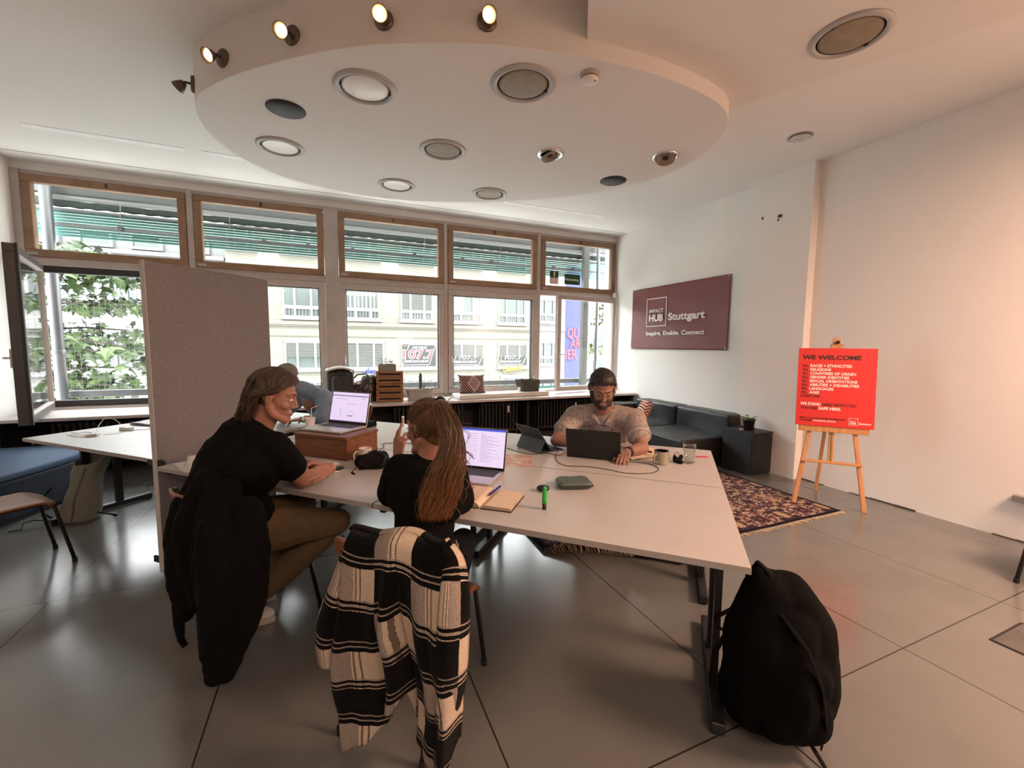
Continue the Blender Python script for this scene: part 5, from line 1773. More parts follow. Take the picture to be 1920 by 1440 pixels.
t = thing('kelim_cushion', 'dark red diamond patterned cushion on the seat pad', 'cushion', (2.03, 6.39, SZ + .205))
o = weld(pillow(MB(), .42, .30, .13).build('cover', M_KEL, t, smooth=True))
o.rotation_euler = (math.radians(-18), 0, 0)
q = MB()
for sx in (-1, 1):
    for sz_ in (-1, 1):
        q.tube([(sx * .205, 0, sz_ * .145), (sx * .222, 0, sz_ * .158)], [.008, .003], 6)
o = q.build('tassels', M_KEL, t)
o.rotation_euler = (math.radians(-18), 0, 0)
t = thing('felt_planter', 'dark grey angular planter with a small shoot on the seat pad', 'planter', (2.98, 6.40, SZ + .067), math.radians(4))
M_FPL = mat('dark_felt', (.075, .072, .060), .9, bump=.3, bscale=90)
q = MB()
oc = [(-.21, .02), (-.15, -.10), (.20, -.10), (.20, .10), (-.15, .10)]
vs = [(x_ * .82 + .02, y_ * .9, 0) for x_, y_ in oc] + [(x_, y_, .19) for x_, y_ in oc] + [(x_ * .93, y_ * .9, .19) for x_, y_ in oc] + [(x_ * .8, y_ * .85, .12) for x_, y_ in oc]
fs = [(4, 3, 2, 1, 0)] + [(b_ * 5 + i, b_ * 5 + (i + 1) % 5, b_ * 5 + 5 + (i + 1) % 5, b_ * 5 + 5 + i) for b_ in range(3) for i in range(5)] + [(15, 16, 17, 18, 19)]
q.add(vs, fs)
q.build('pot', M_FPL, t)
MB().box((-.172, -.055, .04), (.05, .004, .07), Matrix.Rotation(-.95, 3, 'Z')).build('care_label', M_WHITEP, t)
q = MB()
for an, l in ((.5, .07), (2.2, .05), (3.9, .06), (1.2, .05)):
    q.tube([(.12, .02, .12), (.12 + .01 * math.cos(an), .02, .20)], .002, 5)
    leaf(q, (.12 + .01 * math.cos(an), .02, .20), (math.cos(an), math.sin(an), .9), l, .035)
q.build('shoot', M_PL, t, smooth=True)
# bags on the sill
M_CANVL = mat('pale_canvas', (.56, .52, .48), .8, bump=.2, bscale=150)
M_DKNYL = mat('charcoal_nylon', (.040, .040, .040), .7, bump=.3, bscale=100)
t = thing('backpack', 'white and charcoal backpack standing on the sill against the window post', 'backpack', (.115, 6.40, SZ))
q = MB().cap((-.06, 0, .12), (.06, 0, .12), .115).cap((-.06, 0, .36), (.06, 0, .36), .11).box((0, 0, .24), (.33, .22, .36))
fuse(q, 'body', M_DKNYL, t, .012, 6, dispfn=lambda p: .004 * mnoise.noise(p * 14))
MB().grid(lambda u, w_: Vector(((u - .5) * .36, -.10 + .22 * w_, .44 + .04 * math.sin(PI * u) + .02 * math.sin(PI * w_))), 14, 8).build('top_flap', M_CANVL, t, solid=.02, smooth=True)
MB().grid(lambda u, w_: Vector((-.182 + .012 * math.sin(PI * w_), -.06 + .16 * u, .24 + .22 * w_)), 6, 8).build('side_panel', M_CANVL, t, solid=.014, smooth=True)
MB().grid(lambda u, w_: Vector((.182 - .012 * math.sin(PI * w_), -.06 + .16 * u, .24 + .22 * w_)), 6, 8).build('side_panel', M_CANVL, t, solid=.014, smooth=True)
fuse(MB().cap((-.05, -.12, .06), (-.05, -.12, .34), .07, .06).cap((.05, -.12, .06), (.05, -.12, .34), .07, .06).box((0, -.12, .20), (.12, .10, .30)), 'front_pocket', mat('dark_grey_nylon', (.028, .028, .029), .6, bump=.2, bscale=200), t, .012, 5)
MB().tube([(-.06, -.12, .42), (-.045, -.13, .462), (.045, -.13, .462), (.06, -.12, .42)], .010, 8).build('grab_handle', M_BLKC, t, smooth=True)
M_DBRN = mat('dark_brown_leather', (.026, .017, .017), .32, bump=.3, bscale=40, spec=.7)
t = thing('leather_bag', 'slumped dark brown leather bag next to the drawer tower', 'bag', (.44, 6.42, SZ))
q = MB().cap((-.13, 0, .13), (.02, 0, .16), .12, .155).cap((.02, 0, .16), (.07, .0, .27), .155, .13).box((0, 0, .06), (.34, .2, .12)).cap((-.16, .0, .08), (-.05, 0, .2), .08, .1)
fuse(q, 'body', M_DBRN, t, .010, 4, dispfn=lambda p: .016 * mnoise.noise(p * 9) + .006 * mnoise.noise(p * 26))
MB().tube([(-.14, -.06, .20), (-.18, -.05, .30), (-.10, -.04, .385), (.02, -.06, .40), (.04, -.08, .36)], .011, 8).build('handle', M_DBRN, t, smooth=True)
MB().box((-.09, -.10, .27), (.05, .02, .03), .4).build('buckle', M_CHROME, t)

# ---------------------------------------------------------------- bags on the floor
M_BLKN = mat('black_nylon', (.0022, .002, .002), .9, bump=.2, bscale=160, spec=.10)
M_BLKW = mat('black_webbing', (.006, .0045, .004), .9, spec=.15)
t = thing('black_backpack', 'large black backpack leaning against the table leg at the front right', 'backpack', (1.585, 1.045, 0), math.radians(-26))
t.scale = (.97, 1.05, 1.07)
q = MB()
q.cap((-.08, .02, .12), (.10, 0, .13), .13, .13)
q.cap((-.08, .0, .12), (-.075, -.02, .34), .13, .14)
q.cap((.10, .0, .13), (.095, 0, .36), .13, .125)
q.cap((-.075, -.02, .34), (-.05, .0, .50), .14, .10)
q.cap((.095, 0, .36), (.03, .0, .49), .125, .10)
q.cap((-.05, .0, .50), (-.085, .01, .585), .10, .035)
q.cap((.0, -.03, .16), (.0, -.02, .40), .15, .13)
q.cap((-.05, -.11, .13), (.06, -.11, .13), .085).cap((-.05, -.10, .28), (.06, -.10, .28), .08).cap((0, -.11, .13), (0, -.11, .28), .09)
fuse(q, 'body', M_BLKN, t, .010, 14, dispfn=lambda p: .012 * mnoise.noise(p * 6) + .004 * mnoise.noise(p * 19))
MB().tube([(-.06, -.10, .50), (.0, -.17, .42), (.05, -.185, .30), (.08, -.18, .16), (.09, -.15, .06)], .014, 8, sq=.25).build('front_seam', M_BLKN, t, smooth=True)
MB().tube([(-.10, .06, .545), (-.085, .02, .62), (-.06, -.02, .60), (-.05, -.03, .56)], .012, 8, sq=.6).build('top_loop', M_BLKW, t, smooth=True)
MB().tube([(-.15, .03, .44), (-.24, .02, .40), (-.235, .02, .36), (-.17, .0, .355)], .011, 8, sq=.4).build('shoulder_strap', M_BLKW, t, smooth=True)
MB().tube([(-.19, .03, .33), (-.235, .03, .24), (-.24, .03, .14), (-.19, .02, .07)], .013, 8, sq=.4).build('shoulder_strap', M_BLKW, t, smooth=True)
MB().tube([(.225, .02, .30), (.25, .02, .26), (.25, .015, .18), (.225, .01, .16)], .010, 8, sq=.5).build('side_strap', M_BLKW, t, smooth=True)
MB().box((.245, .015, .22), (.02, .03, .05)).build('buckle', M_RUB, t, bevel=.004)
MB().tube([(.04, -.10, .09), (.07, -.17, .04), (.085, -.205, .012), (.06, -.23, .006)], .010, 8, sq=.4).build('hanging_strap', M_BLKW, t)
t = thing('floor_bag', 'black bag on the floor under the far right table', 'bag', W(-.32, 1.50, .0), TA)
q = MB().cap((-.14, 0, .10), (.14, 0, .10), .10).cap((-.12, 0, .20), (.12, 0, .20), .09).box((0, 0, .12), (.36, .17, .2))
fuse(q, 'body', M_BLKN, t, .014, 5, dispfn=lambda p: .010 * mnoise.noise(p * 9))
MB().tube([(-.08, -.06, .26), (-.05, -.08, .34), (.05, -.08, .34), (.08, -.06, .26)], .010, 8).build('handle', M_BLKW, t, smooth=True)
M_OLIVE = mat('grey_olive_canvas', (.21, .20, .165), .85, bump=.3, bscale=120, var=.1)
M_TANB = mat('tan_base', (.20, .15, .10), .8)
t = thing('canvas_backpack', 'slumped grey canvas roll top backpack under the left table', 'backpack', W(-4.90, .36, 0), TA + .35)
q = MB()
def sack(u, w_):
    a = u * 2 * PI
    rx_ = .118 + .010 * math.sin(w_ * 7) + .030 * w_ ** 2 - .02 * math.exp(-((w_ - .55) / .12) ** 2)
    ry_ = .095 - .015 * w_ + .010 * math.sin(w_ * 9 + 1)
    x_ = rx_ * math.copysign(abs(math.cos(a)) ** .7, math.cos(a))
    y_ = ry_ * math.copysign(abs(math.sin(a)) ** .8, math.sin(a))
    front = .5 - .5 * math.sin(a) - .35 * math.cos(a)
    z_ = .015 + (.60 - .13 * front * w_) * w_
    return Vector((x_ + .10 * w_ ** 1.5, y_ + .06 * w_, z_ + .014 * mnoise.noise(Vector((x_ * 11, y_ * 11, z_ * 9)))))
q.grid(sack, 36, 26)
weld(q.build('sack', M_OLIVE, t, smooth=True, solid=.006))
MB().prism([(.115 * math.copysign(abs(math.cos(i * PI / 12)) ** .7, math.cos(i * PI / 12)), .093 * math.copysign(abs(math.sin(i * PI / 12)) ** .8, math.sin(i * PI / 12))) for i in range(24)], .002, .022).build('base', M_TANB, t, smooth=False)
MB().tube([(-.14, -.08, .30), (-.22, -.10, .20), (-.21, -.09, .08), (-.15, -.08, .04)], .014, 8, sq=.3).build('shoulder_strap', M_BLKW, t, smooth=True)
MB().tube([(-.15, -.10, .03), (-.22, -.16, .06), (-.26, -.20, .05), (-.25, -.22, .008), (-.31, -.26, .008)], .009, 8, sq=.4).build('strap_end', M_BLKW, t, smooth=True)
MB().tube([(.03, -.10, .02), (.055, -.10, .20), (.10, -.075, .36), (.12, -.05, .46)], .012, 8, sq=.3).build('front_strap', M_OLIVE, t, smooth=True)
MB().tube([(.12, .02, .06), (.20, .02, .05), (.25, .06, .02), (.20, .08, .01)], .010, 8, sq=.4).build('side_strap', M_BLKW, t, smooth=True)
# floor cables under the left table
for lb, pts in (('black cable on the floor under the left table, nearer the screen', [(-3.5, 1.3), (-3.9, 1.15), (-4.2, 1.0), (-4.5, 1.05)]), ('black cable on the floor under the left table, further from the screen', [(-3.4, 1.6), (-3.9, 1.7), (-4.5, 1.5), (-4.9, 1.3)])):
    C_ = spline([Vector((p[0], p[1], 0)) for p in pts], 8, False)
    w0 = W(C_[0].x, C_[0].y, .006)
    tag(MB().tube([W(p.x, p.y, .006) - w0 for p in C_], .005, 7).build('floor_cable', M_CABB, smooth=True, loc=w0), lb, 'cable')
# ---------------------------------------------------------------- people
M_SKIN = mat('skin_light', (.31, .150, .105), .48, var=.06, vscale=30, bump=.05, bscale=300, sss=.15)
M_SKIN2 = mat('skin_tanned', (.28, .145, .10), .48, var=.06, vscale=30, bump=.05, bscale=300, sss=.15)
M_TEE = mat('black_tshirt', (.0035, .0035, .0035), .95, bump=.15, bscale=120, spec=.15)
M_KHAKI = mat('khaki_trousers', (.135, .085, .042), .85, var=.10, vscale=20, bump=.2, bscale=90)
M_KNIT = mat('black_knit', (.004, .0037, .0037), .95, bump=.5, bscale=180, spec=.15)
M_DENIM = mat('dark_trousers', (.022, .024, .032), .85, bump=.2, bscale=120)
M_BLUE = mat('blue_shirt', (.155, .215, .30), .8, var=.08, vscale=14, bump=.2, bscale=60)
M_SHOE = mat('white_sneaker', (.60, .57, .53), .5)
M_SOLE = mat('sneaker_sole', (.50, .44, .40), .6)
M_EYEW = mat('eye_white', (.70, .66, .62), .2)
M_IRIS = mat('eye_iris', (.05, .035, .025), .15)
M_LIP = mat('lips', (.27, .105, .085), .45)

def hairmat(name, c0, c1, c2=None, z0=0, z1=1):
    k = NB(name, .42, .5)
    g = k.new('ShaderNodeNewGeometry')
    col = k.mix(g.outputs['Random Per Island'], c0, c1)
    if c2:
        v = k.coord()
        z = k.sep(v)[2]
        f = k.new('ShaderNodeMapRange')
        k.put(f.inputs['Value'], z)
        f.inputs['From Min'].default_value = z1
        f.inputs['From Max'].default_value = z0
        col = k.mix(k.math('MULTIPLY', f.outputs[0], k.math('ADD', k.math('MULTIPLY', g.outputs['Random Per Island'], .6), .35)), col, c2)
    k.col(col)
    return k.m

class Head:
    def __init__(s, c, F, up=(0, 0, 1), k=1.0):
        s.c, s.F, s.k = Vector(c), Vector(F).normalized(), k
        s.R = s.F.cross(Vector(up)).normalized()
        s.U = s.R.cross(s.F)
        s.M = Matrix((s.R, s.F, s.U)).transposed()
    def p(s, x, y, z):
        return s.c + s.M @ (Vector((x, y, z)) * s.k)
    def l(s, P):
        return (s.M.transposed() @ (Vector(P) - s.c)) / s.k
    def add(s, mb, neck, nr=.058, jaw=1.0, lids=True):
        k, p = s.k, s.p
        E = lambda c, r: mb.ell(p(*c), tuple(q * k for q in r), s.M, 24, 16)
        E((0, -.012, .032), (.074, .096, .082))
        E((0, .030, -.012), (.064, .060, .078))
        E((0, .040, -.055), (.050 * jaw, .046, .052))
        for sx in (-1, 1):
            mb.chain([p(sx * .060 * jaw, -.002, -.045), p(sx * .052 * jaw, .022, -.080), p(sx * .014, .074, -.106)], [.018 * k, .019 * k, .019 * k])
            E((sx * .036, .060, -.030), (.026, .024, .024))
            mb.cap(p(sx * .012, .086, .026), p(sx * .044, .070, .024), .010 * k, .009 * k)
            E((sx * .0105, .093, -.037), (.008, .010, .007))
            E((sx * .078, -.008, -.006), (.009, .020, .031))
            mb.cap(p(sx * .083, -.020, .020), p(sx * .086, -.024, -.004), .0055 * k)
            E((sx * .078, .002, -.032), (.007, .009, .009))
            if lids:
                E((sx * .031, .072, .002), (.015, .014, .012))
        E((0, .080, .012), (.015, .012, .024))
        mb.chain([p(0, .087, .016), p(0, .098, -.010), p(0, .107, -.030)], [.0068 * k, .0080 * k, .0105 * k])
        mb.cap(p(-.018, .084, -.067), p(.018, .084, -.067), .0085 * k)
        mb.cap(p(-.014, .083, -.078), p(.014, .083, -.078), .0085 * k)
        E((0, .080, -.100), (.020, .016, .015))
        mb.chain([p(0, -.022, -.02), p(0, -.020, -.085), Vector(neck)], [.060 * k, nr * k, nr * 1.08 * k])
    def face_parts(s, par, eyes=True, browm=None, look=(0, 1, -.1)):
        k, p = s.k, s.p
        for sx in (-1, 1):
            if eyes:
                e = MB().ell(p(sx * .031, .0785, -.0005), .0102 * k, nu=16, nv=10).build('eye', M_EYEW, par, smooth=True)
                d = (s.M @ Vector(look)).normalized()
                MB().ell(p(sx * .031, .0785, -.0005) + d * .0070 * k, .0048 * k, nu=12, nv=8).build('iris', M_IRIS, e, smooth=True)
            MB().tube([p(sx * .019, .0885, -.003), p(sx * .031, .0895, -.006), p(sx * .044, .083, -.003)], [.0012 * k, .002 * k, .0012 * k], 6).build('eyelashes', M_IRIS, par)
            if browm:
                MB().tube([p(sx * .012, .0965, .026), p(sx * .030, .0905, .033), p(sx * .050, .073, .028)], [.004 * k, .0046 * k, .002 * k], 6, sq=.6).build('eyebrow', browm, par, smooth=True)
        MB().tube([p(-.022, .0895, -.071), p(-.010, .0945, -.0695), p(0, .0950, -.0705), p(.010, .0945, -.0695), p(.022, .0895, -.071)], [.001 * k, .0030 * k, .0034 * k, .0030 * k, .001 * k], 8, sq=.8).build('upper_lip', M_LIP, par, smooth=True)
        MB().tube([p(-.019, .0885, -.0755), p(-.008, .0935, -.0775), p(.008, .0935, -.0775), p(.019, .0885, -.0755)], [.001 * k, .0034 * k, .0034 * k, .001 * k], 8, sq=.8).build('lower_lip', M_LIP, par, smooth=True)

def surface(o):
    me = o.data
    return BVHTree.FromPolygons([v.co.copy() for v in me.vertices], [tuple(p.vertices) for p in me.polygons])

def shell(bvh, H, thick, nu=72, nv=48, rough=0.0, seed=0):
    """hair / beard cap grown over the real head surface; thick(x, y, z) of unit direction, negative = tucked under the skin"""
    mb = MB()
    vs, fs, tk = [], [], []
    for j in range(nv + 1):
        th = PI * (j + .001) / (nv + .002)
        for i in range(nu):
            a = 2 * PI * i / nu
            d = Vector((math.sin(th) * math.cos(a), math.sin(th) * math.sin(a), math.cos(th)))
            w_ = H.M @ d
            hit = bvh.ray_cast(H.c + w_ * .165 * H.k, -w_, .165 * H.k)
            r = (hit[0] - H.c).length if hit[0] is not None else .05
            t_ = thick(*d)
            if rough and t_ > 0:
                t_ += rough * mnoise.noise(Vector(d) * 9 + Vector((seed, 0, 0))) + rough * .6 * mnoise.noise(Vector(d) * 24)
            tk.append(t_)
            vs.append(H.c + w_ * max(.02, r + t_))
    for j in range(nv):
        for i in range(nu):
            a, b = j * nu + i, j * nu + (i + 1) % nu
            if max(tk[a], tk[b], tk[a + nu], tk[b + nu]) > 0:
                fs.append((a, a + nu, b + nu, b))
    mb.add(vs, fs)
    return mb

def hug(bvh, H, d, off, jit=None):
    w_ = H.M @ Vector(d).normalized()
    h = bvh.ray_cast(H.c + w_ * .165 * H.k, -w_, .165 * H.k)
    return (h[0] if h[0] is not None else H.c + w_ * .10) + w_ * off

def sstep(x):
    x = max(0, min(1, x))
    return x * x * (3 - 2 * x)

def hand(mb, wrist, d, back, side, curl=(.3, .35, .4, .45), thumb=(.5, .2), k=1.0, spread=.06, second=1.0):
    """palm, four unequal bent fingers and a thumb leaving the side of the palm"""
    d = Vector(d).normalized()
    back = (Vector(back) - d * Vector(back).dot(d)).normalized()
    x = Vector(d).cross(back) * side          # towards the thumb
    w_ = Vector(wrist)
    tips = []
    for i, (off, pl, segs, r) in enumerate(((.030, .092, (.043, .026, .021), .0088), (.010, .096, (.047, .030, .022), .0090), (-.010, .091, (.043, .028, .021), .0086), (-.029, .083, (.034, .021, .018), .0078))):
        kn = w_ + d * pl * k + x * off * k
        mb.cap(w_ + x * off * .55 * k + d * .012 * k, kn, .0145 * k, .0125 * k, 10)
        a = 0
        p0 = kn
        dirn = (d + x * (off / .03) * spread).normalized()
        ax = dirn.cross(back)
        for j, L_ in enumerate(segs):
            a += curl[i] * (1.0 if j == 0 else (1.15 if j == 1 else .75) * second)
            q = (dirn * math.cos(a) - back * math.sin(a))
            p1 = p0 + q * L_ * k
            mb.cap(p0, p1, r * (1 - .07 * j) * k, r * (1 - .07 * (j + 1)) * k, 10)
            p0 = p1
        tips.append(p0)
    b = w_ + d * .020 * k + x * .022 * k - back * .006 * k
    m1_ = w_ + d * .052 * k + x * .046 * k - back * (.010 + .02 * thumb[0]) * k
    m2_ = m1_ + (d * .8 + x * .45 - back * thumb[0]).normalized() * .034 * k
    m3_ = m2_ + (d * .95 + x * (.15 - thumb[1]) - back * thumb[0]).normalized() * .028 * k
    mb.chain([b, m1_, m2_, m3_], [.016 * k, .0125 * k, .0105 * k, .0085 * k], 10)
    mb.ell(w_ + d * .05 * k, (.040 * k, .012 * k, .045 * k), Matrix((x, back, d)).transposed(), 16, 10)
    return tips

def wavy(rng, pts, n, amp, freq, ph):
    C_ = spline(pts, n, False)
    out = []
    for i, p in enumerate(C_):
        f = i / (len(C_) - 1)
        out.append(p + Vector((math.sin(f * freq + ph), math.cos(f * freq * .8 + ph * 1.7), .3 * math.sin(f * freq * 1.3 + ph))) * amp * f)
    return out

def sneaker(par, heel, toe, name='sneaker'):
    h, t_ = Vector(heel), Vector(toe)
    d = (t_ - h)
    d.z = 0
    L_ = d.length
    d.normalize()
    s_ = Vector((-d.y, d.x, 0))
    z = Vector((0, 0, 1))
    R = Matrix((d, s_, z)).transposed()
    q = MB().ell(h + d * L_ * .22 + z * .055, (L_ * .27, .036, .045), R).ell(h + d * L_ * .70 + z * .042, (L_ * .32, .043, .034), R).cap(h + d * L_ * .2 + z * .06, h + d * L_ * .18 + z * .105, .038, .037)
    o = fuse(q, name, M_SHOE, par, .006, 3)
    b = spline([h + s_ * .0 - d * .01, h + d * L_ * .1 - s_ * .036, h + d * L_ * .45 - s_ * .038, h + d * L_ * .75 - s_ * .048, h + d * (L_ + .008), h + d * L_ * .75 + s_ * .046, h + d * L_ * .4 + s_ * .036, h + d * L_ * .1 + s_ * .036], 4)
    MB().prism([(p.x, p.y) for p in b], h.z + .0, h.z + .026).build('sole', M_SOLE, o, bevel=.005)
    for i in range(4):
        c = h + d * L_ * (.38 + .08 * i) + z * (.094 - .008 * i)
        MB().tube([c - s_ * .022, c + z * .004, c + s_ * .022], .003, 6).build('lace', M_SHOE, o)
    return o

CAMF, CAMR = Vector((.392, .917, 0)).normalized(), Vector((.920, -.391, 0)).normalized()

# ---- man in the black t-shirt
base = W(-2.31, -.12, 0)
def w1(a, b, z):
    return W(a, b, z) - base
P1 = thing('person', 'man with shoulder length brown hair in a black t-shirt leaning on the table', 'person', base)
H1 = Head(w1(-2.20, .00, 1.228), CAMR * .95 + CAMF * .22 + Vector((0, 0, -.26)), k=1.04)
bd = MB()
H1.add(bd, w1(-2.28, -.04, 1.07), .064, 1.08)
shR, elR, wrR = w1(-2.11, -.095, .985), w1(-2.05, .02, .800), w1(-2.30, .13, .785)
shL, elL, wrL = w1(-2.49, .03, 1.0), w1(-2.34, .24, .785), w1(-2.012, .165, .822)
bd.chain([shR, (shR + elR) / 2, elR], [.062, .058, .047])
bd.chain([elR, elR * .6 + wrR * .4, wrR], [.047, .045, .030])
bd.chain([shL, elL], [.06, .045]).chain([elL, elL * .6 + wrL * .4, wrL], [.045, .043, .031])
hand(bd, wrL, -BX * .95 + AX * .10 + Vector((0, 0, -.05)), AX * 1.0 + Vector((0, 0, .35)), 1, (.28, .30, .34, .40), (.2, .3), 1.08, .02, 1.7)
hand(bd, wrR, -AX * .9 + BX * .3, Vector((0, 0, 1)), -1, (.3, .3, .35, .4))
bd.chain([w1(-2.31, -.20, .62), w1(-2.31, -.13, .80), w1(-2.30, -.08, .98)], [.13, .13, .13])
bd.cap(w1(-2.2, -.2, .58), w1(-2.02, .17, .52), .07, .05).cap(w1(-2.43, -.2, .57), w1(-2.34, .25, .52), .07, .05)
bd.cap(w1(-2.02, .17, .52), w1(-2.34, .0, .12), .05, .035).cap(w1(-2.34, .25, .52), w1(-2.48, .12, .12), .05, .035)
body = fuse(bd, 'body', M_SKIN, P1, .0048, 3)
H1.face_parts(P1, True, mat('brown_eyebrow', (.09, .05, .03), .8), (.1, 1, -.35))
tee = MB()
tee.chain([w1(-2.33, -.22, .60), w1(-2.32, -.20, .74), w1(-2.31, -.15, .90), w1(-2.30, -.10, 1.00)], [.175, .178, .172, .135], 20)
tee.cap(w1(-2.42, -.18, .66), w1(-2.22, -.20, .66), .15).cap(w1(-2.40, -.14, .86), w1(-2.20, -.16, .88), .145)
tee.chain([w1(-2.15, -.11, .985), w1(-2.30, -.09, 1.03), w1(-2.44, -.01, 1.0)], [.088, .085, .085])
tee.chain([shR, (shR * .42 + elR * .58)], [.083, .075]).chain([shL, (shL * .45 + elL * .55)], [.088, .076])
tee.cap(w1(-2.30, -.07, 1.04), w1(-2.28, -.05, 1.085), .085, .068)
fuse(tee, 'tshirt', M_TEE, P1, .008, 5, dispfn=lambda p: .006 * mnoise.noise(p * 9) + .003 * mnoise.noise(Vector((p.x * 30, p.y * 30, p.z * 9))))
tr = MB()
kR, kL = w1(-2.00, .185, .515), w1(-2.33, .27, .53)
aR, aL = w1(-2.33, .0, .155), w1(-2.47, .13, .155)
tr.chain([w1(-2.2, -.21, .575), (w1(-2.2, -.21, .575) + kR) / 2 + Vector((0, 0, .01)), kR], [.118, .100, .076], 18)
tr.chain([w1(-2.44, -.20, .575), (w1(-2.44, -.20, .575) + kL) / 2, kL], [.118, .098, .076], 18)
tr.chain([kR, (kR + aR) / 2 + BX * -.01, aR], [.074, .076, .058], 18).chain([kL, (kL + aL) / 2, aL], [.074, .074, .058], 18)
tr.cap(w1(-2.22, -.24, .56), w1(-2.42, -.24, .56), .115)
to = fuse(tr, 'trousers', M_KHAKI, P1, .007, 4, dispfn=lambda p: .005 * mnoise.noise(p * 12) + .004 * mnoise.noise(Vector((p.x * 8, p.y * 8, p.z * 40))))
MB().tube([w1(-2.085, -.13, .615), w1(-2.075, -.075, .612), w1(-2.075, -.04, .58)], .006, 6).build('pocket_edge', mat('pocket_shadow_seam', (.05, .03, .016), .9), to, smooth=True)
sneaker(P1, w1(-2.42, -.08, .0) - CAMR * .07, w1(-2.29, -.04, .0) + CAMR * .045)
sneaker(P1, w1(-2.55, .10, .0) - CAMR * .09, w1(-2.44, .12, .0) + CAMR * .02)
bv = surface(body)
M_HBR = hairmat('brown_hair', (.022, .012, .007), (.075, .042, .024))
def th1(x, y, z):
    hl = .40 + .10 * y if y > .25 else (.02 if y > -.15 else -.50)
    if y > .25:
        hl = .60
    elif y > -.20:
        hl = .30 - 1.0 * (.25 - y) if y > .05 else .08
        hl = max(-.30, hl)
    else:
        hl = -.62
    return -.006 + .024 * sstep((z - hl) / .22)
hm = shell(bv, H1, th1, 72, 48, .004, 3)
rng = random.Random(21)
for i in range(760):
    sx = -1 if rng.random() < .35 else 1
    y0 = rng.uniform(-.75, .95)
    r_ = rng.random()
    if rng.random() < .30:                      # down the back of the head
        d = [(sx * .1 * r_, -.15 - .2 * r_, 1), (sx * rng.uniform(0, .6), -.8, .65), (sx * rng.uniform(0, .75), -1, .05), (sx * rng.uniform(0, .7), -1, -.35)]
        end = H1.p(sx * rng.uniform(0, .075), -.100 - .030 * rng.random(), -.115 - .045 * rng.random())
    else:                                       # from the parting over the side, swept back behind the ear
        d = [(-.10 + .06 * r_, y0, 1), (sx * .75, y0 * .9 - .10, .80), (sx * .98, y0 * .55 - .25, .34), (sx * 1.0, -.50 - .35 * rng.random(), -.06)]
        end = H1.p(sx * rng.uniform(.05, .095), -.060 - .055 * rng.random(), -.090 - .065 * rng.random())
    of = .020 + .010 * rng.random()
    pts = [hug(bv, H1, q, of + (.014 + .016 * rng.random() if j == 3 else (.006 if j == 2 else 0))) for j, q in enumerate(d)] + [end]
    pts = wavy(rng, pts, 5, .015, 13, rng.uniform(0, 6))
    n_ = len(pts) - 1
    rb = rng.uniform(.0022, .0036)
    hm.tube(pts, [rb * (1 - .75 * (j / n_) ** 2) for j in range(n_ + 1)], 5)
hm.build('hair', M_HBR, P1, smooth=True, recalc=False)

# ---- woman with the ponytail
base = W(-1.24, -.10, 0)
def w2(a, b, z):
    return W(a, b, z) - base
P2 = thing('person', 'woman with long reddish ponytail in black, seen from behind with raised left hand', 'person', base)
H2 = Head(w2(-1.25, -.07, 1.150), CAMF * .60 - CAMR * .80 + Vector((0, 0, -.10)), k=.98)
bd = MB()
H2.add(bd, w2(-1.24, -.085, 1.0), .050, .92)
shR, elR, wrR = w2(-1.125, -.09, .955), w2(-1.155, .05, .80), w2(-1.24, .25, .785)
shL, elL, wrL = w2(-1.39, -.07, .950), w2(-1.52, .03, .79), w2(-1.475, .03, .965)
bd.chain([shR, elR, wrR], [.05, .04, .026]).chain([shL, elL, wrL], [.05, .04, .025])
bk = (-CAMF * .75 - CAMR * .55)
tips = hand(bd, wrL, Vector((0, 0, 1)) + CAMR * .10 + CAMF * .05, bk, -1, (.30, .12, .55, .7), (.5, .1), .92, .12, 1.1)
hand(bd, wrR, BX * .9 - AX * .4, Vector((0, 0, 1)), 1, (.3, .3, .35, .4), k=.9)
bd.chain([w2(-1.24, -.1, .6), w2(-1.24, -.1, .78), w2(-1.24, -.1, .94)], [.10, .095, .09])
bd.cap(w2(-1.17, -.1, .55), w2(-1.22, .20, .53), .06, .045).cap(w2(-1.33, -.1, .55), w2(-1.38, .20, .53), .06, .045)
bd.cap(w2(-1.22, .20, .53), w2(-1.25, .02, .10), .045, .03).cap(w2(-1.38, .20, .53), w2(-1.36, .02, .10), .045, .03)
body = fuse(bd, 'body', M_SKIN, P2, .0046, 3)
H2.face_parts(P2, True, mat('light_eyebrow', (.16, .09, .05), .8), (0, 1, -.2))
kn = MB()
kn.chain([w2(-1.245, -.10, .52), w2(-1.245, -.11, .66), w2(-1.24, -.11, .82), w2(-1.24, -.10, .93)], [.138, .122, .128, .105], 20)
kn.cap(w2(-1.17, -.1, .54), w2(-1.33, -.08, .54), .125).cap(w2(-1.17, -.105, .86), w2(-1.31, -.095, .86), .112)
kn.chain([shR, w2(-1.24, -.09, .965), shL], [.070, .068, .070])
kn.chain([shR, elR, elR * .3 + wrR * .7], [.072, .062, .046]).chain([shL, elL, elL * .38 + wrL * .62], [.070, .062, .044])
kn.cap(w2(-1.24, -.085, .965), w2(-1.24, -.085, 1.0), .068, .060)
fuse(kn, 'sweater', M_KNIT, P2, .007, 4, dispfn=lambda p: .006 * mnoise.noise(p * 10) + .0016 * mnoise.noise(p * 70))
sk = MB()
sk.chain([w2(-1.17, -.10, .53), w2(-1.22, .20, .53), w2(-1.25, .02, .10)], [.095, .068, .05]).chain([w2(-1.33, -.08, .53), w2(-1.38, .20, .53), w2(-1.36, .02, .10)], [.095, .068, .05])
fuse(sk, 'trousers', M_DENIM, P2, .010, 4)
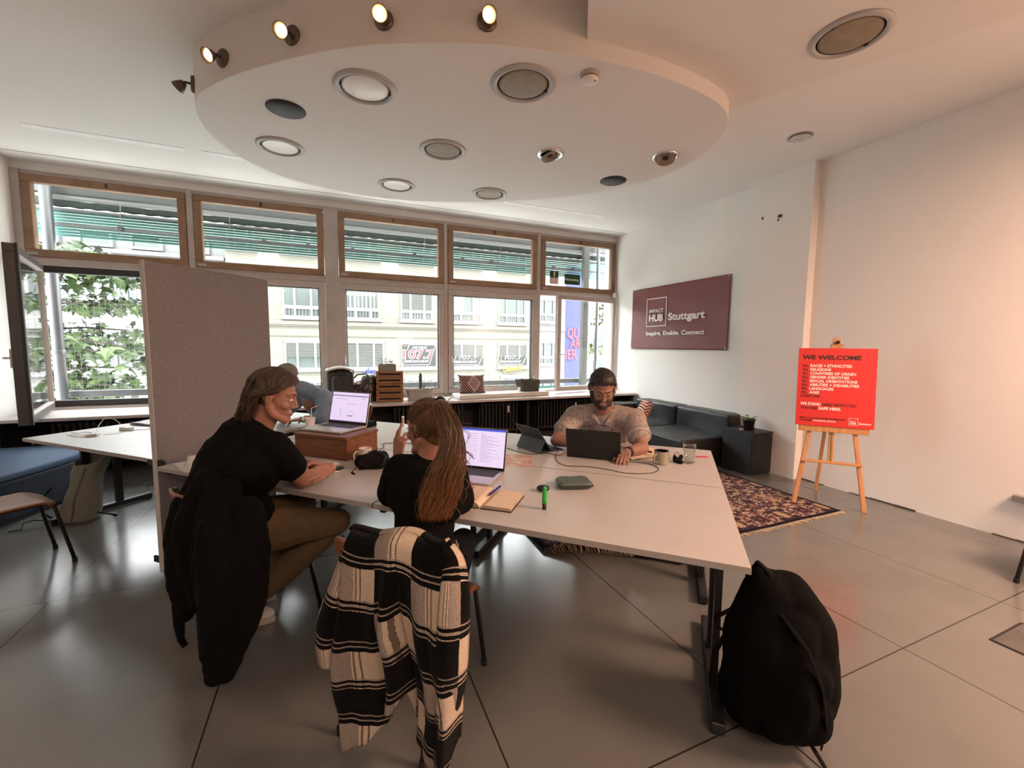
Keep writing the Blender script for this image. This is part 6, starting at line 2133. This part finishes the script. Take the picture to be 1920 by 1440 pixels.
for a_ in (-1.245, -1.365):
    o = fuse(MB().ell(w2(a_, .06, .045), (.045, .12, .042), Matrix.Rotation(TA, 3, 'Z')).cap(w2(a_, .01, .05), w2(a_, .01, .16), .045), 'boot', M_BLKN, P2, .008, 3)
    MB().box(w2(a_, .065, .006), (.085, .23, .012), TA).build('sole', M_RUB, o, bevel=.005)
bv = surface(body)
M_HRED = hairmat('auburn_hair', (.045, .022, .011), (.15, .078, .036), (.36, .125, .030), .74, 1.14)
def th2(x, y, z):
    hl = .50 if y > .45 else (.50 - (.45 - y) * 1.3 if y > -.1 else -.55)
    return -.005 + .014 * sstep((z - hl) / .2)
hm = shell(bv, H2, th2, 64, 44, .001, 5)
rng = random.Random(8)
gl = Vector((0, -.082, .100))
for i in range(900):
    an = rng.uniform(-PI * .98, PI * .98)
    y_ = .088 * math.cos(an)
    x_ = .076 * math.sin(an)
    z_ = .075 if y_ > .05 else (.075 - (.05 - y_) * 1.15)
    z_ = max(z_, -.100) + rng.uniform(-.006, .006)
    s0 = Vector((x_, y_, z_))
    pts = []
    for j in range(6):
        f = j / 5
        p = s0 * (1 - f) + gl * f
        ctr_ = Vector((0, -.01, .02))
        d_ = (p - ctr_).normalized()
        hit = bv.ray_cast(H2.p(*(ctr_ + d_ * .3)), -(H2.M @ d_), .4)
        r_ = hit[0] if hit[0] is not None else H2.p(*p)
        pts.append(r_ + (H2.M @ d_) * (.008 + .006 * math.sin(PI * f) * rng.random() + .012 * f ** 3))
    hm.tube(spline(pts, 3, False), .0014, 4)
root = H2.p(0, -.100, .112)
hb = MB().lathe([(.018, -.010), (.024, -.008), (.024, .008), (.018, .010)], H2.p(0, -.096, .108), 16, (H2.M @ Vector((0, -.8, .5))).to_track_quat('Z', 'Y').to_matrix())
hb.build('hair_tie', M_BLKC, P2, smooth=True)
PT = [root, w2(-1.13, -.165, 1.268), w2(-1.075, -.20, 1.205), w2(-1.045, -.225, 1.12), w2(-1.055, -.255, 1.03), w2(-1.075, -.275, .94), w2(-1.09, -.285, .86)]
wid = [.012, .026, .036, .040, .044, .048, .040]
for i in range(950):
    rr, an = math.sqrt(rng.random()), rng.uniform(0, 2 * PI)
    stop = 7 if rng.random() < .62 else rng.choice((5, 6, 6))
    pts = []
    for j in range(stop):
        fan = 1 + (.5 * rng.random() if j > 3 else 0)
        pts.append(PT[j] + (CAMR * math.cos(an) * wid[j] * fan - CAMF * abs(math.sin(an)) * wid[j] * .55 + AX * math.sin(an) * wid[j] * .3 + Vector((0, 0, math.sin(an) * .5 * wid[j] * (1 if j < 3 else .2)))) * rr)
    C_ = wavy(rng, pts, 5, .016, rng.uniform(10, 17), rng.uniform(0, 6))
    n_ = len(C_) - 1
    hm.tube(C_, [.0018 * (1 - .8 * (q / n_) ** 2) for q in range(n_ + 1)], 5)
for i in range(46):
    an = rng.uniform(-2.6, 2.6)
    s0 = H2.p(.076 * math.sin(an), -.03 + .05 * math.cos(an), .075 + .02 * rng.random())
    e = s0 + Vector((rng.gauss(0, .02), rng.gauss(0, .02), rng.uniform(-.02, .03))) + (H2.M @ Vector((math.sin(an) * .03, -.02, .01)))
    hm.tube([s0, (s0 + e) / 2 + Vector((0, 0, .008)), e], [.0008, .0007, .0004], 4)
for i in range(26):
    p0 = PT[2 + i % 4]
    e = p0 + CAMR * rng.uniform(.03, .085) + Vector((0, 0, rng.uniform(-.12, .0)))
    hm.tube(wavy(rng, [p0, (p0 + e) / 2 + CAMR * .03, e], 6, .010, 8, i), [.0010] * 13, 4)
hm.build('hair', M_HRED, P2, smooth=True, recalc=False)
tp = tips[0]
sk_ = thing('white_stick', "short white stick held up between the woman's raised fingers", 'stick', base + tp)
MB().box((0, 0, .018), (.012, .007, .050), TA).build('body', M_WHITEP, sk_, bevel=.002)
MB().box((0, 0, .030), (.0125, .0075, .004), TA).build('band', M_SEAM, sk_)

# ---- man in the patterned shirt
base = W(-.77, 2.0, 0)
def w3(a, b, z):
    return W(a, b, z) - base
k = NB('floral_shirt_print', .85, .2)
v = k.coord()
n1 = k.noise(v, 52, 5, .65, 'Fac', 1.2)
n2 = k.noise(v, 11, 3, .5)
n3 = k.noise(v, 40, 4, .6, 'Fac', 1.6)
c_ = k.ramp(n1, [(.34, (.13, .125, .125)), (.46, (.30, .26, .235)), (.56, (.42, .36, .31)), (.66, (.25, .15, .135))])
c_ = k.mix(k.ramp(n3, [(.56, (0, 0, 0)), (.62, (1, 1, 1))]), c_, k.mix(n2, (.10, .135, .14), (.36, .18, .11)))
k.col(c_)
k.bump(k.noise(v, 70, 3), .25, .004)
M_FLOR = k.m
P3 = thing('person', 'man with dark hair and beard in a pale floral shirt bending over the black laptop', 'person', base)
H3 = Head(w3(-.765, 1.535, 1.195), -CAMF * .86 - CAMR * .06 + Vector((0, 0, -.50)), k=1.10)
bd = MB()
H3.add(bd, w3(-.77, 1.66, 1.01), .062, 1.04)
shR, elR, wrR = w3(-.985, 1.66, .955), w3(-1.085, 1.45, .792), w3(-.895, 1.43, .795)
shL, elL, wrL = w3(-.545, 1.68, .955), w3(-.465, 1.46, .792), w3(-.553, 1.285, .792)
bd.chain([shR, (shR + elR) / 2, elR], [.058, .054, .044]).chain([elR, elR * .6 + wrR * .4, wrR], [.045, .044, .028])
bd.chain([shL, (shL + elL) / 2, elL], [.058, .054, .044]).chain([elL, elL * .6 + wrL * .4, wrL], [.045, .044, .028])
hand(bd, wrL, -BX * .95 - AX * .12 + Vector((0, 0, -.10)), Vector((0, 0, 1)), 1, (.42, .46, .5, .5), (.2, .1), 1.0, .08, .8)
hand(bd, wrR, -BX * .35 + AX * .95 + Vector((0, 0, -.02)), Vector((0, 0, 1)), -1, (.2, .22, .25, .3), (.15, .1), 1.0)
bd.chain([w3(-.77, 2.1, .55), w3(-.77, 1.98, .72), w3(-.77, 1.80, .88), w3(-.77, 1.70, .96)], [.12, .12, .12, .10])
for a0, a1 in ((-.87, -.92), (-.67, -.62)):
    bd.cap(w3(a0, 2.08, .55), w3(a1, 1.66, .53), .07, .05).cap(w3(a1, 1.66, .53), w3(a1, 1.72, .10), .05, .035)
body = fuse(bd, 'body', M_SKIN2, P3, .0048, 3)
M_HDK = hairmat('dark_hair', (.010, .007, .006), (.030, .020, .016))
H3.face_parts(P3, False, M_HDK)
sh = MB()
sh.chain([w3(-.77, 2.08, .54), w3(-.77, 1.99, .70), w3(-.77, 1.83, .86), w3(-.77, 1.72, .945)], [.165, .165, .165, .13], 20)
sh.cap(w3(-.87, 1.84, .87), w3(-.67, 1.85, .87), .145)
sh.chain([w3(-.955, 1.67, .955), w3(-.77, 1.70, .985), w3(-.575, 1.69, .955)], [.088, .082, .088])
sh.chain([shR, shR * .42 + elR * .58], [.086, .082]).chain([shL, shL * .42 + elL * .58], [.086, .082])
so = fuse(sh, 'shirt', M_FLOR, P3, .008, 4, dispfn=lambda p: .007 * mnoise.noise(p * 10) + .003 * mnoise.noise(p * 24))
bv = surface(so)
def onshirt(a, z, off=.004, b=1.2):
    o = w3(a, b, z)
    h = bv.ray_cast(o, BX, 1.5)
    return (h[0] - BX * off) if h[0] is not None else w3(a, 1.7, z)
M_COLL = mat('shirt_collar', (.38, .33, .29), .85, var=.12, vscale=40)
for sx in (-1, 1):
    MB().grid(lambda u, w_, sx=sx: onshirt(-.77 + sx * (.012 + .052 * u + .030 * w_), 1.005 - .085 * (1 - u) - .02 * w_ - .025 * u * w_, .006 + .010 * math.sin(PI * w_)), 8, 6).build('collar', M_FLOR, so, solid=.003, smooth=True)
for i in range(4):
    MB().ell(onshirt(-.768 + .004 * i, .905 - .055 * i, .003), (.0055, .0055, .0055), nu=10, nv=6).build('button', M_BKC, so, smooth=True)
MB().tube([onshirt(-.768, .93 - .03 * i, .003) for i in range(8)], .0022, 5).build('placket', M_COLL, so, smooth=True)
MB().grid(lambda u, w_: onshirt(-.70 + .085 * u, .885 - .07 * w_, .004), 8, 6).build('chest_pocket', M_FLOR, so, solid=.003, smooth=True)
MB().tube([onshirt(-.70 + .085 * u / 8, .885, .006) for u in range(9)], .003, 5).build('pocket_hem', M_COLL, so, smooth=True)
for nm, s_, e_ in (('cuff', shR, elR), ('cuff', shL, elL)):
    c_ = s_ * .40 + e_ * .60
    Rm = (e_ - s_).to_track_quat('Z', 'Y').to_matrix()
    MB().lathe([(.076, -.018), (.083, -.018), (.085, .014), (.080, .016), (.072, .010)], c_, 28, Rm).build(nm, M_COLL, so, smooth=True)
dt = MB()
for a0, a1 in ((-.87, -.92), (-.67, -.62)):
    dt.chain([w3(a0, 2.08, .55), w3(a1, 1.66, .535), w3(a1, 1.72, .10)], [.105, .08, .06])
fuse(dt, 'trousers', M_DENIM, P3, .010, 4)
for a1 in (-.92, -.62):
    sneaker(P3, w3(a1, 1.78, 0.012), w3(a1, 1.52, .012))
bv = surface(body)
def th3(x, y, z):
    if y > .35:
        hl = .60 - .10 * (abs(x) > .45)
    elif y > -.05:
        hl = .26 if abs(x) > .5 else .5
    else:
        hl = -.45
    return -.005 + (.0105 + .014 * max(0, z)) * sstep((z - hl) / .20)
hm = shell(bv, H3, th3, 90, 64, .003, 9)
rng = random.Random(31)
for i in range(1500):
    d = Vector((rng.gauss(0, 1), rng.gauss(0, 1), rng.gauss(.3, 1))).normalized()
    t_ = th3(*d)
    if t_ < .004:
        continue
    p = hug(bv, H3, d, t_ - .003)
    w_ = H3.M @ d
    g = H3.M @ Vector((.35 + rng.gauss(0, .25), .25 * (1 if d.z > .4 else -.6), -.55 * (1 - d.z) + .1))
    g = (g - w_ * g.dot(w_)).normalized()
    q = p + g * rng.uniform(.012, .022) + w_ * .0035
    hm.tube([p, (p + q) / 2 + w_ * .0025, q], [.0016, .0014, .0005], 4)
hm.build('hair', M_HDK, P3, smooth=True, recalc=False)
def thb(x, y, z):
    side = sstep((abs(x) - .40) / .25)
    low = sstep((-.42 - z) / .14)
    jawl = sstep((-z - .12) / .2) * side
    mou = 1 if (y > .5 and -.60 < z < -.46 and abs(x) < .32) else 0
    lip = 1 if (abs(x) < .20 and -.66 < z < -.52) else 0
    m_ = max(low, jawl, 0)
    if y < .02 or z < -.90:
        m_ = 0
    m_ = max(m_, .8 * (1 if (abs(x) < .30 and -.535 < z < -.43) else 0))
    if abs(x) < .17 and -.68 < z < -.535:
        m_ = 0
    return -.004 + .0070 * m_
M_BRD = mat('dark_stubble', (.050, .030, .023), .85, bump=.6, bscale=300)
shell(bv, H3, thb, 120, 90, .001, 4).build('beard', M_BRD, P3, smooth=True)
q = MB().lathe([(.027, -.012), (.034, -.012), (.034, .012), (.027, .012)], wrL * .9 + elL * .1, 20, (elL - wrL).to_track_quat('Z', 'Y').to_matrix()).build('watch_strap', M_BKC, P3, smooth=True)
ear = H3.p(-.086, .004, -.012)
MB().ell(ear, .006).build('earbud', M_WHITEP, P3, smooth=True)
MB().tube(spline([ear, H3.p(-.088, .02, -.06), onshirt(-.695, 1.0, .004), onshirt(-.70, .93, .004), onshirt(-.705, .86, .004)], 5, False), .0014, 5).build('earphone_wire', M_BKC, P3, smooth=True)

# ---- man in the blue shirt behind the screen
base = W(-3.5, 1.45, 0)
def w4(a, b, z):
    return W(a, b, z) - base
P4 = thing('person', 'grey haired man in a blue shirt, mostly hidden behind the man in black', 'person', base)
H4 = Head(w4(-3.63, 1.34, 1.185), -CAMR * .85 - CAMF * .2 + Vector((0, 0, -.55)), k=1.02)
bd = MB()
H4.add(bd, w4(-3.54, 1.43, 1.06), .050)
shR, elR, wrR = w4(-3.70, 1.56, .98), w4(-3.80, 1.40, .82), w4(-3.60, 1.22, .83)
shL, elL, wrL = w4(-3.29, 1.44, .985), w4(-3.15, 1.30, .845), w4(-3.36, 1.24, .825)
bd.chain([shR, elR, wrR], [.055, .042, .028]).chain([shL, elL, wrL], [.055, .042, .028])
hand(bd, wrL, -AX * .95 - BX * .1 + Vector((0, 0, -.1)), Vector((0, -.2, 1)), 1, (.3, .35, .4, .4))
hand(bd, wrR, -AX * .3 - BX * .9, Vector((0, 0, 1)), -1, (.3, .35, .4, .4))
bd.chain([w4(-3.55, 1.95, .55), w4(-3.53, 1.78, .75), w4(-3.5, 1.52, .95)], [.12, .12, .11])
bd.cap(w4(-3.65, 1.9, .55), w4(-3.7, 1.5, .52), .07, .05).cap(w4(-3.45, 1.9, .55), w4(-3.42, 1.5, .52), .07, .05)
bd.cap(w4(-3.7, 1.5, .52), w4(-3.7, 1.52, .1), .05, .035).cap(w4(-3.42, 1.5, .52), w4(-3.42, 1.52, .1), .05, .035)
body = fuse(bd, 'body', M_SKIN2, P4, .0065, 3)
H4.face_parts(P4, False, M_HDK)
sh = MB()
sh.chain([w4(-3.55, 1.95, .56), w4(-3.53, 1.80, .74), w4(-3.49, 1.56, .93)], [.16, .165, .13], 20)
sh.chain([w4(-3.67, 1.55, .98), w4(-3.49, 1.52, 1.0), w4(-3.31, 1.47, .985)], [.085, .080, .085])
sh.chain([shR, elR, elR * .6 + wrR * .4], [.084, .072, .056]).chain([shL, elL, elL * .62 + wrL * .38], [.088, .074, .056])
sh.cap(w4(-3.49, 1.5, 1.02), w4(-3.54, 1.42, 1.085), .085, .066)
sh.cap(w4(-3.40, 1.47, 1.01), w4(-3.52, 1.46, 1.05), .075, .07)
fuse(sh, 'shirt', M_BLUE, P4, .009, 4, dispfn=lambda p: .008 * mnoise.noise(p * 12) + .004 * mnoise.noise(p * 28))
dt = MB()
for a0, a1 in ((-3.65, -3.70), (-3.45, -3.42)):
    dt.chain([w4(a0, 1.92, .55), w4(a1, 1.5, .53), w4(a1, 1.52, .10)], [.105, .08, .06])
fuse(dt, 'trousers', M_DENIM, P4, .012, 4)
for a1 in (-3.7, -3.42):
    sneaker(P4, w4(a1, 1.58, 0), w4(a1, 1.32, 0))
bv = surface(body)
shell(bv, H4, lambda x, y, z: -.005 + .014 * sstep((z - (.5 if y > .3 else (.1 if y > -.2 else -.45))) / .2), 56, 40, .003, 2).build('hair', mat('grey_hair', (.20, .185, .165), .8, bump=.5, bscale=200), P4, smooth=True)
MB().lathe([(.027, -.010), (.033, -.010), (.033, .010), (.027, .010)], wrL * .88 + elL * .12, 20, (elL - wrL).to_track_quat('Z', 'Y').to_matrix()).build('watch', M_CHROME, P4, smooth=True)

# ---------------------------------------------------------------- clothes over the chair backs
k = NB('plaid_wool', 1.0, .05)
tc = k.new('ShaderNodeTexCoord')
uvn = k.noise(tc.outputs['Object'], 60, 4, .6, 'Color')
wv = k.new('ShaderNodeVectorMath', operation='MULTIPLY_ADD')
L(k.t, uvn, wv.inputs[0])
wv.inputs[1].default_value = (.035, .035, 0)
L(k.t, tc.outputs['UV'], wv.inputs[2])
x, y, z = k.sep(wv.outputs[0])
fx, fy = k.math('FRACT', x), k.math('FRACT', y)
par_ = k.math('MODULO', k.math('ADD', k.math('FLOOR', x), k.math('FLOOR', y)), 2)
par_ = k.math('GREATER_THAN', k.math('ABSOLUTE', par_), .5)
nz = k.noise(tc.outputs['Object'], 150, 4, .7)
cream = k.mix(nz, (.40, .31, .23), (.66, .55, .44))
grey = k.mix(nz, (.13, .105, .09), (.42, .35, .30))
band = k.math('LESS_THAN', fx, .40)
wht = k.mix(band, cream, grey)
def line(f, c_, w_):
    return k.math('LESS_THAN', k.math('ABSOLUTE', k.math('SUBTRACT', f, c_)), w_)
vl = k.math('MAXIMUM', line(fx, .46, .020), line(fx, .58, .020))
wht = k.mix(vl, wht, (.16, .12, .09))
blk = k.mix(nz, (.002, .002, .002), (.007, .006, .006))
colr = k.mix(par_, blk, wht)
hl1 = k.math('MAXIMUM', line(fy, .06, .035), line(fy, .19, .035))
hl2 = k.math('MAXIMUM', line(fy, .125, .018), line(fy, .25, .016))
colr = k.mix(hl2, colr, grey)
colr = k.mix(hl1, colr, blk)
k.col(colr)
k.p.inputs['Sheen Weight'].default_value = .04
k.bump(k.noise(tc.outputs['Object'], 220, 3), .8, .006)
M_PLAID = k.m
base = W(-1.12, -.46, 0)
def wc(a, b, z):
    return W(a, b, z) - base
P5 = thing('plaid_coat', 'fluffy black and cream plaid coat hung over the chair back in front', 'coat', base)
def lerp(a, b, t):
    return a + (b - a) * t
def ztop(u):
    return .842 + .022 * u - .012 * math.sin(u * 9)
def zbot(u):
    K = [(0, .045), (.15, .075), (.30, .15), (.45, .27), (.52, .315), (.56, .15), (.66, .13), (.78, .10), (.90, .085), (1, .24)]
    for (u0, z0), (u1, z1) in zip(K, K[1:]):
        if u <= u1:
            return lerp(z0, z1, sstep((u - u0) / (u1 - u0)))
    return K[-1][1]
def coat(u, w_):
    aL = lerp(-1.325, -1.345, w_)
    aR = lerp(-.945, -.862, min(1, w_ * 1.6)) - .01 * w_
    a = lerp(aL, aR, u)
    z = lerp(ztop(u), zbot(u), w_)
    f = sstep(w_ / .6)
    fold = .050 * f * math.sin(u * 15.5 + .6) + .030 * f * math.sin(u * 27 + 2 * w_) + .012 * math.sin(u * 40 + 3 * w_) * f
    crease = .055 * math.exp(-((u - .53 - .03 * w_) / .035) ** 2) * f
    b = -.478 - fold * .55 + crease - .03 * math.sin(PI * min(1, w_ * 1.2)) - .025 * sstep((u - .6) / .2) * f
    roll = max(0, 1 - w_ / .05)
    b += .035 * roll ** 2
    b += .006 * mnoise.noise(Vector((a * 8, z * 8, 4)))
    a += .010 * math.sin(w_ * 7 + u * 4) * f
    return wc(a, b, z)
nu, nv = 90, 70
q = MB().grid(lambda u, w_: coat(u, w_), nu, nv)
uv = []
for j in range(nv + 1):
    for i in range(nu + 1):
        u, w_ = i / nu, j / nv
        uv.append((21 + (u * 2.75 + .05), 20 - ((ztop(u) - lerp(ztop(u), zbot(u), w_)) / .148 + .30) + .25 * math.sin(u * 5) * 0 + .18 * (u - .5)))
q.build('back_panel', M_PLAID, P5, smooth=True, solid=.014, uv=uv)
# the part folded over to the seat side
def front(u, w_):
    a = lerp(-1.34, -.93, u)
    b = -.447 + .075 * math.sin(PI * .5 * w_) + .012 * math.sin(u * 12)
    return wc(a, b, ztop(u) + .018 * math.sin(PI * w_) - .16 * w_ * w_)
q = MB().grid(front, 40, 14)
q.build('front_fold', M_PLAID, P5, smooth=True, solid=.014, uv=[(21 + i / 40 * 2.75 + .05, 19.6 + j / 14) for j in range(15) for i in range(41)])
def sleeve(name, pts, rs, u0, v0, sq):
    C_ = spline(pts, 6, False)
    R_ = spline([Vector((r, 0)) for r in rs], 6, False)
    n = 22
    q = MB()
    q.tube(C_, [max(.01, r.x) for r in R_], n, True, sq)
    uv = []
    tot = 0
    for i in range(len(C_)):
        if i:
            tot += (C_[i] - C_[i - 1]).length
        for kx in range(n):
            uv.append((u0 + 1.6 * abs(kx / n - .5) * 2, v0 - tot / .150))
    q.v = [p + p.normalized() * .005 * mnoise.noise(p * 14) for p in q.v]
    return q.build(name, M_PLAID, P5, smooth=True, uv=uv)
sleeve('left_sleeve', [wc(-1.315, -.43, .835), wc(-1.345, -.455, .73), wc(-1.378, -.475, .60), wc(-1.405, -.49, .47), wc(-1.408, -.49, .36)], [.026, .042, .052, .060, .050], 20.15, 21.72, .75)
sleeve('right_sleeve', [wc(-.965, -.44, .860), wc(-.915, -.455, .80), wc(-.888, -.50, .70), wc(-.885, -.52, .56), wc(-.895, -.51, .42), wc(-.92, -.50, .30)], [.028, .044, .056, .058, .052, .042], 21.1, 20.85, .7)

M_JACK = mat('black_jacket_cloth', (.0032, .003, .0032), .95, bump=.3, bscale=120, spec=.15)
base = W(-2.2, -.40, 0)
def wj(a, b, z):
    return W(a, b, z) - base
P6 = thing('black_jacket', 'black jacket hanging over the left side of the chair behind the man in black', 'jacket', base)
q = MB()
q.chain([wj(-2.33, -.30, .90), wj(-2.36, -.34, .76), wj(-2.36, -.38, .58), wj(-2.345, -.39, .40), wj(-2.36, -.39, .24)], [.045, .07, .075, .07, .035])
q.chain([wj(-2.26, -.34, .86), wj(-2.25, -.39, .70), wj(-2.245, -.40, .50), wj(-2.24, -.40, .34)], [.06, .085, .075, .045])
q.chain([wj(-2.35, -.29, .90), wj(-2.25, -.33, .88), wj(-2.15, -.36, .84)], [.038, .05, .05])
fuse(q, 'body', M_JACK, P6, .009, 4, dispfn=lambda p: .014 * mnoise.noise(Vector((p.x * 10, p.y * 10, p.z * 4))) + .005 * mnoise.noise(p * 22))
MB().tube([wj(-2.38, -.40, .30), wj(-2.375, -.41, .20), wj(-2.36, -.415, .13), wj(-2.34, -.41, .10)], [.03, .022, .014, .012], 10).build('sleeve_end', M_JACK, P6, smooth=True)
MB().tube([wj(-2.24, -.41, .36), wj(-2.215, -.415, .26), wj(-2.205, -.41, .20)], [.02, .012, .010], 8).build('strap', M_JACK, P6, smooth=True)
base = W(-2.0, -.42, 0)
P7 = thing('black_coat', 'long black coat hanging to the floor behind the man in black, right of the jacket', 'coat', base)
q = MB()
q.chain([wj(-2.10, -.35, .85), wj(-2.06, -.39, .70), wj(-2.03, -.42, .52), wj(-2.02, -.43, .36), wj(-2.05, -.44, .20), wj(-2.085, -.44, .06)], [.06, .105, .110, .105, .078, .045])
q.chain([wj(-1.98, -.34, .78), wj(-1.945, -.38, .60), wj(-1.93, -.40, .44), wj(-1.96, -.42, .28), wj(-2.04, -.44, .07)], [.06, .085, .080, .065, .04])
q.chain([wj(-2.15, -.36, .82), wj(-2.14, -.40, .60), wj(-2.13, -.42, .40)], [.06, .08, .06])
fuse(q, 'body', M_JACK, P7, .009, 4, dispfn=lambda p: .014 * mnoise.noise(Vector((p.x * 10, p.y * 10, p.z * 3.5))) + .005 * mnoise.noise(p * 22))
